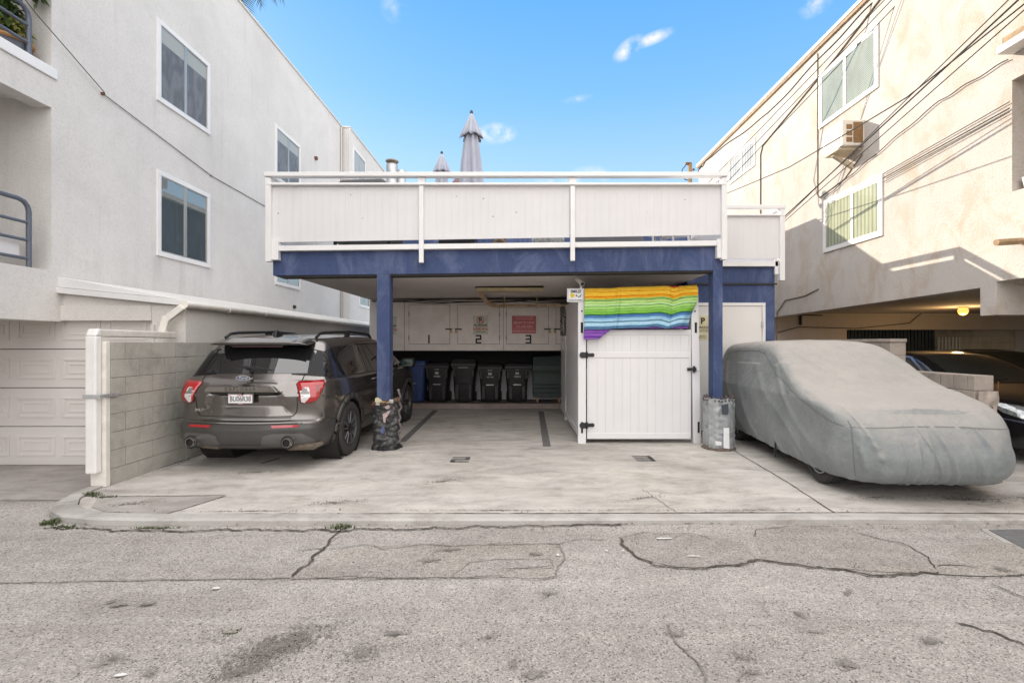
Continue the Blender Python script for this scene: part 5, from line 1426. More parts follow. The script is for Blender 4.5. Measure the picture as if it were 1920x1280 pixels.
for j in range(NV + 1):
    for i in range(NU + 1):
        a, b = i / NU, j / NV
        zt_ = topf(a); zb_ = botf(a)
        z = zt_ + (zb_ - zt_) * b
        d = zt_ - z
        xr_ = 2.83 - .02 * b - .11 * max(0, (d - .25)) / .4
        xl_ = 1.035 - .03 * d
        x = xl_ + (xr_ - xl_) * a
        fold = .009 * math.sin(a * 21 + d * 1.5) * (.3 + b) + .006 * math.sin(a * 47 + 1 + d * 2) * (.4 + .6 * b) + .012 * noise.noise(Vector((a * 5, d * 2, 3)))
        ridge = .035 * math.exp(-((a - .30) / .018) ** 2) + .03 * math.exp(-((a - .735 - d * .10) / .02) ** 2) + .03 * math.exp(-((a - .80 - d * .2) / .025) ** 2) * (1 - b)
        corner = .05 * max(0, a - .93) / .07 * math.sin(d * 9)
        y = 7.665 - fold - ridge - corner - .03 * b * (a < .2)
        if b < .06: y += .04 * (1 - b / .06)
        s_off = .045 - .04 * max(0, 1 - abs(a - .80) / .09)
        sag = .006 * math.sin(a * 7 + 1) + .02 * (a - .5) + .003 * math.sin(a * 31) - .05 * max(0, a - .80)
        s = max(.001, min(.999, s_off + (d + sag * min(1, d * 8)) / .82 * .905))
        vs.append((x, y, z)); mb.uv.append((a, s))
for j in range(NV):
    for i in range(NU):
        k = j * (NU + 1) + i; fs.append((k, k + NU + 1, k + NU + 2, k + 1))
mb.add(vs, fs)
o = build('blanket', mb, m_, smooth=True, normals=False, angle=180)
sd = o.modifiers.new('thick', 'SOLIDIFY'); sd.thickness = .004
tag(o, 'rainbow striped blanket hung across the top of the white gate', 'blanket')
mb = MB(); mb.tube([(1.04, 7.745, 2.50), (2.80, 7.76, 2.50)], .012, 6); o = build('hanging_rod', mb, M['steel'], EN)
# camera notice and camera
t = thing('camera_notice', 'small white smile notice on the top of the left gate post', 'sign', (1.0, 7.7, 2.3))
x0, x1, z0, z1, y = .755, 1.03, 2.325, 2.545, 7.712
m = MB(); m.box(x0, x1, y - .006, y, z0, z1); build('sign_plate', m, M['ink_white'], t, .003)
m = MB()
for (a, b, c, e) in ((x0 + .012, x1 - .012, z0 + .012, z0 + .016), (x0 + .012, x1 - .012, z1 - .016, z1 - .012), (x0 + .012, x0 + .016, z0 + .016, z1 - .016), (x1 - .016, x1 - .012, z0 + .016, z1 - .016)): m.box(a, b, y - .0075, y - .006, c, e)
build('border', m, M['ink_black'], t)
text('SMILE!', .062, M['ink_black'], t, ((x0 + x1) / 2 + .005, y - .007, z1 - .052), bold=.002)
text("YOU'RE ON CAMERA", .0235, M['ink_black'], t, ((x0 + x1) / 2, y - .007, z0 + .032), bold=.0004)
cx, cz = x0 + .085, z0 + .105
m = MB(); m.tube([(cx, y - .0085, cz), (cx, y - .006, cz)], .036, 24); build('smiley', m, plain('yellow ink', (.80, .60, .02), .6), t)
m = MB(); m.box(cx - .014, cx - .008, y - .0095, y - .0086, cz + .006, cz + .020); m.box(cx + .008, cx + .014, y - .0095, y - .0086, cz + .006, cz + .020)
pts = [(cx + .018 * math.cos(R(a)), cz - .004 + .016 * math.sin(R(a))) for a in range(200, 341, 20)]
for (a, b), (c, e) in zip(pts, pts[1:]): m.add([(a, y - .009, b + .002), (c, y - .009, e + .002), (c, y - .009, e - .002), (a, y - .009, b - .002)], [(0, 1, 2, 3)])
build('face', m, M['ink_black'], t)
m = MB(); cx = x0 + .15; m.tube([(cx, y - .0085, cz), (cx, y - .006, cz)], .013, 12); m.prism([(cx + .01, cz - .01), (cx + .03, cz - .032), (cx + .05, cz - .028), (cx + .06, cz - .01), (cx + .085, cz + .018), (cx + .08, cz + .022), (cx + .05, cz - .004), (cx + .04, cz - .02), (cx + .03, cz - .02), (cx + .015, cz - .003)], 'y', y - .0085, y - .006); m.box(cx + .065, cx + .075, y - .0085, y - .006, cz - .025, cz - .008); build('camera_symbol', m, M['ink_black'], t)
t = thing('security_camera', 'cream bullet security camera on top of the left gate post', 'camera', (1.0, 7.75, 2.56))
m = MB(); m.tube([(.985, 7.78, 2.545), (.99, 7.78, 2.60), (.97, 7.80, 2.62)], .018, 8); m.tube([(.99, 7.78, 2.541), (.99, 7.78, 2.552)], .04, 14); build('bracket', m, M['pipe'], t, smooth=True)
m = MB(); m.tube([(.94, 7.92, 2.715), (1.0, 7.70, 2.615)], .036, 16); cb = build('body', m, M['pipe'], t, smooth=True)
m = MB(); m.tube([(1.0, 7.699, 2.6148), (1.001, 7.695, 2.613)], .03, 16); build('lens', m, M['black'], cb, smooth=True)
o = MB(); o.grid(24, 20, lambda a, b: (.95 + .30 * a, 11.36 - .03 * math.sin(a * 19) - .01 * math.sin(b * 7), 2.62 - .77 * b))
m_, n_, l_, b_ = new_mat('black and white leaf print'); wvv = n_.new('ShaderNodeTexVoronoi'); wvv.feature = 'DISTANCE_TO_EDGE'; wvv.inputs['Scale'].default_value = 24; l_.new(pos_node(n_, l_, (1, 1, .55), (0, .5, 0)), wvv.inputs['Vector'])
l_.new(ramp(n_, l_, wvv.outputs[0], [(.06, (.05, .05, .05)), (.16, (.42, .38, .36))]), b_.inputs['Base Color'])
o = build('curtain', o, m_, smooth=True, normals=False); tag(o, 'black and white leaf print curtain hung beside cabinet door 3', 'curtain')

# ------------------------------------------------------------------ bins
def bin_(x, y, z, colr, h, w, label, lid_style=0, num=None, rot=0.0, group='wheeled bins along the back wall', nm=None):
    t = thing('wheeled_bin', label, 'bin', (x, y, z), group, rot, False)
    mat = colr; d = .66; hb = h - .09
    m = MB()
    secs = [(0.03, .80, .72), (.08, .84, .78), (hb * .55, .92, .90), (hb * .72, .96, .95), (hb * .80, 1.0, 1.0), (hb, 1.02, 1.03)]
    n = 28
    vs = []; fs = []
    for (zz, fw, fd) in secs:
        for k in range(n):
            a = 6.2832 * k / n; c, s = math.cos(a), math.sin(a)
            sx = abs(c) ** .32 * (1 if c > 0 else -1); sy = abs(s) ** .32 * (1 if s > 0 else -1)
            vs.append((sx * w / 2 * fw, d / 2 + sy * d / 2 * fd, zz))
    for i in range(len(secs) - 1):
        for k in range(n):
            k2 = (k + 1) % n; fs.append((i * n + k, i * n + k2, (i + 1) * n + k2, (i + 1) * n + k))
    fs.append(tuple(range(n - 1, -1, -1)))
    m.add(vs, fs)
    # front ribs and lift pocket
    m.box(-w * .19, w * .19, -.012, .10, hb * .50, hb * .53); m.box(-w * .36, -w * .20, .01, .06, .10, hb * .48); m.box(w * .20, w * .36, .01, .06, .10, hb * .48); m.box(-w * .5, w * .5, -.02, .03, hb * .90, hb * .955)
    for sx in (-1, 1): m.box(sx * w * .40 - .03, sx * w * .40 + .03, -.016, .03, hb * .68, hb * .90)
    body = build('body', m, mat, t, .01, smooth=True, angle=50)
    m = MB(); m.box(-w * .16, w * .16, -.0135, -.0122, hb * .505, hb * .524)
    if lid_style in (0, 2): build('lift_bar', m, M['steel'], body)
    m = MB()
    lz = hb + .004
    m.hexa([(-w * .54, -.035, lz), (w * .54, -.035, lz), (w * .54, d + .02, lz), (-w * .54, d + .02, lz), (-w * .50, .01, lz + .085), (w * .50, .01, lz + .085), (w * .48, d, lz + .095), (-w * .48, d, lz + .095)])
    m.box(-w * .54, w * .54, -.045, -.03, lz - .035, lz + .028)
    if lid_style == 1: m.box(-w * .50, w * .50, .06, d - .04, lz + .09, lz + .12)
    build('lid', m, mat, t, .018)
    m = MB(); m.tube([(-w * .4, d + .06, hb + .0), (w * .4, d + .06, hb + .0)], .016, 8); build('handle', m, mat, t)
    for sx in (-1, 1):
        m = MB(); m.lathe([(.06, -.03), (.12, -.025), (.12, .025), (.06, .03)], (sx * w * .42, d * .95, .12), 'x', 18); build('wheel', m, M['black_rub'], t, smooth=True)
    if num:
        k = plain('white stencil', (.42, .41, .40), .7) if 'stencil' not in M else M['stencil']; M['stencil'] = k
        text(num[0], .042, k, body, (0, -.024 if lid_style != 1 else -.026, hb * (.925 if lid_style != 1 else .93)), bold=.001)
        if len(num) > 1:
            text(num[1], .058, k, body, (0, .006, hb * .735), bold=.002)
            m = MB(); m.box(-.045, .045, -.003, .012, hb * .80, hb * .86); build('sticker', m, k, body)
    return t
M['bin_black'] = plain('black bin plastic', (.016, .015, .016), .5, 0, .2, 6)
M['bin_blue'] = plain('blue bin plastic', (.035, .065, .185), .5, 0, .12, 6)
CZ = .172
bin_(-2.70, 12.0, CZ, M['bin_blue'], 1.06, .62, 'blue wheeled bin just beyond the front of the parked car', 0)
bin_(-2.09, 12.06, CZ, M['bin_black'], 1.00, .58, 'black wheeled bin next to the blue one', 2, ('81702', '101822'))
bin_(-1.42, 12.03, CZ, M['bin_black'], 1.05, .58, 'tallest black wheeled bin, below cabinet door number 2', 1, ('RESIDENTIAL',))
bin_(-.755, 12.08, CZ, M['bin_black'], .97, .58, 'black wheeled bin between the tallest one and the bin under number 3', 2, ('91118', '106190'))
bin_(-.07, 12.04, CZ, M['bin_black'], .99, .58, 'black wheeled bin nearest the dark green cart', 0, ('888', '102253'), .03)
t = thing('dumpster', 'dark green ribbed dumpster cart on casters at the right end of the bins', 'dumpster', (.7, 12.2, CZ))
gm = plain('dark green plastic', (.028, .044, .038), .55, 0, .15, 5)
m = MB(); m.box(.33, 1.08, 12.05, 12.75, CZ + .14, 1.16); 
for z in (.42, .53, .62): m.box(.315, 1.095, 12.035, 12.06, z, z + .025)
build('body', m, gm, t, .012)
m = MB(); m.box(.29, 1.1, 12.0, 12.8, .93, .97); m.box(.31, 1.09, 12.02, 12.78, .972, 1.12); m.hexa([(.31, 12.02, 1.122), (1.09, 12.02, 1.122), (1.09, 12.8, 1.122), (.31, 12.8, 1.122), (.33, 12.1, 1.33), (1.09, 12.1, 1.36), (1.09, 12.8, 1.36), (.33, 12.8, 1.33)]); m.box(.22, .30, 12.1, 12.2, 1.0, 1.13); build('lid', m, gm, t, .012)
for x in (.44, .98):
    m = MB(); m.lathe([(.02, -.03), (.075, -.025), (.075, .025), (.02, .03)], (x, 12.08, CZ + .078), 'x', 16); build('caster', m, plain('tan caster', (.33, .20, .12), .6), t, smooth=True)

# ------------------------------------------------------------------ plants on the balcony, palm
def leaves(m, c, n, rad, size, rnd, droop=0.3):
    for i in range(n):
        v = Vector((rnd.gauss(0, 1), rnd.gauss(0, 1), rnd.gauss(0, 1))).normalized() * rnd.random() ** .4
        p = Vector(c) + Vector((v.x * rad[0], v.y * rad[1], v.z * rad[2]))
        d = Vector((rnd.uniform(-1, 1), rnd.uniform(-1, 1), rnd.uniform(-1, .4))).normalized()
        s = d.cross(Vector((rnd.uniform(-1, 1), rnd.uniform(-1, 1), 1))).normalized()
        L = size * rnd.uniform(.5, 1.2); w = L * .3
        m.add([p, p + d * L * .5 + s * w, p + d * L + Vector((0, 0, -L * droop)), p + d * L * .5 - s * w], [(0, 1, 2, 3)])
t = thing('potted_plant', 'leafy plant in a blue pot behind the upper left balcony railing', 'plant', (-6.9, 6.0, 5.36))
m = MB(); m.lathe([(.16, 5.365), (.22, 5.62), (.225, 5.66), (.2, 5.65)], (-6.82, 6.40, 0), n=20); build('pot', m, M['rail_blue'], t, smooth=True)
m = MB(); m.lathe([(.235, 5.65), (.255, 5.67), (.25, 5.70), (.20, 5.69)], (-6.82, 6.40, 0), n=20); build('pot_rim', m, M['terracotta'], t, smooth=True)
rnd = random.Random(9)
m = MB(); leaves(m, (-6.86, 6.38, 6.10), 260, (.16, .16, .30), .15, rnd); m.cur = 1; leaves(m, (-6.74, 6.42, 5.86), 220, (.14, .16, .16), .06, rnd); build('foliage', m, [M['leaf'], M['leaf_y']], t, normals=False)
m = MB(); m.tube([(-6.82, 6.40, 5.68), (-6.85, 6.38, 6.2)], .015, 6); build('stem', m, M['bark'], t)
t = thing('hanging_plant', 'trailing leaves hanging into view above the upper left balcony', 'plant', (-6.8, 6.2, 6.6))
m = MB(); leaves(m, (-6.57, 6.50, 6.50), 130, (.07, .09, .24), .10, rnd, .6); build('foliage', m, M['leaf'], t, normals=False)
m = MB(); m.lathe([(.10, 6.6), (.15, 6.75), (.14, 6.75), (.05, 6.7)], (-6.6, 6.5, 0), n=16); build('basket', m, M['terracotta'], t, smooth=True)
t = thing('palm_tree', 'palm tree whose frond tips show over the left roof edge', 'tree', (-11.4, 20.2, 0))
m = MB(); m.tube([(-11.9, 20.2, -.1), (-12.0, 20.2, 8), (-11.9, 20.2, 17.4)], [.28, .22, .18], 10); build('trunk', m, M['bark'], t, smooth=True)
m = MB(); rnd = random.Random(3)
for k in range(34):
    az = rnd.uniform(0, 6.283); el = rnd.uniform(-.5, 1.2); L = rnd.uniform(1.6, 2.3)
    p = Vector((-11.9, 20.2, 17.4)); d = Vector((math.cos(az) * math.cos(el), math.sin(az) * math.cos(el), math.sin(el)))
    prev = p
    for i in range(12):
        d2 = (d + Vector((0, 0, -.11 * i))).normalized(); q = prev + d2 * L / 12
        s = d2.cross(Vector((0, 0, 1))).normalized(); wl_ = .55 * math.sin(math.pi * (i + 1.2) / 13.5)
        for sg in (-1, 1):
            for f in (0, .5):
                b0 = prev.lerp(q, f); tip = b0 + s * sg * wl_ + d2 * .22 + Vector((0, 0, -.18))
                m.add([b0, b0 + d2 * .06, tip], [(0, 1, 2)])
        prev = q
build('crown', m, M['palm'], t, normals=False)
# ------------------------------------------------------------------ cars
def shell(nx, ny, nz, fpos):
    vid = {}; vs = []; fs = []
    def V(i, j, k):
        key = (i, j, k)
        if key not in vid:
            vid[key] = len(vs); vs.append(tuple(fpos(-1 + 2 * i / nx, j / ny, k / nz)))
        return vid[key]
    for i in range(nx):
        for j in range(ny):
            fs.append((V(i, j, nz), V(i + 1, j, nz), V(i + 1, j + 1, nz), V(i, j + 1, nz)))
            fs.append((V(i, j, 0), V(i, j + 1, 0), V(i + 1, j + 1, 0), V(i + 1, j, 0)))
        for k in range(nz):
            fs.append((V(i, 0, k), V(i + 1, 0, k), V(i + 1, 0, k + 1), V(i, 0, k + 1)))
            fs.append((V(i, ny, k), V(i, ny, k + 1), V(i + 1, ny, k + 1), V(i + 1, ny, k)))
    for j in range(ny):
        for k in range(nz):
            fs.append((V(0, j, k), V(0, j, k + 1), V(0, j + 1, k + 1), V(0, j + 1, k)))
            fs.append((V(nx, j, k), V(nx, j + 1, k), V(nx, j + 1, k + 1), V(nx, j, k + 1)))
    return vs, fs
class Car:
    def __init__(self, vs, fs):
        self.vs, self.fs = vs, fs
        self.bvh = BVHTree.FromPolygons([Vector(v) for v in vs], fs)
    def proj(self, poly, org, e1, e2, d, off, step=.06):
        """lay a flat outline (s, t) on the body along direction d"""
        bm = bmesh.new()
        f = bm.faces.new([bm.verts.new((p[0], p[1], 0)) for p in poly])
        s0, s1 = min(p[0] for p in poly), max(p[0] for p in poly); t0, t1 = min(p[1] for p in poly), max(p[1] for p in poly)
        for (a0, a1, ax) in ((s0, s1, 0), (t0, t1, 1)):
            n = int((a1 - a0) / step)
            for i in range(1, n + 1):
                a = a0 + (a1 - a0) * i / (n + 1)
                co_ = (a, 0, 0) if ax == 0 else (0, a, 0); no = (1, 0, 0) if ax == 0 else (0, 1, 0)
                bmesh.ops.bisect_plane(bm, geom=bm.verts[:] + bm.edges[:] + bm.faces[:], plane_co=co_, plane_no=no)
        bm.verts.index_update()
        vs = []; d = Vector(d).normalized()
        org, e1, e2 = Vector(org), Vector(e1), Vector(e2)
        for v in bm.verts:
            o = org + e1 * v.co.x + e2 * v.co.y - d * 6
            hit = self.bvh.ray_cast(o, d)
            if hit[0] is None:
                q = self.bvh.find_nearest(o + d * 6); p = q[0]
            else: p = hit[0]
            vs.append(p - d * off)
        fs = [tuple(v.index for v in f.verts) for f in bm.faces]
        bm.free()
        return vs, fs
    def side(self, poly, off, sx=1, step=.06):       # poly in (y, z) seen from the side sx
        return self.proj(poly, (0, 0, 0), (0, 1, 0), (0, 0, 1), (-sx, 0, 0), off, step)
    def rear(self, poly, off, step=.06):             # poly in (x, z)
        return self.proj(poly, (0, 0, 0), (1, 0, 0), (0, 0, 1), (0, 1, 0), off, step)
    def front(self, poly, off, step=.06):
        return self.proj(poly, (0, 0, 0), (1, 0, 0), (0, 0, 1), (0, -1, 0), off, step)
    def above(self, poly, off, step=.06):            # poly in (x, y)
        return self.proj(poly, (0, 0, 0), (1, 0, 0), (0, 1, 0), (0, 0, -1), off, step)
    def corner(self, poly, off, sx=1, step=.05, rear=True):     # poly in (s, z), s along the rear-side diagonal
        k = .70711; r = 1 if rear else -1
        return self.proj(poly, (0, 0, 0), (sx * k, r * k, 0), (0, 0, 1), (-sx * k, r * k, 0), off, step)
def patch(name, data, mat, parent, flip=True, thick=0.0, smooth=True):
    m = MB(); m.add(*data)
    o = build(name, m, mat, parent, smooth=smooth, angle=30)
    if thick:
        s = o.modifiers.new('thick', 'SOLIDIFY'); s.thickness = thick; s.offset = -1 if flip else 1
    return o
def seam(car, mode, pts, w, off, **k):
    """a thin ribbon along a polyline laid on the body"""
    vs = []; fs = []
    for (a, b) in zip(pts, pts[1:]):
        a, b = Vector(a), Vector(b); n = Vector((-(b - a).y, (b - a).x)).normalized() * w / 2
        d = getattr(car, mode)([a - n, b - n, b + n, a + n], off, step=.08, **k)
        o = len(vs); vs += d[0]; fs += [tuple(i + o for i in f) for f in d[1]]
    return vs, fs
def wheel(name, parent, x, y, z, r, w, sx, rim_mat, spokes='double5', rim_r=.62, face=.02):
    """tyre and rim; sx is the outward side"""
    t = MB()
    hw = w / 2
    prof = [(r * rim_r, -hw * .80), (r * .80, -hw), (r * .93, -hw * .96), (r * .985, -hw * .80)]
    ng = 4
    for g in range(ng):
        a = -hw * .72 + g * (hw * 1.44) / (ng - .0)
        prof += [(r, a), (r, a + hw * .28), (r - .014, a + hw * .285), (r - .014, a + hw * .355)]
    prof += [(r * .985, hw * .80), (r * .93, hw * .96), (r * .80, hw), (r * rim_r, hw * .80)]
    t.lathe(prof, (x, y, z), 'x', 64, mod=lambda th, h: 1 + (.004 * (1 if math.sin(th * 62) > 0 else -1) if abs(h) > hw * .5 else 0), caps=False)
    W = build(name, t, M['black_rub'], parent, smooth=True, angle=25)
    m = MB(); R0 = r * rim_r
    xo = x + sx * hw * .80
    m.lathe([(R0 * 1.01, 0), (R0 * 1.01, sx * .012), (R0 * .95, sx * .012), (R0 * .93, -sx * .02), (R0 * .90, -sx * w * .6)], (xo, y, z), 'x', 48, caps=False)
    rim = build('rim', m, rim_mat, W, smooth=True, angle=40)
    m = MB(); m.lathe([(R0 * .92, -sx * w * .55), (.001, -sx * w * .55)], (xo, y, z), 'x', 32, caps=False); m.lathe([(R0 * .55, -sx * w * .5), (R0 * .55, -sx * w * .46), (.05, -sx * w * .46)], (xo, y, z), 'x', 32, caps=False)
    build('brake_disc', m, M['dark'], W)
    m = MB()
    for k in range(5):
        for s in ((-1, 1) if spokes == 'double5' else (0,)):
            a = 6.2832 * k / 5 + .31 + s * .17
            a2 = 6.2832 * k / 5 + .31 + s * .26
            ww = .026 if spokes == 'double5' else .05
            def pt(rr, aa, off, dx): return (xo + dx, y + rr * math.cos(aa) - off * math.sin(aa), z + rr * math.sin(aa) + off * math.cos(aa))
            c = []
            for (rr, aa, f) in ((.045, a, 1.15), (R0 * .97, a2, .9)):
                o1 = sx * (.006 if rr < .1 else .004); o0 = -sx * .05
                c += [pt(rr, aa, -ww * f / 1.4, o0), pt(rr, aa, ww * f / 1.4, o0), pt(rr, aa, ww * f / 2, o1), pt(rr, aa, -ww * f / 2, o1)]
            m.add(c, [(3, 2, 1, 0), (4, 5, 6, 7), (0, 1, 5, 4), (1, 2, 6, 5), (2, 3, 7, 6), (3, 0, 4, 7)])
    build('spoke', m, rim_mat, rim, .004)
    m = MB(); m.lathe([(.075, -sx * .03), (.07, sx * .008), (.035, sx * .014), (.001, sx * .014)], (xo, y, z), 'x', 24, caps=False); build('hub_cap', m, M['black'], rim, smooth=True)
    return W
def paint(name, c, rough=.28, metal=.55, dirt=None, flake=.08):
    m, n, l, b = new_mat(name)
    v = pos_node(n, l, obj=True)
    big = noise_node(n, l, v, 2.0, 5, .6)
    colr = ramp(n, l, big, [(.3, tuple(x * .94 for x in c)), (.7, tuple(x * 1.06 for x in c))])
    b.inputs['Roughness'].default_value = rough
    if dirt:
        s = n.new('ShaderNodeSeparateXYZ'); l.new(pos_node(n, l, obj=True), s.inputs[0])
        dn = noise_node(n, l, pos_node(n, l, (6, 2, 1.0), obj=True), 1.5, 4, .55)
        dd = ramp(n, l, dn, [(.50, g3(0)), (.80, g3(.4))])
        colr = mixc(n, l, dd, colr, dirt)
    l.new(colr, b.inputs['Base Color'])
    b.inputs['Metallic'].default_value = metal
    b.inputs['Coat Weight'].default_value = .8; b.inputs['Coat Roughness'].default_value = .04
    return m
M['suv_paint'] = paint('dark grey metallic paint', (.205, .188, .178), .19, .85, (.13, .105, .10))
M['suv_clad'] = plain('dark grey trim', (.050, .046, .044), .32, 0, .15, 4)
M['lamp_red'] = plain('red lamp lens', (.36, .008, .011), .08, 0, .1, 6, coat=1.0)
M['lamp_dim'] = plain('dark red lens', (.20, .012, .014), .12, 0, .1, 6, coat=1.0)  # darker red of the side lens
M['lamp_clear'] = plain('clear lamp lens', (.62, .62, .62), .06, .55, .35, 30, coat=1.0)
M['lamp_white'] = plain('white lamp lens', (.62, .61, .60), .1, .1, .12, 30, coat=1.0)
M['lens_grey'] = plain('lens inner grey', (.22, .21, .20), .3, .3)
M['rim_dark'] = plain('machined grey alloy', (.22, .22, .225), .28, .8, .1, 8)
M['skid'] = plain('satin grey skid plate', (.115, .11, .105), .45, .25, .1, 5)

# grey SUV, rear bumper centre at its origin, nose toward +y
def suv_functions():
    L = 5.05; H = 1.735; Z0 = .27
    yr = hermite([(.27, .16), (.36, .03), (.44, .0), (.58, .0), (.605, .018), (.66, .022), (.675, .075), (.82, .085), (1.02, .07), (1.05, .085), (1.10, .10), (1.19, .15), (1.225, .20), (1.40, .335), (1.56, .46), (1.66, .56), (1.735, .62)])
    yf = hermite([(0, L - .12), (.25, L - .01), (.5, L), (.8, L - .04), (1, L - .16)])
    zt = hermite([(.3, 1.60), (.6, 1.655), (1.0, 1.695), (1.6, 1.725), (2.2, 1.735), (2.7, 1.715), (3.05, 1.66), (3.4, 1.50), (3.85, 1.26), (4.05, 1.17), (4.25, 1.13), (4.7, 1.06), (4.92, .98), (5.05, .88)])
    belt = 1.13
    def hw(y, z):
        w = .972
        w *= 1 - .035 * max(0, (y - 4.0)) ** 2
        w -= .095 * max(0, 1 - y) ** 2
        w += .020 * math.exp(-((z - .95) / .13) ** 2)
        for wy in (1.07, 4.095): w += .020 * math.exp(-((y - wy) / .55) ** 2) * max(0, min(1, (1.0 - z) / .25))
        if z < .5: w -= .07 * ((.5 - z) / .23) ** 2
        if z > belt: w -= (z - belt) * .34 + .02 * min(1, (z - belt) / .03)
        return w
    def fpos(a, b, c):
        z0 = Z0 + c * (H - Z0)
        y0, y1 = yr(z0), yf(c)
        # denser rows near both ends
        bb = b + .06 * math.sin(2 * math.pi * b) * -1
        y = y0 + (y1 - y0) * bb
        ztop = zt(y); z = Z0 + (ztop - Z0) * c
        w = hw(y, z)
        r = .30; d = y - y0
        if d < r: w -= (r - math.sqrt(max(0, r * r - (r - d) ** 2))) * (1.0 if z < 1.12 else max(.55, 1 - (z - 1.12) * 1.2))
        r2 = .55; d2 = y1 - y
        if d2 < r2: w -= (r2 - math.sqrt(max(0, r2 * r2 - (r2 - d2) ** 2))) * .8
        rt = .09; e = ztop - z
        if e < rt: w -= rt - math.sqrt(max(0, rt * rt - (rt - e) ** 2))
        x = a * w
        if c >= 1: z += .035 * (1 - a * a)
        y += .085 * (a * a) * max(0, 1 - b * 14)
        # the pressed recess round the number plate
        if b == 0 and .68 < z < 1.0:
            f = max(0, min(1, (.47 + (1.0 - z) * .45 - abs(x)) / .07)) * max(0, min(1, (1.0 - z) / .012)) * max(0, min(1, (z - .70) / .12))
            y += .035 * f
        if b == 0 and 1.0 <= z < 1.075 and abs(x) < .50: y -= .018
        return (x, y, z)
    return fpos
vs, fs = shell(56, 120, 60, suv_functions())
car = Car(vs, fs)
SUV = thing('parked_car', 'dusty dark grey SUV parked nose in beside the block wall', 'car', (-3.48, 5.93, .05), None, R(-2.2), False)
RW, FW, AR = 1.07, 4.095, .455
def in_arch(p): return any((p[1] - wy) ** 2 + (p[2] - .39) ** 2 < AR * AR for wy in (RW, FW)) and abs(p[0]) > .55
body = MB(); low = MB()
bf = []; lf = []
for f in fs:
    c = sum((Vector(vs[i]) for i in f), Vector()) / len(f)
    if in_arch(c): continue
    (lf if (c.z < .60 and c.y < .95) or (c.z < .40) or (c.z < .55 and c.y > 4.6) else bf).append(f)
def sub(fl):
    used = sorted({i for f in fl for i in f}); mp = {i: k for k, i in enumerate(used)}
    m = MB(); m.add([vs[i] for i in used], [tuple(mp[i] for i in f) for f in fl]); return m
B = build('body', sub(bf), M['suv_paint'], SUV, smooth=True, angle=48)
BL = build('bumper', sub(lf), M['suv_clad'], SUV, smooth=True, angle=32)
m = MB()
for wy in (RW, FW):
    for sx in (-1, 1):
        m.lathe([(AR + .01, 0), (AR + .01, .42)] if sx > 0 else [(AR + .01, -.42), (AR + .01, 0)], (sx * .55, wy, .39), 'x', 32, caps=False)
        m.lathe([(AR + .01, 0), (.001, 0)], (sx * .55, wy, .39), 'x', 32, caps=False)
m.box(-.8, .8, .35, 4.8, .24, .30)
build('wheel_well', m, M['dark'], SUV)
for wy in (RW, FW):
    for sx in (-1, 1):
        out = []
        def arc(r0, r1):
            vv = []; ff = []
            for a0 in range(-14, 194, 8):
                a1 = a0 + 8
                q = []
                for (rr, a) in ((r0, a0), (r1, a0), (r1, a1), (r0, a1)):
                    yy, zz = wy + rr * math.cos(R(a)), .39 + rr * math.sin(R(a))
                    q.append((yy, max(zz, .275)))
                if abs(q[0][1] - q[2][1]) + abs(q[0][0] - q[2][0]) < .01: continue
                d_ = car.side(q, .012, sx, .2)
                o_ = len(vv); vv += d_[0]; ff += [tuple(i + o_ for i in f) for f in d_[1]]
            return vv, ff
        o = patch('wheel_arch_trim', arc(AR - .035, AR + .055), M['suv_clad'], SUV, smooth=True)
        bm = bmesh.new(); bm.from_mesh(o.data); bmesh.ops.remove_doubles(bm, verts=bm.verts, dist=.004); bm.to_mesh(o.data); bm.free()
        s = o.modifiers.new('thick', 'SOLIDIFY'); s.thickness = .03; s.offset = 0
        wheel('wheel', SUV, sx * .865, wy, .39, .388, .26, sx, M['rim_dark'])
# glass
rg = [(-.69, 1.222), (.69, 1.222), (.66, 1.40), (.62, 1.565), (-.62, 1.565), (-.66, 1.40)]
rw_ = patch('rear_window', car.rear(rg, .006), M['car_glass'], SUV)
for sx in (-1, 1):        # black glass corner that joins the rear and quarter windows
    patch('corner_trim', car.corner([(.58, 1.205), (1.02, 1.165), (1.02, 1.50), (.74, 1.575), (.70, 1.56), (.60, 1.25)], .003, sx), plain('black gloss pillar', (.008, .008, .009), .25, 0, .1, 4, spec=.25), SUV)
m = MB(); m.prism([(-.11, 1.30), (.33, 1.262), (.335, 1.275), (.10, 1.315), (-.10, 1.325)], 'y', .175, .20); m.tube([(-.05, .20, 1.31), (-.02, .26, 1.28)], .02, 8); build('rear_wiper', m, M['black'], SUV, .004)
m = MB(); m.prism([(-.36, 1.578), (.36, 1.578), (.33, 1.56), (-.33, 1.56)], 'y', .40, .415); build('high_brake_light', m, plain('dark brake lens', (.06, .008, .008), .2), SUV)
q_win = [(.42, 1.165), (1.36, 1.165), (1.50, 1.20), (1.60, 1.56), (1.58, 1.585), (.86, 1.565), (.62, 1.50)]
d_win = [(1.86, 1.165), (2.78, 1.165), (2.78, 1.60), (1.84, 1.605), (1.80, 1.58)]
f_win = [(2.86, 1.165), (3.86, 1.165), (3.90, 1.19), (3.35, 1.47), (3.10, 1.57), (2.86, 1.60)]
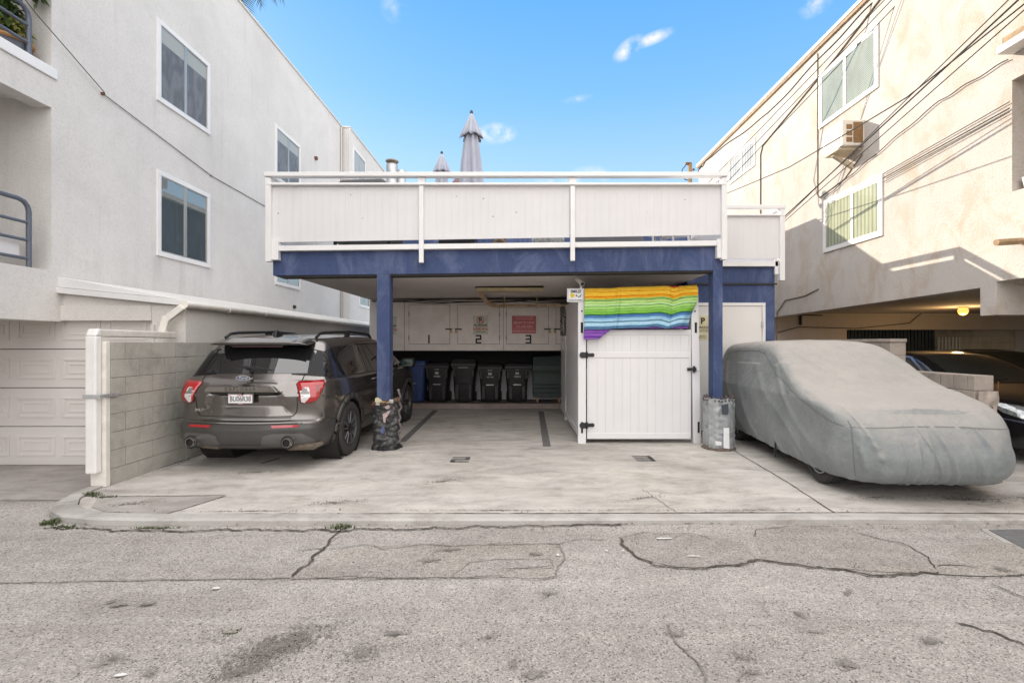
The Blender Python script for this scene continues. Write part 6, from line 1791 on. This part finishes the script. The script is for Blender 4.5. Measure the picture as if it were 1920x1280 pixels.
for sx in (-1, 1):
    for poly, nm in ((q_win, 'quarter_window'), (d_win, 'door_window'), (f_win, 'door_window')):
        w_ = patch(nm, car.side(poly, .004, sx), M['car_glass'], SUV)
        k = len(poly)
        if sx > 0 and nm == 'quarter_window':
            patch('division_bar', seam(car, 'side', [(.74, 1.17), (.98, 1.57)], .012, .006, sx=1), M['black'], w_)
        if sx > 0 and poly is d_win:
            patch('division_bar', seam(car, 'side', [(2.10, 1.17), (1.98, 1.60)], .02, .006, sx=1), M['black'], w_)
    patch('window_trim', seam(car, 'side', [(.42, 1.152), (1.4, 1.152), (3.88, 1.15)], .014, .006, sx=sx), M['black'], SUV)
    patch('window_trim', seam(car, 'side', [(1.72, 1.60), (2.85, 1.618), (3.12, 1.59), (3.40, 1.47), (3.92, 1.20)], .018, .006, sx=sx), M['black'], SUV)
patch('windscreen', car.above([(-.62, 3.12), (.62, 3.12), (.70, 3.95), (-.70, 3.95)], .006, .1), M['car_glass'], SUV)
# panel seams
ss = []
for sx in (-1, 1):
    patch('panel_gap', seam(car, 'side', [(1.82, 1.62), (1.76, 1.40), (1.78, 1.16), (1.72, 1.0), (1.55, .85), (1.50, .80)], .010, .0025, sx=sx), M['dark'], SUV)
    patch('panel_gap', seam(car, 'side', [(2.82, 1.62), (2.82, 1.1), (2.80, .45)], .009, .0025, sx=sx), M['dark'], SUV)
    patch('panel_gap', seam(car, 'side', [(3.92, 1.16), (3.80, .9), (3.76, .45)], .009, .0025, sx=sx), M['dark'], SUV)
    patch('panel_gap', seam(car, 'side', [(.25, .605), (.42, .635), (.62, .60), (.66, .56)], .010, .0025, sx=sx), M['dark'], SUV)
    patch('panel_gap', seam(car, 'side', [(.55, .90), (.72, .80), (.86, .78)], .006, .0025, sx=sx), M['dark'], SUV)
    patch('side_moulding', car.side([(1.62, .48), (3.55, .48), (3.55, .40), (1.60, .40)], .012, sx, .1), M['suv_clad'], SUV)
    for y in (1.96, 3.0):
        m = MB(); m.tube([(sx * .975, y, 1.035), (sx * 1.008, y + .03, 1.04), (sx * 1.008, y + .19, 1.045), (sx * .975, y + .22, 1.042)], [.012, .014, .014, .012], 8); build('door_handle', m, M['suv_paint'], SUV, smooth=True)
patch('panel_gap', seam(car, 'rear', [(-.66, 1.20), (-.66, .86), (-.645, .74), (-.60, .690), (.60, .690), (.645, .74), (.66, .86), (.66, 1.20)], .011, .003), M['dark'], SUV)
patch('tailgate_edge', seam(car, 'rear', [(-.58, .672), (.58, .672)], .020, .004), M['skid'], SUV)
patch('bumper_gap', seam(car, 'rear', [(-.74, .606), (.74, .606)], .012, .003), M['dark'], SUV)
# handle bar above the plate
m = MB(); m.prism([(-.42, 1.075), (.40, 1.075), (.44, 1.045), (.47, 1.0), (-.47, 1.0), (-.45, 1.045)], 'y', .035, .09); HB = build('tailgate_trim', m, M['suv_paint'], SUV, .008)
m = MB(); m.box(-.40, .40, .055, .10, .975, .998); m.ball((.03, .05, .985), .022, 10, 6); build('plate_lamp', m, M['dark'], SUV)
text('E X P L O R E R', .058, plain('embossed lettering', (.12, .108, .10), .3, .7), HB, (0, .0345, 1.036), depth=.002, bold=.001)
# plate
m = MB(); m.box(-.165, .165, .042, .06, .845, .995)
PL = build('plate_frame', m, plain('plate frame', (.10, .085, .08), .35, .3), SUV, .004)
m = MB(); m.box(-.152, .152, .0385, .0415, .868, .974); build('number_plate', m, plain('plate white', (.74, .73, .73), .4, 0, .05, 20), PL)
text('BU06R38', .088, plain('plate blue black', (.03, .035, .06), .5), PL, (0, .038, .917), sx=.80, bold=.0006)
text('California', .020, M['ink_red'], PL, (0, .038, .964), bold=.0004)
text('FORD', .016, M['ink_pink'], PL, (0, .0415, .8565), sx=1.5, bold=.0006)
m = MB(); m.box(-.145, -.12, .0378, .0385, .953, .970); m.box(.12, .145, .0378, .0385, .953, .970); build('sticker', m, M['ink_pink'], PL)
# badges
m = MB(); n_ = 32
m.prism([(.092 * math.cos(6.2832 * k / n_), 1.175 + .031 * math.sin(6.2832 * k / n_)) for k in range(n_)], 'y', .095, .15); BD = build('badge', m, M['chrome'], SUV)
m = MB(); m.prism([(.084 * math.cos(6.2832 * k / n_), 1.175 + .026 * math.sin(6.2832 * k / n_)) for k in range(n_)], 'y', .092, .0945); build('badge_face', m, plain('badge dark blue', (.03, .05, .14), .25, 0, coat=1), BD)
text('Ford', .042, M['chrome'], BD, (0, .0905, 1.176), shear=.25, sx=1.35, bold=.0005)
text('XLT', .042, M['chrome'], SUV, (-.55, .082, .775), sx=1.5, bold=.002, depth=.003)
# lamps at the rear corners
def LM(px, py):
    return (.595 + (px - 185) / 355 * .31, 1.135 - (py - 190) / 295 * .285)
outer = [LM(185, 235), LM(225, 205), LM(400, 195), LM(540, 190), LM(535, 250), LM(470, 330), LM(450, 372), LM(395, 450), LM(330, 475), LM(245, 485), LM(205, 470), LM(190, 430)]
clear = [LM(195, 275), LM(300, 275), LM(310, 290), LM(308, 400), LM(245, 476), LM(208, 466), LM(200, 420)]
dim1 = [LM(385, 225), LM(515, 215), LM(512, 245), LM(470, 255), LM(405, 400), LM(400, 260)]
for sx in (-1, 1):
    lamp = patch('tail_light', car.corner(outer, .012, sx), M['lamp_red'], SUV, smooth=True)
    s = lamp.modifiers.new('thick', 'SOLIDIFY'); s.thickness = .02; s.offset = 0
    patch('reversing_lens', car.corner(clear, .025, sx), M['lamp_white'], lamp)
    patch('lens_gap', car.corner([LM(206, 340), LM(298, 340), LM(298, 352), LM(206, 352)], .027, sx), M['lens_grey'], lamp)
    patch('lens_cell', car.corner([LM(225, 290), LM(285, 290), LM(285, 330), LM(225, 330)], .0268, sx), M['lens_grey'], lamp)
    patch('side_lens', car.corner(dim1, .025, sx), M['lamp_dim'], lamp)
    patch('lens_bar', seam(car, 'corner', [LM(390, 240), LM(505, 228)], .022, .027, sx=sx), M['lamp_red'], lamp)
    patch('lens_gap', car.corner([LM(200, 330), LM(305, 330), LM(305, 362), LM(200, 362)], .028, sx), plain('lens divider grey', (.22, .21, .20), .3, .4), lamp)  # grey divider across the white lens
    patch('lamp_edge', seam(car, 'corner', outer + [outer[0]], .012, .006, sx=sx), M['dark'], lamp)
    patch('reflector', car.rear([(sx * .38, .588), (sx * .70, .588), (sx * .70, .562), (sx * .40, .558)][::sx], .006), M['lamp_red'], SUV)
    # tail pipe and skid insert
    sk = [(sx * .24, .305), (sx * .30, .46), (sx * .40, .485), (sx * .74, .485), (sx * .84, .42), (sx * .92, .34), (sx * .92, .30)]
    patch('skid_plate', car.rear(sk[::sx], .006), M['skid'], SUV)
    m = MB(); m.lathe([(.055, .25), (.055, -.012), (.053, -.018), (.050, -.018), (.050, .01), (.048, .2)], (sx * .61, .0, .385), 'y', 28, caps=False); build('tailpipe', m, M['chrome'], SUV, smooth=True)
    m = MB(); m.lathe([(.0495, .02), (.001, .021)], (sx * .61, .0, .385), 'y', 24, caps=False); m.lathe([(.085, .012), (.064, .013)], (sx * .61, .0, .385), 'y', 24, caps=False); build('tailpipe_hole', m, M['dark'], SUV)
m = MB(); m.tube([(.48, .25, .33), (.55, .18, .305), (.84, .22, .305), (.90, .32, .32)], [.04, .055, .05, .03], 8); mm_ = plain('muddy muffler', (.13, .105, .08), .85, 0, .4, 10); build('muffler', m, mm_, SUV, smooth=True)
m = MB(); m.tube([(-.60, .22, .31), (-.4, .20, .305), (-.15, .3, .32)], [.045, .05, .03], 8); build('muffler', m, mm_, SUV, smooth=True)
patch('skid_plate', car.rear([(-.30, .34), (.30, .34), (.26, .30), (-.26, .30)], .006), M['skid'], SUV)
# spoiler, rails, aerial
m = MB()
def spo(x, f): return [(x, .355 + .05 * f, 1.598 - .01 * f), (x, .345 + .05 * f, 1.625 - .02 * f), (x, .62, 1.688 - .03 * f), (x, .70, 1.66 - .02 * f), (x, .56, 1.60)]
st = [(-.65, 1.4), (-.61, .7), (-.47, .1), (0, 0), (.47, .1), (.61, .7), (.65, 1.4)]
vv = []; ff = []
for x, f in st: vv += spo(x, f)
for i in range(len(st) - 1):
    for k in range(5): ff.append((i * 5 + k, i * 5 + (k + 1) % 5, i * 5 + 5 + (k + 1) % 5, i * 5 + 5 + k))
ff += [(4, 3, 2, 1, 0), tuple(range(len(vv) - 5, len(vv)))]
m.add(vv, ff); SP = build('spoiler', m, M['suv_paint'], SUV, .006)
m = MB(); m.box(-.58, .58, .36, .57, 1.588, 1.5975); build('spoiler_underside', m, M['black'], SP)
for sx in (-1, 1):
    m = MB(); x = sx * .64
    m.tube([(x, .72, 1.69), (x, .82, 1.745), (x, 1.0, 1.765), (x, 1.9, 1.80), (x, 2.6, 1.785), (x, 2.78, 1.765), (x, 2.88, 1.70)], [.02, .022, .022, .02, .022, .022, .02], 8)
    m.box(x - .018, x + .018, 1.72, 1.86, 1.70, 1.79); build('roof_rail', m, M['black'], SUV, smooth=True)
    mp_ = [(sx * .95, 3.62, 1.20), (sx * 1.04, 3.60, 1.21), (sx * 1.10, 3.60, 1.22)]
    m = MB(); m.tube(mp_, [.03, .03, .04], 8)
    m.lathe([(.02, -.13), (.085, -.11), (.10, -.02), (.098, .08), (.07, .13), (.01, .14)], (sx * 1.13, 3.60, 1.235), 'x', 20, mod=lambda th, h: 1 + .15 * abs(math.cos(th)))
    mir = build('wing_mirror', m, M['black'], SUV, smooth=True)
    m = MB(); m.prism([(sx * 1.03, 1.165), (sx * 1.24, 1.175), (sx * 1.25, 1.30), (sx * 1.04, 1.31)], 'y', 3.49, 3.495); build('mirror_glass', m, plain('mirror glass', (.06, .09, .075), .05, .3), mir)
m = MB(); m.prism([(.80, 1.70), (1.06, 1.72), (1.0, 1.75), (.90, 1.79), (.84, 1.80)], 'x', -.025, .025); build('roof_aerial', m, M['black'], SUV, .012)
m = MB()
for x in (-.35, -.18, 0, .18, .35):
    m.add(*car.above([(x - .012, .85), (x + .012, .85), (x + .012, 2.6), (x - .012, 2.6)], .006, .1))
build('roof_rib', m, M['suv_clad'], SUV, smooth=True)

# ------------------------------------------------------------------ car under a grey cover
CC = thing('covered_car', 'small car under a fitted grey cloth cover parked nose out on the right', 'car', (4.185, 4.70, .05), None, R(-3.6), False)
def cover_functions():
    L = 4.25; Z0 = .175
    yf = hermite([(0, .17), (.10, .08), (.3, .015), (.5, .0), (.75, .04), (.9, .13), (1, .28)])
    yb = hermite([(0, L - .05), (.5, L), (.85, L - .08), (1, L - .22)])
    zt = hermite([(0, .70), (.15, .83), (.35, .92), (.7, 1.0), (1.0, 1.075), (1.2, 1.15), (1.6, 1.36), (1.95, 1.545), (2.12, 1.60), (2.4, 1.618), (3.0, 1.615), (3.6, 1.605), (3.95, 1.585), (4.25, 1.50)])
    rid = []
    rnd = random.Random(21)
    for k in range(15):
        rid.append((-.86 + 1.72 * (k + rnd.uniform(-.3, .3)) / 14, rnd.uniform(-.45, .1), rnd.uniform(.012, .03), rnd.uniform(.4, .8), rnd.uniform(.022, .046)))
    def fpos(a, b, c):
        y0, y1 = yf(c), yb(c)
        y = y0 + (y1 - y0) * (b - .05 * math.sin(2 * math.pi * b))
        ztop = zt(y); z = Z0 + (ztop - Z0) * c
        w = .90
        if z > .95: w -= (z - .95) * .26
        w -= .05 * max(0, 1 - (z - .17) / .3) ** 2
        w -= .07 * max(0, 1 - y / 1.1) ** 2
        for (d, r, k) in ((y - y0, .46, .84), (y1 - y, .4, .8)):
            if d < r: w -= (r - math.sqrt(max(0, r * r - (r - d) ** 2))) * k
        rt = .10; e = ztop - z
        if e < rt: w -= rt - math.sqrt(max(0, rt * rt - (rt - e) ** 2))
        x = a * w
        if c >= 1: z += .03 * (1 - a * a) + (-.035 * math.exp(-((y - 1.05) / .22) ** 2) * (1 - a * a))
        if c < .35:           # the hem hangs lower at the nose than along the sills
            z += .016 * y * (1 - c / .35)
        p = Vector((x, y, z))
        # folds that rise from the elastic hem across the nose, fine gathers on the hem itself
        out = 0.0
        front = max(0, min(1, (1.0 - y) / .5))
        if front > 0 and z < 1.0:
            for (x0, sl, wd, top, am) in rid:
                q = (x - (x0 + sl * (z - .2))) / wd
                if abs(q) < 3: out += am * math.exp(-q * q) * max(0, 1 - (z - .2) / top) ** .7 * front
        per = x * 60 if y < .5 else y * 42
        out += .007 * max(0, 1 - (z - Z0) / .16) * math.sin(per + 2 * noise.noise(Vector((x * 5, y * 5, 2))))
        side = max(0, min(1, (y - .5) / .5))
        sd = noise.noise(Vector((y * 1.6 - z * 1.4, z * .8, 4)))
        out += side * .016 * (1 - min(1, abs(sd) * 5)) * (z < 1.3)
        out += .016 * noise.noise(Vector((x * 1.6, y * 1.3, z * 1.6 + 7))) + .008 * noise.noise(Vector((x * 4 + z * 3, y * 3 - z * 3, z * 3)))
        # loose drape creases on the windscreen and roof edges
        ws = noise.noise(Vector((x * 3.2 + y * 1.6, y * .7, 9)))
        if c > .8: out += .012 * (1 - min(1, abs(ws) * 4.5)) * max(0, min(1, (y - .9) / .4))
        n = Vector((x * (1 if c < .95 else .2), (y - 1.4) * (1.0 if y < 1.4 else .05) * (1 if c < 1 else .1), max(0, z - .85) * 2.5)).normalized()
        return p + n * out
    return fpos
vs, fs = shell(120, 170, 72, cover_functions())
cvr = Car(vs, fs)
fl = [f for f in fs if not all(vs[i][2] < .0 for i in f)]
top_only = [f for f in fs]
nz_ = 72
m = MB(); m.add(vs, fs)
def cover_mat():
    m, n, l, b = new_mat('grey cover cloth')
    v = pos_node(n, l, obj=True)
    nz = noise_node(n, l, v, 2.4, 8, .7, .3)
    colr = ramp(n, l, nz, [(.3, (.188, .206, .208)), (.55, (.245, .260, .261)), (.75, (.305, .313, .310))])
    ge = n.new('ShaderNodeNewGeometry'); s = n.new('ShaderNodeSeparateXYZ'); l.new(ge.outputs['True Normal'], s.inputs[0])
    dust = noise_node(n, l, v, 6, 7, .7)
    mm = n.new('ShaderNodeMath'); mm.operation = 'MULTIPLY_ADD'; l.new(s.outputs[2], mm.inputs[0]); mm.inputs[1].default_value = .9; l.new(ramp(n, l, dust, [(.3, g3(-.0)), (.7, g3(.25))]), mm.inputs[2])
    df = ramp(n, l, mm.outputs[0], [(.34, g3(0)), (1.0, g3(.62))])
    colr = mixc(n, l, df, colr, (.47, .42, .375))
    weave = noise_node(n, l, v, 260, 2, .5)
    colr = mixc(n, l, .3, colr, ramp(n, l, weave, [(.3, g3(.75)), (.65, g3(1))]), 'MULTIPLY')
    l.new(colr, b.inputs['Base Color']); b.inputs['Roughness'].default_value = .88; b.inputs['Specular IOR Level'].default_value = .2
    b.inputs['Sheen Weight'].default_value = .1
    bump(n, l, b, noise_node(n, l, v, 11, 8, .6, .9), .6, .025)
    return m
M['cover'] = cover_mat()
CV = build('cloth_cover', m, M['cover'], CC, smooth=True, angle=70)
M['cover_seam'] = plain('cover seam thread', (.16, .165, .16), .9)
for sx in (-1, 1):
    patch('seam', seam(cvr, 'side', [(4.0, 1.40), (3.2, 1.49), (2.5, 1.50), (2.22, 1.47), (2.05, 1.38), (1.7, 1.20), (1.2, 1.02), (.75, .88), (.45, .78), (.28, .74)], .010, .004, sx=sx), M['cover_seam'], CV)
    patch('seam', seam(cvr, 'corner', [(.74, .80), (.70, .74), (.68, .55), (.67, .24)], .010, .004, sx=sx), M['cover_seam'], CV)
patch('seam', seam(cvr, 'rear', [(-.78, .74), (-.3, .765), (0, .77), (.3, .765), (.78, .74)], .008, .004), M['cover_seam'], CV)
M['rim_silver'] = plain('silver alloy', (.42, .42, .42), .35, .6, .12, 8)
for wy in (.80, 3.3):
    for sx in (-1, 1): wheel('wheel', CC, sx * .70, wy, .30, .295, .20, sx, M['rim_silver'], 'five')
m = MB(); m.box(-.66, .66, .45, 4.0, .16, .30); build('underbody', m, M['dark'], CC)
m = MB(); m.box(-.90, -.885, 1.62, 1.645, .10, .36); build('tie_strap', m, M['black'], CC)

# ------------------------------------------------------------------ black saloon cars on the right
def saloon_functions():
    L = 4.75; Z0 = .20
    yf = hermite([(0, .20), (.2, .05), (.45, .0), (.7, .04), (.9, .14), (1, .30)])
    yb = hermite([(0, L - .15), (.5, L), (1, L - .12)])
    zt = hermite([(0, .66), (.2, .74), (.6, .84), (1.1, .94), (1.3, .985), (1.6, 1.12), (2.0, 1.33), (2.25, 1.42), (2.6, 1.455), (3.1, 1.44), (3.5, 1.37), (4.0, 1.17), (4.3, 1.06), (4.75, .98)])
    def fpos(a, b, c):
        y0, y1 = yf(c), yb(c)
        y = y0 + (y1 - y0) * (b - .04 * math.sin(2 * math.pi * b))
        ztop = zt(y); z = Z0 + (ztop - Z0) * c
        w = .915
        if z > .93: w -= (z - .93) * .50 + .02
        if z < .45: w -= .06 * ((.45 - z) / .25) ** 2
        for (d, r, k) in ((y - y0, .7, .75), (y1 - y, .6, .7)):
            if d < r: w -= (r - math.sqrt(max(0, r * r - (r - d) ** 2))) * k
        rt = .08; e = ztop - z
        if e < rt: w -= rt - math.sqrt(max(0, rt * rt - (rt - e) ** 2))
        x = a * w
        if c >= 1: z += .03 * (1 - a * a)
        return (x, y, z)
    return fpos
M['black_paint'] = paint('black car paint', (.008, .008, .010), .2, .2)
M['lamp_sedan'] = plain('headlamp lens', (.30, .31, .32), .06, .55, .5, 22, coat=1.0)
M['see_glass'] = glass('dim car window glass', (.022, .026, .024), .02, .9)
svs, sfs = shell(40, 90, 44, saloon_functions())
sal = Car(svs, sfs)
def saloon(loc, rot, label, group):
    t = thing('parked_car', label, 'car', loc, group, rot, False)
    fl = [f for f in sfs if not ((lambda c: any((c.y - wy) ** 2 + (c.z - .31) ** 2 < .36 ** 2 for wy in (.92, 3.65)) and abs(c.x) > .5)(sum((Vector(svs[i]) for i in f), Vector()) / 4))]
    m = MB(); m.add(svs, fl); build('body', m, M['black_paint'], t, smooth=True, angle=32)
    patch('windscreen', sal.above([(-.66, 1.30), (.66, 1.30), (.56, 2.16), (-.56, 2.16)], .005, .08), M['see_glass'], t)
    patch('rear_window', sal.above([(-.54, 3.5), (.54, 3.5), (.62, 4.1), (-.62, 4.1)], .005, .1), M['see_glass'], t)
    for sx in (-1, 1):
        patch('door_window', sal.side([(1.72, .97), (2.55, .98), (2.55, 1.36), (2.30, 1.345)], .004, sx), M['see_glass'], t)
        patch('door_window', sal.side([(2.62, .98), (3.55, 1.0), (3.40, 1.22), (3.1, 1.34), (2.62, 1.365)], .004, sx), M['see_glass'], t)
        patch('window_trim', seam(sal, 'side', [(1.55, .955), (2.28, 1.375), (2.6, 1.40), (3.15, 1.375), (3.5, 1.25)], .03, .007, sx=sx), plain('brushed trim', (.30, .32, .40), .3, .8), t)
        hl = [(.62, .62), (.60, .72), (.75, .765), (1.02, .80), (1.06, .74), (.98, .68), (.80, .62)]
        h = patch('headlight', sal.corner(hl, .008, sx, rear=True), M['lamp_sedan'], t)
        patch('side_marker', sal.corner([(1.02, .80), (1.13, .80), (1.13, .755), (1.05, .735)], .012, sx, rear=True), plain('amber red marker', (.55, .06, .02), .15, coat=1), h)
        patch('headlight_edge', seam(sal, 'corner', hl + [hl[0]], .014, .006, sx=sx, rear=True), M['dark'], h)
        for wy in (.92, 3.65): wheel('wheel', t, sx * .80, wy, .31, .31, .21, sx, M['rim_dark'], 'five')
        m = MB(); m.lathe([(.02, -.09), (.07, -.07), (.08, .02), (.05, .09), (.01, .10)], (sx * 1.0, 1.75, 1.01), 'x', 14); m.tube([(sx * .86, 1.75, .98), (sx * .95, 1.75, 1.0)], .025, 6); build('wing_mirror', m, M['black_paint'], t, smooth=True)
    g = patch('grille', sal.rear([(-.42, .40), (.42, .40), (.50, .56), (-.50, .56)], .006), M['dark'], t)
    m = MB()
    for z in (.44, .48, .52): m.add(*sal.rear([(-.44, z), (.44, z), (.44, z + .012), (-.44, z + .012)], .014))
    build('grille_bar', m, M['chrome'], g)
    patch('lower_intake', sal.rear([(-.74, .26), (.74, .26), (.70, .34), (-.70, .34)], .006), M['dark'], t)
    patch('bumper_line', seam(sal, 'corner', [(.55, .55), (.80, .575), (1.0, .60)], .02, .006, sx=-1, rear=True), plain('blue grey trim', (.10, .11, .17), .3, .5), t)
    patch('wiper', seam(sal, 'above', [(-.5, 1.34), (.1, 1.40)], .02, .02), M['black'], t)
    m = MB(); m.box(-.7, .7, .4, 4.4, .17, .3); build('underbody', m, M['dark'], t)
    m = MB(); m.tube([(0, 1.95, 1.33), (0, 2.0, 1.31)], .01, 6); m.box(-.12, .12, 2.0, 2.02, 1.24, 1.30); build('rear_view_mirror', m, M['black'], t)
    return t
saloon((7.42, 6.0, .05), R(0), 'black saloon car parked nose out behind the right block wall', 'black cars in the right carport')
saloon((11.3, 9.0, .05), R(2), 'dark saloon car farther back in the right carport, only its roof showing', 'black cars in the right carport')
